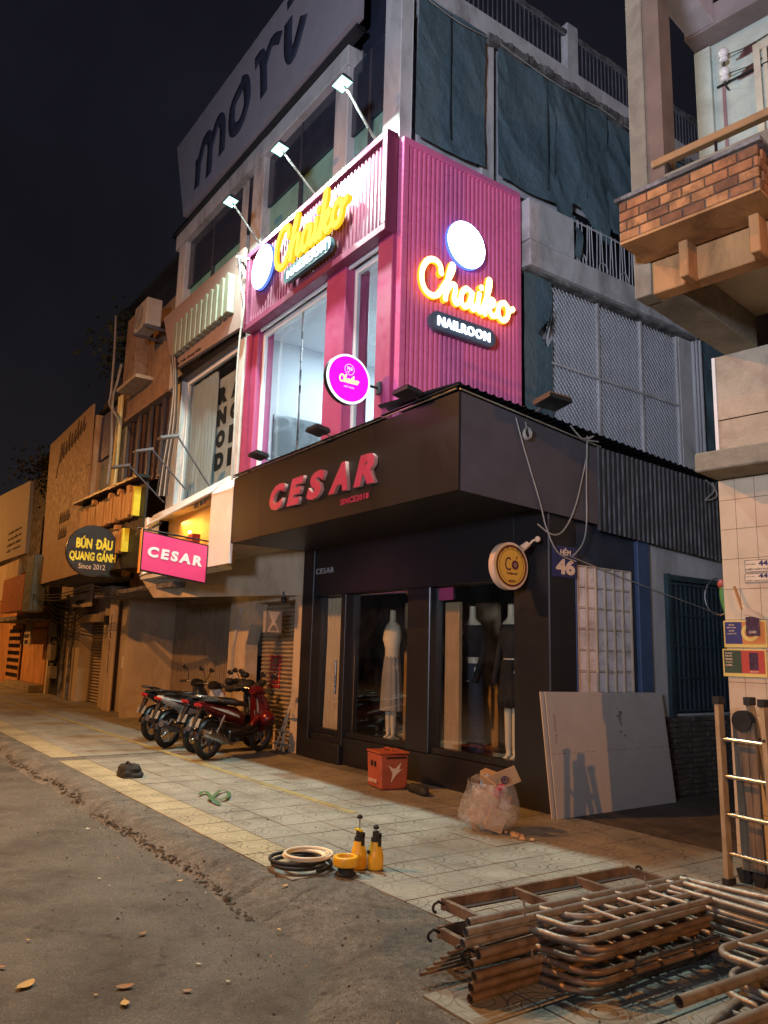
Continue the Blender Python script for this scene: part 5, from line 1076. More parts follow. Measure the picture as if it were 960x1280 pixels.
# upper storey wall
rp('upper_wall', mint, .02, 0, 4.85, 6, .3, 8.3); rp('corner_pilaster', mint, 0, -.05, 4.87, .16, 0.0, 7.66, bev=.006)
rp('wall_recess_frame', mat('mauve_paint', (.22,.13,.13), .8), .245, -.012, 4.9, .275, 0, 7.16); rp('conduit', M['black'], .2, -.03, 7.17, 2, -.01, 7.185)
rp('ceiling_beam', mat('mauve_beam', (.22,.17,.16), .85, dirt=(.15,.12,.11)), .0, -.25, 7.68, 6, .0, 7.92, bev=.006); rp('ceiling_side_beam', mat('lilac_beam', (.42,.38,.40), .8, dirt=(.25,.22,.24), bump=.3), 0.03, -1.6, 7.70, .30, -.25, 7.95, bev=.006)
rp('ceiling', mat('pale_ceiling', (.62,.60,.62), .8, var=.04), .3, -1.6, 7.95, 6, -.25, 8.0); rp('roof_slab', CO_, 0, -1.62, 8.0, 6, .0, 8.3)
WD = rp('window', M['black'], .66, -.01, 5.6, 1.4, 0.0, 7.36); wfc = mat('cream_window_frame', (.50,.47,.35), .6)
for b in ((.56,-.04,5.5,.62,0,7.42), (.62,-.035,7.34,1.45,0,7.42), (.64,-.03,5.5,.68,0,7.34)): RB_().rb(*b).build('frame', wfc, WD)
for k in range(5): RB_().rb(.72+k*.1, -.025, 5.5, .735+k*.1, -.011, 7.34).build('window_bar', M['black'], WD)
porc = mat('white_porcelain', (.60,.60,.58), .3, bump=.03)
for z, lab in ((7.42, 'upper'), (7.21, 'lower')):
    c = Q(.31, -.10, z); I_ = thing('insulator', lab+' white porcelain insulator on the pale balcony wall', 'insulator', c, 'porcelain insulators')
    MB().lathe([(.0,-.065),(.035,-.06),(.04,-.03),(.022,-.015),(.045,.005),(.05,.04),(.03,.07),(0,.08)], c, n=16).build('insulator_body', porc, I_); MB().tube([c+V((0,0,-.07)), c+V((0,0,-.11)), Q(.31,0,z-.11)], .009, 5).build('hook', M['black'], I_)
    MB().tube([c, Q(.5, -.03, z+.02), Q(.7, -.02, z+.05)], .006, 4).build('wire', M['dkwire'], I_)
red_st = mat('flaked_red_patch', (.20,.10,.09), .9, bump=.3)
for z in (7.42, 7.2):
    rnd = random.Random(int(z*100))
    mb = RB_(); [mb.rb(.38+.02*rnd.random()+.02*k, -.003, z-.05+.02*rnd.random(), .50+.02*k, -.0002*(k+1), z-.02+.02*k) for k in range(5)]; mb.build('flaked_patch', red_st, B)
# number and notice plates, posters
def plate(lab, px0, py0, px1, py1, base, name='sign_plate', cat='sign', vv=-.012):
    def pv(px, py):
        d = _f + (px-480)/FPX*_r - (py-640)/FPX*_u; t = (vv-(CAM-RA).dot(RV))/d.dot(RV); p = CAM+d*t; return (p-RA).dot(RU), p.z
    u0, z1 = pv(px0, py0); u1, _ = pv(px1, py0); _, z0 = pv(px0, py1); t_ = thing(name, lab, cat, Q((u0+u1)/2, vv, z0)); RB_().rb(u0, vv, z0, u1, -.001, z1).build('plate', base, t_); return t_, u0, z0, u1, z1
cpl = mat('cream_plate', (.62,.50,.36), .5, bump=.02)
for k, (y0_, y1_, s1, s2) in enumerate(((700, 716, 'HỘ KHẨU', 'DIỆN DÂN DỤNG'), (717, 729, 'HỘ KHẨU', 'TRẦN QUANG DIỆU'))):
    t_, u0, z0, u1, z1 = plate(('upper' if k == 0 else 'lower')+' cream notice plate with number 44 on the tiled wall', 930, y0_, 975, y1_, cpl)
    h = z1-z0; mb = RB_(); mb.rb(u0+.004, -.0135, z0+.003, u1, -.0125, z0+.007); mb.rb(u0+.004, -.0135, z1-.007, u1, -.0125, z1-.003); mb.rb(u0+.004, -.0135, z0+.007, u0+.008, -.0125, z1-.007); mb.build('border_print', blk, t_)
    text('lettering', s1, blk, t_, Q(u0+.055, -.0125, z1-h*.35), RU, RW, height=h*.18, width=.08, ext=.001); text('lettering', '44', navy, t_, Q(u0+.16, -.0125, z1-h*.32), RU, RW, height=h*.42, width=.08, ext=.001, bold=.04); text('lettering', s2, blk, t_, Q(u0+.125, -.0125, z0+h*.24), RU, RW, height=h*.20, width=.22, ext=.001, bold=.02)
yb = mat('yellow_poster', (.66,.50,.14), .5, bump=.02); nvp = mat('navy_poster_block', (.03,.03,.14), .5, bump=0); orp = mat('orange_poster_block', (.55,.20,.05), .5, bump=0); grp = mat('green_poster_block', (.035,.06,.03), .5, bump=0); rdp = mat('red_poster_block', (.42,.05,.035), .5, bump=0); drk = mat('dark_packshot', (.06,.025,.05), .4, var=.6, vs_=40, bump=0)
P1, u0, z0, u1, z1 = plate('upper poster with navy and orange halves and a dark bag hanging over it', 904, 776, 957, 809, yb, 'poster', 'poster', -.02)
W1, H1 = u1-u0, z1-z0
RB_().rb(u0+.012, -.022, z0+.03, u0+W1*.44, -.0202, z1-.012).build('navy_print', nvp, P1); RB_().rb(u0+W1*.44, -.022, z0+.03, u1-.012, -.0202, z1-.012).build('orange_print', orp, P1)
mb = MB(); cc = Q(u0+W1*.63, -.0225, z0+H1*.55); ring(mb, cc, RU, RW, .06, .03, .001, 28); mb.build('ring_print', yb, P1)
for k, s in enumerate(('SẦM', 'MAY LOA,', 'GÓP', 'CHẠM CỬA')): text('lettering', s, crm, P1, Q(u0+.02+.05, -.0225, z1-.035-k*.026), RU, RW, height=.015, width=.05+.03*(k % 2), ext=.001, bold=.03)
RB_().rb(u0+W1*.55, -.032, z0+.10, u0+W1*.86, -.024, z1+.03).build('hanging_packet', drk, P1); text('lettering', 'CAFE', crm, P1, Q(u0+W1*.70, -.033, z0+.13), RU, RW, height=.022, width=.06, ext=.001, bold=.02)
P2, u0, z0, u1, z1 = plate('lower poster with dark green and red halves below the navy one', 903, 811, 957, 845, yb, 'poster', 'poster', -.02)
W1, H1 = u1-u0, z1-z0
RB_().rb(u0+.012, -.022, z0+.03, u0+W1*.44, -.0202, z1-.012).build('green_print', grp, P2); RB_().rb(u0+W1*.44, -.022, z0+.03, u1-.012, -.0202, z1-.012).build('red_print', rdp, P2); RB_().rb(u0+W1*.62, -.0235, z0+.06, u0+W1*.82, -.0221, z1-.03).build('packet_print', drk, P2)
for k, s in enumerate(('BỪNG', 'MELON,', 'MAGIC', 'TỰC', 'LINK,')): text('lettering', s, crm, P2, Q(u0+.055, -.0225, z1-.035-k*.026), RU, RW, height=.015, width=.06, ext=.001, bold=.03)
text('lettering', 'SAIGON', crm, P2, Q(u0+W1*.72, -.0225, z0+.045), RU, RW, height=.012, width=.07, ext=.001, bold=.03)
t_ = thing('fabric_bag', 'pale crumpled cloth bag hanging from a stick above the posters', 'bag', Q(.2,-.05,2.1)); MB().tube([Q(.11,-.04,2.27), Q(.17,-.05,2.07)], .012, 5).build('stick', M['ochre'], t_)
MB().add([Q(.15,-.04,2.17), Q(.19,-.06,2.10), Q(.33,-.05,2.03), Q(.34,-.03,1.98), Q(.17,-.05,2.03)], [(0,1,4),(1,2,3,4)]).build('cloth', cpl, t_)
PR = thing('bird_ornament', 'green and red parrot ornament in a dark hoop at the edge of the tiled wall', 'ornament', Q(-.06,-.02,2.1))
gmat = mat('parrot_green', (.07,.22,.05), .5); rmat = mat('parrot_red', (.40,.07,.05), .5); pc = lambda u, z: Q(u, .12, z)
MB().tube(spline3([pc(-.05,2.29), pc(-.055,2.2), pc(-.03,2.08), pc(.01,1.98)]), [.03]*8+[.045]*8+[.01]*8+[.01] if 0 else .035, 10).build('body', gmat, PR); MB().ball(pc(-.06,2.31), .045, 12, 8).build('head', rmat, PR)
MB().tube([pc(-.10+.13*math.cos(t*.4), 2.20+.17*math.sin(t*.4)) for t in range(4, 15)], .008, 5).build('hoop', M['black'], PR)
# end of the alley
pbox_ = MB().box(-8, 24, 0, -2, 24.3, 8).build('alley_end_wall', M['grime']); tag(pbox_, 'dark wall closing the far end of the alley', 'wall')
# rear teal tarpaulin behind the alley
# ================================================================== STREET THINGS
def child(mb, name, m, parent, bev=0):
    if bev: mb.bevel(bev)
    o = bpy.data.objects.new(name, mb.mesh(name, m)); COL.objects.link(o); o.parent = parent; return o
def loft(mb, secs, n=14, ax='x', caps=True, pw=1.0):
    vs = []
    for s_, c1, c2, r1, r2 in secs:
        for k in range(n):
            t = 6.28318*k/n; a = math.copysign(abs(math.cos(t))**pw, math.cos(t))*r1+c1; b = math.copysign(abs(math.sin(t))**pw, math.sin(t))*r2+c2
            vs.append((s_, a, b) if ax == 'x' else (b, a, s_))
    mb.add(vs, [(i*n+k, i*n+(k+1) % n, (i+1)*n+(k+1) % n, (i+1)*n+k) for i in range(len(secs)-1) for k in range(n)], 0, True)
    if caps: mb.add(vs[:n], [tuple(range(n))]); mb.add(vs[-n:], [tuple(range(n))[::-1]])
    return mb
tyre_m = MB().tube([(.235*math.cos(t*.2244), 0, .235*math.sin(t*.2244)) for t in range(28)], .048, 8, closed=True)
for k in range(28):
    t = k*.2244; c = V((.282*math.cos(t), 0, .282*math.sin(t))); d = V((-math.sin(t), 0, math.cos(t)))
    for s in (-1, 1): tyre_m.add([c+d*-.012+V((0,s*.006,0)), c+d*.012+V((0,s*.006,0)), c+d*.02+V((0,s*.034,0))*1-V((math.cos(t),0,math.sin(t)))*.014, c-d*.004+V((0,s*.034,0))-V((math.cos(t),0,math.sin(t)))*.014], [(0,1,2,3)])
tyre_me = tyre_m.mesh('tyre', M['rubber'])
def bike(lab, loc, yaw, lean, body, rimm, accent, seatm, helmet=None, black_head=False):
    root = thing('motorbike', lab, 'motorbike', loc, 'motorbikes parked in front of the shutters', world=False)
    root.rotation_euler = (R(lean), 0, yaw)
    blk_, chrome = M['black'], M['chrome']
    for x, nm in ((-.62, 'rear_wheel'), (.64, 'front_wheel')):
        mb = MB().tube([(.195*math.cos(t*.314), 0, .195*math.sin(t*.314)) for t in range(20)], .014, 6, closed=True); mb.tube([(.195*math.cos(t*.314), .02, .195*math.sin(t*.314)) for t in range(20)], .008, 5, closed=True); mb.tube([(.195*math.cos(t*.314), -.02, .195*math.sin(t*.314)) for t in range(20)], .008, 5, closed=True)
        for k in range(5):
            a = k*1.2566; mb.tube([(.03*math.cos(a), 0, .03*math.sin(a)), (.11*math.cos(a+.12), .012, .11*math.sin(a+.12)), (.19*math.cos(a), 0, .19*math.sin(a))], [.018,.014,.018], 6)
        mb.cyl((0,-.05,0), (0,.05,0), .04, n=12)
        w_ = child(mb, nm, rimm, root); w_.location = (x, 0, .285); t2 = bpy.data.objects.new('tyre', tyre_me); COL.objects.link(t2); t2.parent = w_
        child(MB().cyl((0,.055,0), (0,.06,0), .09, n=18), 'brake_disc', chrome, w_)
    fe = MB()
    for k in range(9):
        pass
    def fender(cx, a0, a1, r, w0, nm, m):
        mb = MB(); n = 10; vs = []
        for k in range(n+1):
            a = a0+(a1-a0)*k/n
            for y, rr_ in ((-w0, r-.03), (-w0*.7, r), (0, r+.012), (w0*.7, r), (w0, r-.03)): vs.append((cx+rr_*math.cos(a), y, .285+rr_*math.sin(a)))
        mb.add(vs, [(k*5+j, k*5+j+1, (k+1)*5+j+1, (k+1)*5+j) for k in range(n) for j in range(4)], 0, True); return child(mb, nm, m, root)
    fender(.64, 0.4, 2.7, .325, .065, 'front_fender', body); fender(-.62, 1.2, 3.0, .33, .07, 'rear_fender', blk_)
    child(MB().tube([(.64,.07,.285),(.50,.07,.66)], .018, 8).tube([(.64,-.07,.285),(.50,-.07,.66)], .018, 8).tube([(.52,0,.62),(.43,0,.98)], .028, 8), 'fork', chrome, root)
    loft_ = loft(MB(), [(.34,.02,.60,.10,.03),(.48,0,.60,.19,.055),(.66,0,.56,.205,.06),(.84,0,.50,.17,.06),(.95,0,.44,.10,.05)], 16, 'z')
    # section for ax z: (z, y-centre, x-centre, ry, rx)
    child(loft_, 'front_shield', body, root)
    child(loft(MB(), [(.10,0,.34,.10,.05),(.35,0,.36,.12,.08),(.46,0,.42,.11,.09)], 12, 'x') if 0 else loft(MB(), [(-.30,0,.40,.08,.10),(-.05,0,.36,.10,.09),(.25,0,.34,.10,.07),(.45,0,.40,.08,.10)], 12, 'x'), 'underframe', blk_, root)
    child(loft(MB(), [(-.96,0,.83,.02,.015),(-.90,0,.82,.07,.04),(-.70,0,.76,.12,.075),(-.40,0,.68,.145,.11),(-.10,0,.62,.13,.12),(.08,0,.55,.09,.10)], 16, 'x'), 'side_body', body, root)
    for s in (-1, 1): child(MB().prism([(-.85,.80),(-.35,.66),(-.12,.60),(-.15,.64),(-.45,.73)], (0, s*.137, 0), (1,0,0), (0,0,1), (0, s*.008, 0)), 'side_stripe', accent, root)
    child(loft(MB(), [(-.86,0,.865,.07,.02),(-.60,0,.86,.12,.035),(-.30,0,.82,.135,.04),(-.05,0,.80,.12,.045),(.12,0,.78,.07,.04),(.18,0,.74,.03,.02)], 16, 'x'), 'seat', seatm, root)
    child(MB().tube(spline3([(-.55,.13,.86),(-.80,.12,.93),(-.97,.05,.94),(-.97,-.05,.94),(-.80,-.12,.93),(-.55,-.13,.86)]), .014, 8), 'grab_rail', chrome if not black_head else blk_, root)
    child(loft(MB(), [(-1.0,0,.82,.03,.02),(-.93,0,.80,.075,.035)], 12, 'x'), 'tail_light', mat('tail_lamp_red', (.40,.02,.02), .2, bump=0) if 'tail_lamp_red' not in bpy.data.materials else bpy.data.materials['tail_lamp_red'], root)
    child(MB().tube([(-.88,0,.74),(-1.0,0,.50)], [.05,.02], 8), 'plate_stay', blk_, root)
    pl = child(MB().hexa([(-.99,-.085,.50),(-.98,-.085,.50),(-.98,.085,.50),(-.99,.085,.50)], [(-.94,-.085,.62),(-.93,-.085,.62),(-.93,.085,.62),(-.94,.085,.62)]), 'number_plate', M['plate'], root)
    child(MB().box(-.30,-.13,.22,.02,.13,.42), 'engine', blk_, root, .03)
    child(MB().tube([(.0,-.10,.25),(-.25,-.15,.22),(-.42,-.17,.27)], .02, 8).tube([(-.42,-.17,.27),(-.60,-.18,.33),(-.98,-.18,.44)], [.04,.06,.055], 12), 'exhaust', M['darkgrey'] if black_head else chrome, root)
    child(MB().prism([(-.50,.32),(-.88,.43),(-.86,.47),(-.55,.40)], (0,-.245,0), (1,0,0), (0,0,1), (0,.01,0)), 'heat_shield', chrome, root)
    for s in (-1, 1):
        mb = MB().cyl((-.62,s*.11,.32), (-.46,s*.12,.66), .018, n=8)
        for k in range(8): t = .25+k*.08; mb.cyl((-.62+.16*t, s*(.11+.01*t), .32+.34*t), (-.62+.16*(t+.035), s*(.11+.01*t), .32+.34*(t+.035)), .032, n=10)
        child(mb, 'shock_absorber', chrome, root)
    child(MB().box(-.66,-.10,.27,-.15,-.075,.32), 'swing_arm', M['darkgrey'], root)
    child(MB().tube(spline3([(.36,.33,.98),(.40,.18,1.0),(.42,0,.98),(.40,-.18,1.0),(.36,-.33,.98)]), .013, 8), 'handlebar', chrome, root)
    for s in (-1, 1):
        child(MB().cyl((.37,s*.24,1.0), (.35,s*.37,.98), .022, n=10), 'grip', M['rubber'], root)
        child(MB().tube([(.42,s*.30,.99),(.47,s*.22,1.0)], .007, 5), 'brake_lever', chrome, root)
        mb = MB().tube([(.39,s*.20,1.0),(.42,s*.26,1.15),(.40,s*.30,1.22)], .007, 6); child(mb, 'mirror_stem', blk_, root)
        child(MB().ball((.39,s*.33,1.25), .07, 12, 8, sc=(.25,1,.62)), 'mirror', blk_, root)
        child(MB().cyl((-.2,s*.13,.30), (-.2,s*.24,.29), .014, n=8), 'footpeg', M['rubber'], root)
    child(loft(MB(), [(.30,0,.97,.07,.05),(.40,0,.99,.15,.075),(.50,0,.97,.13,.07),(.56,0,.95,.06,.04)], 14, 'x'), 'headlight_cowl', blk_ if black_head else body, root)
    child(MB().ball((.55,0,.95), .075, 12, 8, sc=(.35,1,.6)), 'headlight', mat('clear_lamp_lens', (.5,.5,.48), .12, bump=0) if 'clear_lamp_lens' not in bpy.data.materials else bpy.data.materials['clear_lamp_lens'], root)
    child(MB().tube([(-.05,.12,.28),(-.12,.24,.02)], .011, 6), 'side_stand', M['darkgrey'], root)
    if helmet:
        h = thing('helmet', helmet[0], 'helmet', V(loc)+Matrix.Rotation(yaw, 3, 'Z')@V(helmet[2]), world=False); mb = MB().ball((0,0,0), .13, 18, 12, sc=(1.1,1,.95)); child(mb, 'shell', helmet[1], h)
        child(MB().prism([(.10,-.02),(.17,-.03),(.17,-.045),(.09,-.045)], (0,-.08,0), (1,0,0), (0,0,1), (0,.16,0)), 'peak', M['black'], h); child(MB().tube([(.0,.11,-.05),(.03,.03,-.15),(.03,-.03,-.15),(0,-.11,-.05)], .006, 5), 'chin_strap', M['black'], h)
    return root
redp = mat('metallic_red_paint', (.11,.008,.011), .28, .25, var=.05, bump=.02); whp = mat('white_bike_paint', (.62,.62,.60), .25, var=.04, bump=.02); blp = mat('black_bike_paint', (.02,.02,.022), .2, var=.1, bump=.02); slv = mat('silver_bike_paint', (.35,.34,.33), .3, .5, bump=.02)
vinyl = mat('black_vinyl_seat', (.018,.018,.018), .45, bump=.2, bs=200)
def place(rx, ry, heading):  # rear wheel contact and heading in degrees from +Y towards -X
    a = R(90+heading); return (rx+.62*math.cos(a), ry+.62*math.sin(a), .005), a
l_, a_ = place(-11.28, 4.86, 26); bike('glossy red motorbike with silver exhaust nearest the black shop', l_, a_, 4, redp, M['darkgrey'], whp, vinyl, ('round red helmet hanging at the front of the red motorbike', redp, (.48,-.25,.55)))
l_, a_ = place(-12.05, 5.0, 20); bike('dark motorbike with silver tail between the red and the white one', l_, a_, 4, blp, M['chrome'], slv, vinyl, None, True)
l_, a_ = place(-12.85, 4.82, 26); bike('white motorbike with five spoke silver wheels', l_, a_, 4, whp, M['chrome'], redp, vinyl, None, True)
l_, a_ = place(-14.0, 4.98, 27); bike('black motorbike with raised tail at the left end of the row', l_, a_, 4, blp, M['darkgrey'], redp, vinyl, None, True)
jk = MB()
l_, a_ = place(-12.3, 5.9, 20)
for k in range(26):
    rnd = random.Random(k); jk.ball(V((-12.55, 6.0, 1.02))+V((rnd.gauss(0,.13), rnd.gauss(0,.13), rnd.gauss(0,.05))), .07+.05*rnd.random(), 7, 5, sc=(1.3,1,.7))
tag(jk.build('rain_cape', M['rubber']), 'crumpled black rain cape thrown over the handlebars of the parked bikes', 'rain cape')
# leaning plasterboards
gyp = mat('grey_plasterboard', (.38,.36,.34), .85, var=.05, vs_=1.5, dirt=(.25,.23,.22), dscale=1.5, damt=.35, bump=.08); gye = mat('plasterboard_edge', (.50,.40,.26), .9, bump=.3)
for k, (dx, dy, lab) in enumerate(((0, 0, 'large grey plasterboard sheet leaning against the alley wall, in front of another'), (-.028, -.045, 'second plasterboard sheet behind the front one, only its edge showing'))):
    t_ = thing('plasterboard', lab, 'board', (-5.75+dx, 7.3, 0), 'leaning plasterboards')
    b0, b1 = V((-5.745+dx, 6.30+dy, .006)), V((-5.76+dx, 8.32+dy, .006)); t0, t1 = V((-5.865+dx, 6.27+dy, 1.262)), V((-5.875+dx, 8.28+dy, 1.24)); w_ = V((-.0125,0,-.001))
    mb = MB().hexa([b0, b1, b1+w_, b0+w_][::-1], [t0, t1, t1+w_, t0+w_][::-1], 1); mb.m = [0 if i in (3, 5, 2, 4) and 0 else 1 for i in range(6)]; mb.build('board', [gyp, gye], t_)
    n = (b1-b0).cross(t0-b0).normalized()
    mb = MB().add([b0+n*.0008, b1+n*.0008, t1+n*.0008, t0+n*.0008], [(0,1,2,3)]); mb.build('paper_face', gyp, t_)
    if k == 0:
        ln = b0*.5+t0*.5+n*.0016; le = b1*.5+t1*.5+n*.0016; mb = MB()
        for q in range(26):
            if q in (3, 9, 10, 17, 20): continue
            a = ln+(le-ln)*(q/26+.01); e = ln+(le-ln)*(q/26+.033); mb.add([a, e, e+V((0,0,.004)), a+V((0,0,.004))], [(0,1,2,3)])
        mb.build('pencil_line', brown, t_)
        text('lettering', 'GYPROC 9mm', mat('faint_grey_print', (.16,.14,.14), .8, bump=0), t_, b0*.3+t0*.7+(b1-b0)*.05+n*.002, (t0-b0)*-1, (b1-b0), height=.035, width=.30, ext=.0005)
        mb = MB()
        for q in range(14):
            rnd = random.Random(q+5); c = b0*.25+t0*.75+(b1-b0)*(.56+.05*rnd.random())+(t0-b0)*(-.15+.25*rnd.random())+n*.0022; s_ = .010+.018*rnd.random()
            mb.add([c+(b1-b0).normalized()*s_*math.cos(w0)+V((0,0,1))*s_*1.5*math.sin(w0) for w0 in (0,1.1,2.3,3.3,4.6,5.5)], [(0,1,2,3,4,5)])
        mb.build('smudge', bpy.data.materials['faint_grey_print'], t_)
# scaffold frames lying in a stack
steel = mat('worn_steel_tube', (.27,.25,.22), .5, .45, var=.35, vs_=6, dirt=(.12,.055,.025), dscale=6, damt=.8, bump=.4, bs=70)
def scaf(lab, x, y, z, rot, rusty, w_=1.22, L=1.72, ry=.72, tilt=(0,0)):
    t_ = thing('scaffold_frame', lab, 'scaffold frame', (x, y, z), 'scaffold frames stacked on the pavement', world=False); t_.rotation_euler = (tilt[0], tilt[1], rot); m = M['rust'] if rusty else steel
    r = .0215
    def open_tube(a, b, nm):
        mb = MB().tube([a, b], r, 12, caps=False); d = (V(b)-V(a)).normalized(); 
        for q, s in ((V(a), 1), (V(b), -1)): mb.tube([q, q+d*s*.06], r*.8, 12, caps=False); mb.add([q+d*s*.03+d.orthogonal().normalized()*0]*1, [])
        mb.f = mb.f; child(mb, nm, m, t_)
    open_tube((0,0,0), (0,L,0), 'leg'); open_tube((w_,0,0), (w_,L,0), 'leg')
    child(MB().tube([(.02,L-.06,0),(w_-.02,L-.06,0)], .0205, 12), 'header_bar', m, t_)
    A = .28; h2 = L-.19
    def arc(cx, cy, a0, a1, rad, n=7): return [(cx+rad*math.cos(a0+(a1-a0)*k/n), cy+rad*math.sin(a0+(a1-a0)*k/n), 0) for k in range(n+1)]
    y0_ = ry-.24
    child(MB().tube([(.01,y0_,0),(.12,y0_+.02,0)]+arc(A-.13, y0_+.15, -1.45, 0, .13)+[(A,h2,0)], .0165, 10), 'arch_tube', m, t_)
    child(MB().tube([(w_-.01,y0_+.1,0),(w_-.12,y0_+.12,0)]+arc(w_-A+.13, y0_+.25, 3.14+1.45, 3.14, .13)+[(w_-A,h2,0)], .0165, 10), 'arch_tube', m, t_)
    child(MB().tube([(.02,h2,0),(w_-.02,h2,0)], .0165, 10), 'arch_bar', m, t_)
    for k in range(3):
        yy = .80+k*.27; child(MB().tube([(.01,yy,0),(A-.01,yy,0)], .013, 8), 'rung', m, t_); child(MB().tube([(w_-.01,yy,0),(w_-A+.01,yy,0)], .013, 8), 'rung', m, t_)
    for yy in (.38, 1.35): child(MB().cyl((0,yy,.02), (0,yy,.05), .006, n=6), 'lock_pin', m, t_)
    return t_
rnd = random.Random(11)
names = ['bottom', 'second', 'third', 'fourth', 'fifth', 'sixth', 'topmost']
for k in range(7):
    scaf('%s rusty tube frame in the stack of scaffold frames' % names[k] if k < 6 else 'topmost worn steel tube frame on the stack of scaffold frames', -2.985+rnd.uniform(-.02,.02), 2.66+rnd.uniform(-.03,.04), .035+k*.048, R(rnd.uniform(-1.2,1.6)), k < 5, ry=.70+rnd.uniform(-.03,.03))
scaf('separate steel scaffold frame lying behind the stack, partly under it', -3.15, 2.80, .30, R(-2.0), False, tilt=(0, R(-3.0)))
scaf('lower rusty scaffold frame lying behind the stack', -3.16, 2.86, .12, R(-3.0), True)
scaf('steel scaffold frame of the second pile at the right edge, uppermost', -1.74, 2.30, .26, R(14), False, ry=1.25)
scaf('lower steel scaffold frame of the second pile at the right edge', -1.70, 2.26, .20, R(11), True, ry=1.25)
# catwalk planks with hooks
def catwalk(lab, x, y, z, rot):
    t_ = thing('catwalk_plank', lab, 'scaffold plank', (x, y, z), 'scaffold catwalk planks', world=False); t_.rotation_euler = (0, 0, rot); m = M['rust']
    for xx in (0, .36): child(MB().box(xx-.012, 0, -.03, xx+.012, 1.5, .03), 'side_rail', m, t_)
    for yy in (.0, .5, 1.0, 1.48): child(MB().box(.012, yy, -.025, .348, yy+.03, .025), 'cross_bar', m, t_)
    child(MB().box(.03, .03, -.02, .07, 1.47, -.012), 'inner_rail', mat('dark_deck', (.035,.025,.022), .8, var=.4) if 'dark_deck' not in bpy.data.materials else bpy.data.materials['dark_deck'], t_)
    for xx in (.03, .33):
        for yy, s in ((0, -1), (1.5, 1)): child(MB().tube([(xx, yy+s*(.01), .01), (xx, yy+s*.05, .03)]+[(xx, yy+s*(.06+.024*math.sin(t)), .0+.024*math.cos(t)) for t in (0,.6,1.2,1.8,2.4,3.0)], .008, 6), 'hook', M['rubber'], t_)
    return t_
catwalk('rusty scaffold plank with hooked ends lying behind the stack', -3.52, 2.94, .27, R(-3))
catwalk('lower rusty scaffold plank under the other hooked one', -3.48, 2.88, .15, R(-5))
mb = MB()
for k in range(6): a = V((-3.30+.03*k, 2.62+.02*k, .05+.03*k)); d = V((.05-.02*k, .9, .02)); mb.tube([a, a+d], .010, 6)
o = thing('brace_bundle', 'bundle of thin flattened brace rods poking out under the scaffold stack', 'rods', (-3.3, 2.7, 0)); mb.build('rods', M['rust'], o)
# folding ladder
alum = mat('dusty_aluminium', (.42,.33,.21), .5, .45, var=.2, vs_=8, dirt=(.2,.15,.09), dscale=8, damt=.6, bump=.3, bs=80, stretch=(1,1,.3)); wpl = mat('weathered_ladder_plank', (.20,.15,.10), .8, .1, var=.35, vs_=5, dirt=(.07,.05,.035), dscale=7, damt=.6, bump=.5, bs=30, stretch=(3,3,.4))
LD = thing('folding_ladder', 'worn folding aluminium ladder with black end caps standing in front of the tiled wall', 'ladder', (-3.4, 5.75, 0))
def rail(a, b, w_, d_, nm, m):
    a, b = V(a), V(b); ax_ = (b-a).normalized(); s = V((1,0,0))*w_/2; t = V((0,1,0))*d_/2
    return MB().hexa([a-s-t, a+s-t, a+s+t, a-s+t], [b-s-t, b+s-t, b+s+t, b-s+t]).build(nm, m, LD)
fl, fr_ = (V((-3.50, 5.66, .02)), V((-3.60, 5.80, 1.31))), (V((-3.10, 5.62, .02)), V((-3.235, 5.80, 1.30)))
for p in (fl, fr_): rail(p[0], p[1], .035, .07, 'rail', alum); MB().box(p[1].x-.026, p[1].y-.045, 1.29, p[1].x+.026, p[1].y+.045, 1.345).build('end_cap', M['rubber'], LD); MB().box(p[0].x-.026, p[0].y-.05, 0.0, p[0].x+.026, p[0].y+.05, .05).build('foot', M['rubber'], LD)
for z in (.22, .49, .76, 1.03):
    t = (z-.02)/1.29; a = fl[0].lerp(fl[1], t); b = fr_[0].lerp(fr_[1], t); MB().tube([a+V((.018,0,0)), b-V((.018,0,0))], .0165, 8).build('rung', M['chrome'], LD)
bl_, br_ = (V((-3.33, 6.16, .02)), V((-3.42, 5.93, 1.31))), (V((-2.98, 6.16, .02)), V((-3.05, 5.93, 1.31)))
for p in (bl_, br_): rail(p[0], p[1], .035, .07, 'rail', alum); MB().box(p[1].x-.026, p[1].y-.045, 1.29, p[1].x+.026, p[1].y+.045, 1.35).build('end_cap', M['rubber'], LD)
for z in (.22, .49, .76, 1.03):
    t = (z-.02)/1.29; a = bl_[0].lerp(bl_[1], t); b = br_[0].lerp(br_[1], t); MB().tube([a, b], .0165, 8).build('rung', M['chrome'], LD)
for k, x in enumerate((-3.475, -3.415, -3.355)):
    MB().hexa([(x,5.80,.10),(x+.056,5.80,.10),(x+.056,5.835,.10),(x,5.835,.10)], [(x-.055,5.86,1.16),(x+.001,5.86,1.16),(x+.001,5.895,1.16),(x-.055,5.895,1.16)]).build('folded_section', wpl, LD)
MB().cyl((-3.445,5.84,1.17), (-3.445,5.91,1.17), .08, n=20).build('hinge', M['rubber'], LD); MB().cyl((-3.11,5.80,1.2), (-3.11,5.88,1.2), .085, n=20).build('hinge', M['rubber'], LD)
MB().prism([(-.03,0),(.03,0),(.075,.10),(-.06,.10)], (-3.46,5.79,.0), (1,0,0), (0,0,1), (0,.06,0)).build('foot', M['rubber'], LD); MB().prism([(-.03,0),(.03,0),(.06,.10),(-.075,.10)], (-3.34,5.79,.0), (1,0,0), (0,0,1), (0,.06,0)).build('foot', M['rubber'], LD)
rail((-3.06,5.70,.05), (-3.14,5.86,1.2), .075, .03, 'folded_section', wpl)
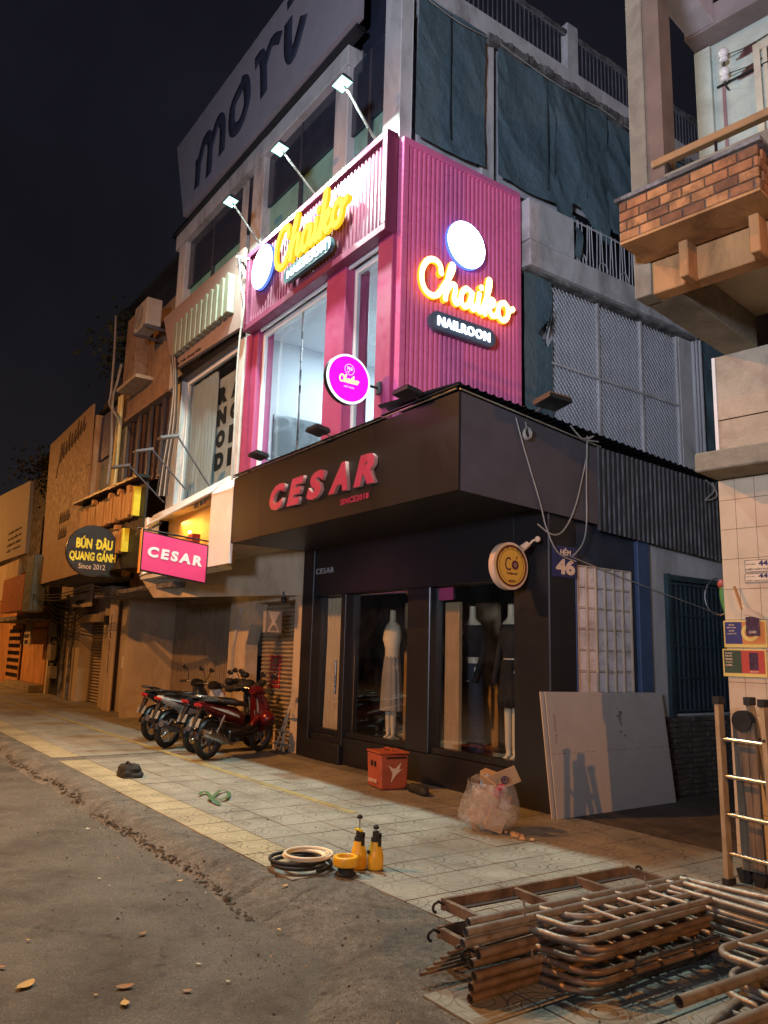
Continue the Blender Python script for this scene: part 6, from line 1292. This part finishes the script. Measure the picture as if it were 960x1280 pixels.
for z in (.3,.55,.8,1.05): MB().cyl((fr_[0].x-(fr_[0].x-fr_[1].x)*z/1.3, 5.60+.12*z, z), (fr_[0].x-(fr_[0].x-fr_[1].x)*z/1.3, 5.64+.12*z, z), .012, n=10).build('rivet', M['rubber'], LD)
# rubbish bag with cardboard
def plastic():
    t = NT('clear_plastic_bag'); p = t.n('ShaderNodeNewGeometry').outputs['Position']; tr = t.n('ShaderNodeBsdfTransparent'); tr.inputs[0].default_value = (.95,.95,.94,1)
    b = t.n('ShaderNodeBsdfPrincipled'); b.inputs['Base Color'].default_value = (.75,.74,.70,1); b.inputs['Roughness'].default_value = .22
    bn = t.n('ShaderNodeBump'); bn.inputs['Strength'].default_value = 1; bn.inputs['Distance'].default_value = .02; t.l(t.noise(p, 22, 5, .6, 1.5), bn.inputs['Height']); t.l(bn.outputs[0], b.inputs['Normal'])
    m = t.n('ShaderNodeMixShader'); t.l(t.rng(t.noise(p, 9, 4, .6, 1), .35, .7, .10, .42), m.inputs[0]); t.l(tr.outputs[0], m.inputs[1]); t.l(b.outputs[0], m.inputs[2]); t.l(m.outputs[0], t.out.inputs[0]); return t.mat
card = mat('brown_cardboard', (.42,.27,.14), .85, var=.08, bump=.1); bagc = PZ(598, 1042, 0); bx, by = bagc.x-.02, bagc.y+.16
TB = thing('rubbish_bag', 'clear plastic rubbish bag stuffed with torn cardboard beside the black pillar', 'rubbish bag', (bx, by, 0))
vs = []; n1, n2 = 30, 20
for j in range(n2+1):
    v_ = j/n2; z = .012+.44*v_**.9; rad = (.29*math.sin(min(1, v_*3.2+.35)*1.57))*(1-.22*v_**3)
    for k in range(n1):
        a = 6.2832*k/n1; q = rad*(1+.16*ns(V((math.cos(a)*1.6, math.sin(a)*1.6, z*4)))+.07*ns(V((math.cos(a)*5, math.sin(a)*5, z*10)))); vs.append((bx+q*math.cos(a)*1.02, by+q*math.sin(a)*.85, z+.03*ns(V((math.cos(a)*2, math.sin(a)*2, 5)))*v_))
MB().add(vs, [(j*n1+k, j*n1+(k+1) % n1, (j+1)*n1+(k+1) % n1, (j+1)*n1+k) for j in range(n2) for k in range(n1)], 0, True).build('plastic_film', plastic(), TB)
def cbox(c, s, rot, nm='cardboard_piece', m=card):
    mb = MB().box(-s[0]/2, -s[1]/2, -s[2]/2, s[0]/2, s[1]/2, s[2]/2); E = Matrix.Rotation(rot[2],4,'Z')@Matrix.Rotation(rot[1],4,'Y')@Matrix.Rotation(rot[0],4,'X'); mb.v = [tuple((E@V(p))+V(c)) for p in mb.v]; return mb.build(nm, m, TB)
cbox((bx, by+.02, .20), (.30,.22,.30), (.2,.3,.7)); cbox((bx+.04, by-.12, .27), (.26,.01,.22), (.35,.35,.62)); cbox((bx-.1, by, .12), (.16,.22,.2), (.2,-.3,.2)); cbox((bx+.1, by-.02, .14), (.16,.18,.2), (.1,.3,.9))
cbox((bx+.10, by+.05, .47), (.34,.012,.16), (.25,-.42,.75)); cbox((bx-.02, by+.06, .45), (.24,.10,.14), (.2,.2,.3)); cbox((bx+.02, by-.05, .43), (.18,.012,.14), (.6,.5,.4)); cbox((bx+.17, by-.04, .38), (.05,.09,.13), (.3,.5,.2), 'red_packet', mat('red_packet', (.35,.03,.05), .5))
cbox((bx-.10, by-.06, .45), (.10,.10,.06), (.3,.2,.2), 'dark_scrap', M['rust'])
E4 = Matrix.Translation((bx+.17, by+.03, .485))@Matrix.Rotation(.75,4,'Z')@Matrix.Rotation(-.42,4,'Y')@Matrix.Rotation(.25,4,'X')
mb = MB(); ring(mb, V((0,0,0)), V((1,0,0)), V((0,0,1)), .033, .012, 0); mb.prism([(-.02,.02),(.02,.02),(0,-.02)], (0,0,0), (1,0,0), (0,0,1), (0,-.002,0)); mb.v = [tuple(E4@(V(p)+V((0,-.009,0)))) for p in mb.v]; mb.build('circle_print', navy, TB)
wr = MB(); 
for k in range(18):
    rn = random.Random(k); c = V((bx-.16+.09*rn.random(), by-.1+.12*rn.random(), .39+.06*rn.random())); wr.add([c, c+V((.07*rn.gauss(0,1),.05,.04*rn.gauss(0,1))), c+V((.05,.03*rn.gauss(0,1),-.06*rn.random()))], [(0,1,2)])
wr.build('crumpled_film', mat('bluish_film', (.5,.58,.6), .3, bump=.5), TB)
mb = MB()
for k in range(9): rn = random.Random(k+40); mb.ball((bx+.36+.10*rn.gauss(0,1), by+.02+.05*rn.gauss(0,1), .02), .02+.015*rn.random(), 6, 4, sc=(1.4,1,.7))
tag(mb.build('rubble_scraps', card), 'small scraps of paper and rubble on the floor right of the rubbish bag', 'scraps')
# orange delivery box
ob = mat('orange_delivery_fabric', (.36,.075,.03), .7, var=.1, vs_=6, dirt=(.2,.05,.03), dscale=4, damt=.4, bump=.3, bs=90); q = PZ(466, 986, 0)
DBX = thing('delivery_box', 'orange insulated delivery box with a white bird logo standing by the black plinth', 'delivery box', (q.x, q.y, 0), world=False); DBX.location = (q.x+.04, q.y+.18, 0); DBX.rotation_euler = (0,0,R(-12))
child(MB().hexa([(-.20,-.17,.01),(.20,-.17,.01),(.18,.19,.01),(-.20,.19,.01)], [(-.21,-.19,.42),(.20,-.18,.42),(.20,.20,.40),(-.21,.20,.42)]), 'body', ob, DBX, .02); child(MB().box(-.22,-.20,.42,.21,.21,.445), 'lid', ob, DBX, .012)
child(MB().tube(spline3([(-.15,0,.44),(-.05,0,.47),(.08,0,.47),(.16,0,.44)]), .012, 6), 'handle', ob, DBX)
bl2 = V((1,0,0)); 
child(MB().prism([(-.09,.30),(-.03,.26),(.01,.26),(.085,.33),(.05,.24),(.10,.25),(.02,.19),(-.05,.10),(-.03,.20)], (.205,.01,0), (0,1,0), (0,0,1), (.006,0,0)), 'bird_print', crm, DBX)
child(MB().box(-.06,-.20,.27,-.03,-.185,.33).box(.04,-.20,.27,.07,-.185,.33), 'strap_slot', M['black'], DBX); child(MB().box(.20,-.1,.37,.213,.16,.39), 'dark_trim', M['black'], DBX)
t3 = text('lettering', 'LALAMOVE', crm, None, (-.01,-.19,.10), (1,0,0), (0,0,1), height=.045, width=.26, ext=.003, bold=.02); t3.parent = DBX
mb = MB()
for k in range(6): rn = random.Random(k); mb.ball((q.x+.45+.05*k, q.y+.25+.02*rn.gauss(0,1), .05), .07, 8, 6, sc=(1.2,.8,.9))
tag(mb.build('black_sack', M['rubber']), 'slumped black sack against the plinth right of the orange box', 'sack')
# sprayers
yel2 = mat('yellow_plastic', (.72,.40,.02), .4, var=.05, bump=.05)
def sprayer(px, py, lab, rod, k):
    p = PZ(px, py, .01); t_ = thing('pressure_sprayer', lab, 'sprayer', (p.x-.02, p.y+.02, .008), 'yellow pump sprayers', world=False)
    child(MB().lathe([(.0,0),(.058,0),(.062,.012),(.062,.09),(.060,.10),(.055,.13),(.052,.135),(.038,.19),(.034,.20),(0,.20)], n=24), 'tank', yel2, t_)
    hd = MB().cyl((0,0,.198), (0,0,.225), .037, n=18).cyl((0,0,.225), (0,0,.27), .027, .024, 16); child(hd, 'head', M['rubber'], t_)
    child(MB().cyl((0,0,.27), (0,0,.27+rod), .006, n=8), 'pump_rod', M['chrome'], t_); child(MB().lathe([(0,.27+rod),(.02,.272+rod),(.024,.285+rod),(.012,.30+rod),(0,.30+rod)], n=14), 'knob', M['rubber'], t_)
    child(MB().box(.015,-.012,.235,.06,.012,.265).box(.045,-.01,.17,.06,.01,.25), 'trigger', M['rubber'], t_)
    if k: child(MB().box(-.045,-.012,.262,.03,.012,.28), 'nozzle_lever', yel, t_)
    else: child(MB().box(-.01,-.072,.115,.012,-.058,.14), 'valve', M['rubber'], t_)
sprayer(447, 1086, 'yellow pump sprayer with its long pump rod raised, left of the pair', .085, 1); sprayer(468, 1087, 'yellow pump sprayer with its knob pushed down, right of the pair', .015, 0)
# hoses and reel
hc = PZ(374, 1082, .02)
def coil(name, lab, m, c, r0, n_, rad, z0, seed):
    rn = random.Random(seed); pts = []
    for k in range(int(n_*22)):
        a = k/22*6.2832; rr_ = r0*(1+.09*math.sin(a/n_+seed)+.05*math.sin(a*.37+seed*2)); o_ = V((.022*math.sin(a*.21+seed), .02*math.cos(a*.17+seed), 0)); pts.append(V(c)+o_+V((rr_*math.cos(a), rr_*math.sin(a), z0+rad+ (k/22/n_)*rad*n_*.9+.006*math.sin(a*.5))))
    tag(MB().tube(pts, rad, 8).build(name, m), lab, 'hose')
coil('black_hose', 'coil of thick black hose lying flat under the white one', M['rubber'], hc, .20, 3.6, .014, 0, 1)
coil('white_hose', 'coil of cream white hose on top of the black hose', mat('cream_white_hose', (.75,.66,.48), .4, bump=.03), hc+V((.03,.03,0)), .165, 3.3, .0115, .05, 4)
rc_ = PZ(424, 1096, .0)+V((-.01,.06,0))
t_ = thing('cable_reel', 'black spool standing on end under the yellow tape roll', 'reel', rc_); MB().lathe([(0,0),(.075,0),(.078,.01),(.06,.02),(.058,.05),(.075,.06),(0,.062)], rc_+V((0,0,.006)), n=24).build('spool', M['rubber'], t_)
t_ = thing('tape_roll', 'yellow roll of hose tape sitting on the black spool', 'tape roll', rc_+V((0,0,.068))); mb = MB().lathe([(.062,0),(.092,0),(.094,.01),(.094,.055),(.090,.065),(.064,.068),(.060,.06),(.060,.005),(.062,0)], rc_+V((0,0,.069)), n=28); mb.build('roll', yel2, t_)
# small litter
q = PZ(150, 972, 0); t_ = thing('black_bag', 'small crumpled black bag lying alone on the pavement tiles', 'bag', q); mb = MB(); vs = []
for j in range(9):
    for k in range(16): a = 6.2832*k/16; s_ = .165*(1-.30*(j/8)**2)*(1+.15*ns(V((math.cos(a)*2, math.sin(a)*2, j*.4)))); c4 = max(abs(math.cos(a)), abs(math.sin(a))); vs.append((q.x+s_/c4**.6*math.cos(a)*1.1, q.y+.12+s_/c4**.6*math.sin(a)*.8, .008+.145*j/8+.01*ns(V((a, j, 1)))))
mb.add(vs, [(j*16+k, j*16+(k+1) % 16, (j+1)*16+(k+1) % 16, (j+1)*16+k) for j in range(8) for k in range(16)], 0, False); mb.add(vs[-16:], [tuple(range(16))]); mb.build('bag_body', M['rubber'], t_); MB().tube([(q.x-.1,q.y+.1,.15),(q.x,q.y+.08,.19),(q.x+.1,q.y+.12,.15)], .012, 6).build('handle', M['rubber'], t_)
gs = mat('green_webbing', (.05,.12,.045), .8, bump=.4, bs=150); pts = [PZ(*p, .02) for p in ((249,994),(258,991),(270,1000),(283,999),(286,990),(276,990),(266,996),(262,1000),(275,1006))]
sp_ = spline3(pts); mb = MB()
for i in range(len(sp_)-1):
    a, b = sp_[i], sp_[i+1]; d = (b-a); 
    if d.length < 1e-5: continue
    s_ = V((-d.y, d.x, 0)).normalized()*.022; zz = V((0,0,.012*math.sin(i*.35)+.006)); zz2 = V((0,0,.012*math.sin((i+1)*.35)+.006)); mb.add([a-s_+zz, a+s_+zz, b+s_+zz2, b-s_+zz2], [(0,1,2,3)])
tag(mb.build('webbing_strap', gs), 'crumpled green webbing strap lying on the pavement tiles', 'strap')
lfm = [mat('dry_leaf_yellow', (.45,.30,.10), .7, bump=.2), mat('dry_leaf_brown', (.28,.15,.06), .7, bump=.2), mat('pale_scrap', (.5,.46,.38), .7, bump=.1)]
LV = [(32,1233,.15,0,'long pale dry leaf at the bottom left of the road'),(156,1256,.10,0,'curled dry leaf, lowest near the middle of the road'),(156,1235,.12,1,'flat orange brown leaf just above the lowest curled one'),(234,1240,.07,1,'small upright leaf right of the pair at the bottom of the road'),(178,1168,.08,1,'brown leaf alone in the middle of the road'),(305,1141,.08,0,'yellow leaf near the rough kerb concrete'),(225,1102,.06,0,'yellow leaf at the gutter edge'),(102,1026,.09,1,'brown leaf high on the road near the kerb'),(110,1037,.08,2,'pale leaf just below the high brown one'),(356,1108,.07,0,'yellow leaf beside the coiled hoses'),(2,1210,.07,1,'leaf cut by the left edge of the picture'),(349,1163,.05,0,'small leaf on the cracked concrete')]
def leaf(px, py, s_, mi, lab, grp=None):
    s_ *= .72
    gz = -.118
    if py < 1160 and px > 270 or py < 1110 and px > 200: gz = -.06 if px < 345 else .0
    p = PZ(px, py, gz); 
    if p.y > 2.95: p = PZ(px, py, .01); gz = .01
    elif p.y > 2.35: gz = apz(p.x, p.y)+.012; p = PZ(px, py, gz)
    rn = random.Random(px*7+py); a = rn.random()*6.28; u = V((math.cos(a), math.sin(a), 0)); v = V((-u.y, u.x, 0)); z = V((0,0,1)); mb = MB(); out_ = []
    for k in range(7):
        t = k/6; w_ = .30*math.sin(math.pi*min(1, t*.92+.04))**.8*s_; c = p+u*(t-.5)*s_+z*(.006+.22*s_*(t-.4)**2)
        out_ += [c+v*w_+z*(.05*s_), c, c-v*w_+z*(.03*s_)]
    mb.add(out_, [(k*3+j, k*3+j+1, (k+1)*3+j+1, (k+1)*3+j) for k in range(6) for j in range(2)], 0, True); mb.tube([p-u*.5*s_+z*.01, p-u*.72*s_+z*.015], .0015, 4)
    tag(mb.build('fallen_leaf', lfm[mi]), lab, 'leaf', grp or 'fallen leaves')
for a in LV: leaf(*a)
SL_ = {(59,1006):'highest on the road at the left',(137,1108):'on the road below the kerb, third from the left',(124,1099):'on the road just up left of its twin',(142,1044):'in the gutter below the black bag',(236,1043):'on the kerb slope below the green strap',(35,1176):'at the left of the road above the big leaf',(285,1088):'on the kerb slope left of the hoses',(257,1117):'in the gutter left of the yellow leaf',(248,1206):'on the road above the upright leaf',(285,1228):'on the road right of the upright leaf',(19,975):'on the road at the far left near the kerb',(330,1024):'on the tiles above the hose coil',(258,965):'on the tiles in front of the motorbikes',(275,1021):'on the tiles below the green strap',(420,1138):'on the concrete below the spool',(120,1245):'at the bottom of the road left of the leaf pair'}
rnd = random.Random(5)
for (px, py) in ((59,1006),(137,1108),(124,1099),(142,1044),(236,1043),(35,1176),(285,1088),(257,1117),(248,1206),(285,1228),(19,975),(330,1024),(258,965),(275,1021),(420,1138),(120,1245)): leaf(px, py, rnd.uniform(.025,.045), rnd.choice((0,2,2)), 'tiny pale scrap lying '+SL_[(px, py)], 'tiny scraps')

# grit, gutter dirt and facade clutter
rnd = random.Random(77); mb = MB()
for k in range(3000):
    if k < 1900: x = rnd.uniform(-9.5, -1.2); y = rnd.gauss(2.5, .42)
    else: x = rnd.uniform(-14, 0); y = rnd.uniform(-1.5, 6.2)
    if y > 6.2: continue
    z = max(-.124 + .012*ns(V((x*.6, y*.6, 0))), apz(x, y)) if y < 2.5 else (apz(x, y) if y < 2.97 else .007)
    q = rnd.uniform(.003, .008) if rnd.random() < .93 else rnd.uniform(.008, .016); a = rnd.random()*6.28; c = V((x, y, z)); p = [c+V((math.cos(a+t)*q*rnd.uniform(.7,1.2), math.sin(a+t)*q*rnd.uniform(.7,1.2), -.002)) for t in (0, 2.1, 4.2)]+[c+V((0,0,q*.8))]
    mb.add(p, [(0,1,3),(1,2,3),(2,0,3)], 0 if rnd.random() < .6 else 1)
o = mb.build('street_grit', [mat('pale_grit', (.36,.33,.27), .9, bump=0), mat('dark_grit', (.05,.042,.034), .9, bump=0)]); o['kind'] = 'stuff'
mb = MB(); n = 1400
vs = []
rnd = random.Random(9)
for k in range(1500):   # ragged patches of wet dirt and crumbs along the foot of the kerb slope
    x = -20+19*rnd.random(); cl = ns(V((x*1.4, 2, 2)))
    if cl < -.2 or x > -4.4 or rnd.random() < max(0, (x+6)/1.6): continue
    e0 = 2.42 + .10*ns(V((x*.9, 3, 0))) + .03*ns(V((x*4, 3, 0))); qq = min(1, max(0, (x+4.3)/1.1)); e0 -= qq*qq*(3-2*qq)*.62; y = e0+.15+rnd.gauss(.0, .018+.03*max(0, cl)); q = rnd.uniform(.006, .022)
    z = max(-.124+.012*ns(V((x*.6, y*.6, 0)))+.004*ns(V((x*3, y*3, 1))), apz(x, y))+.003; a = rnd.random()*6.28
    mb.add([(x+math.cos(a+t)*q*rnd.uniform(.6,1.3)*1.6, y+math.sin(a+t)*q*rnd.uniform(.5,1.2), z) for t in (0,1.2,2.4,3.6,4.9)], [(0,1,2,3,4)])
o = mb.build('gutter_dirt', mat('gutter_dirt', (.035,.026,.018), .95, var=.5, vs_=30, bump=.8, bs=60)); o['kind'] = 'stuff'
def clutter(name, cat, lab, mb, m, grp=None): return tag(mb.build(name, m), lab, cat, grp)
clutter('shutter_box', 'shutter box', 'long metal shutter housing above the narrow roller shutter at the left', MB().box(-24.6, 6.2, 2.30, -22.2, 6.45, 2.52), M['rollup'])
clutter('wall_lamp', 'lamp', 'small unlit wall lamp on the cream pillar right of the narrow roller shutter', MB().box(-21.8, 6.18, 2.2, -21.6, 6.3, 2.45), M['black'])
for k, x in enumerate((-26.2, -25.3)): clutter('drain_pipe', 'pipe', ('left' if k == 0 else 'right')+' vertical drain pipe on the pillar by the cable tangle', MB().tube([(x, 6.26, 0), (x, 6.26, 3.2)], .055, 8), M['grime'])
t_ = thing('air_conditioner', 'dusty air conditioner hung above the dark doorway at the far left', 'air conditioner', (-29, 6.3, 3.2)); MB().box(-29.6, 6.1, 3.0, -28.5, 6.55, 3.75).build('casing', M['concrete'], t_, bev=.02); mb = MB(); [ring(mb, V((-29.2, 6.09, 3.37)), V((1,0,0)), V((0,0,1)), r_, .02, .002) for r_ in (.1,.2,.29)]; mb.build('fan_grille', M['black'], t_)
t_ = thing('wall_poster', 'faded paper notices pasted on the cream pillar beside the corrugated gate', 'poster', (-19.8, 6.28, 1.5))
for k in range(5): MB().box(-20.3+.28*k, 6.292, 1.1+.35*(k % 3), -20.1+.28*k, 6.298, 1.38+.35*(k % 3)).build('notice', (M['white'], M['cream'], M['yline'])[k % 3], t_)
for k in range(3): clutter('facade_cable', 'cable', ('top', 'middle', 'bottom')[k]+' of three dark cables sagging along the facades above the gate', MB().tube(spline3([(-26, 5.0, 3.15-.05*k), (-22, 4.95, 2.95-.08*k), (-18.9, 5.05, 3.0-.07*k), (-16.6, 5.0, 2.72-.05*k), (-15.2, 5.15, 2.78-.04*k)]), .014, 5), M['dkwire'])
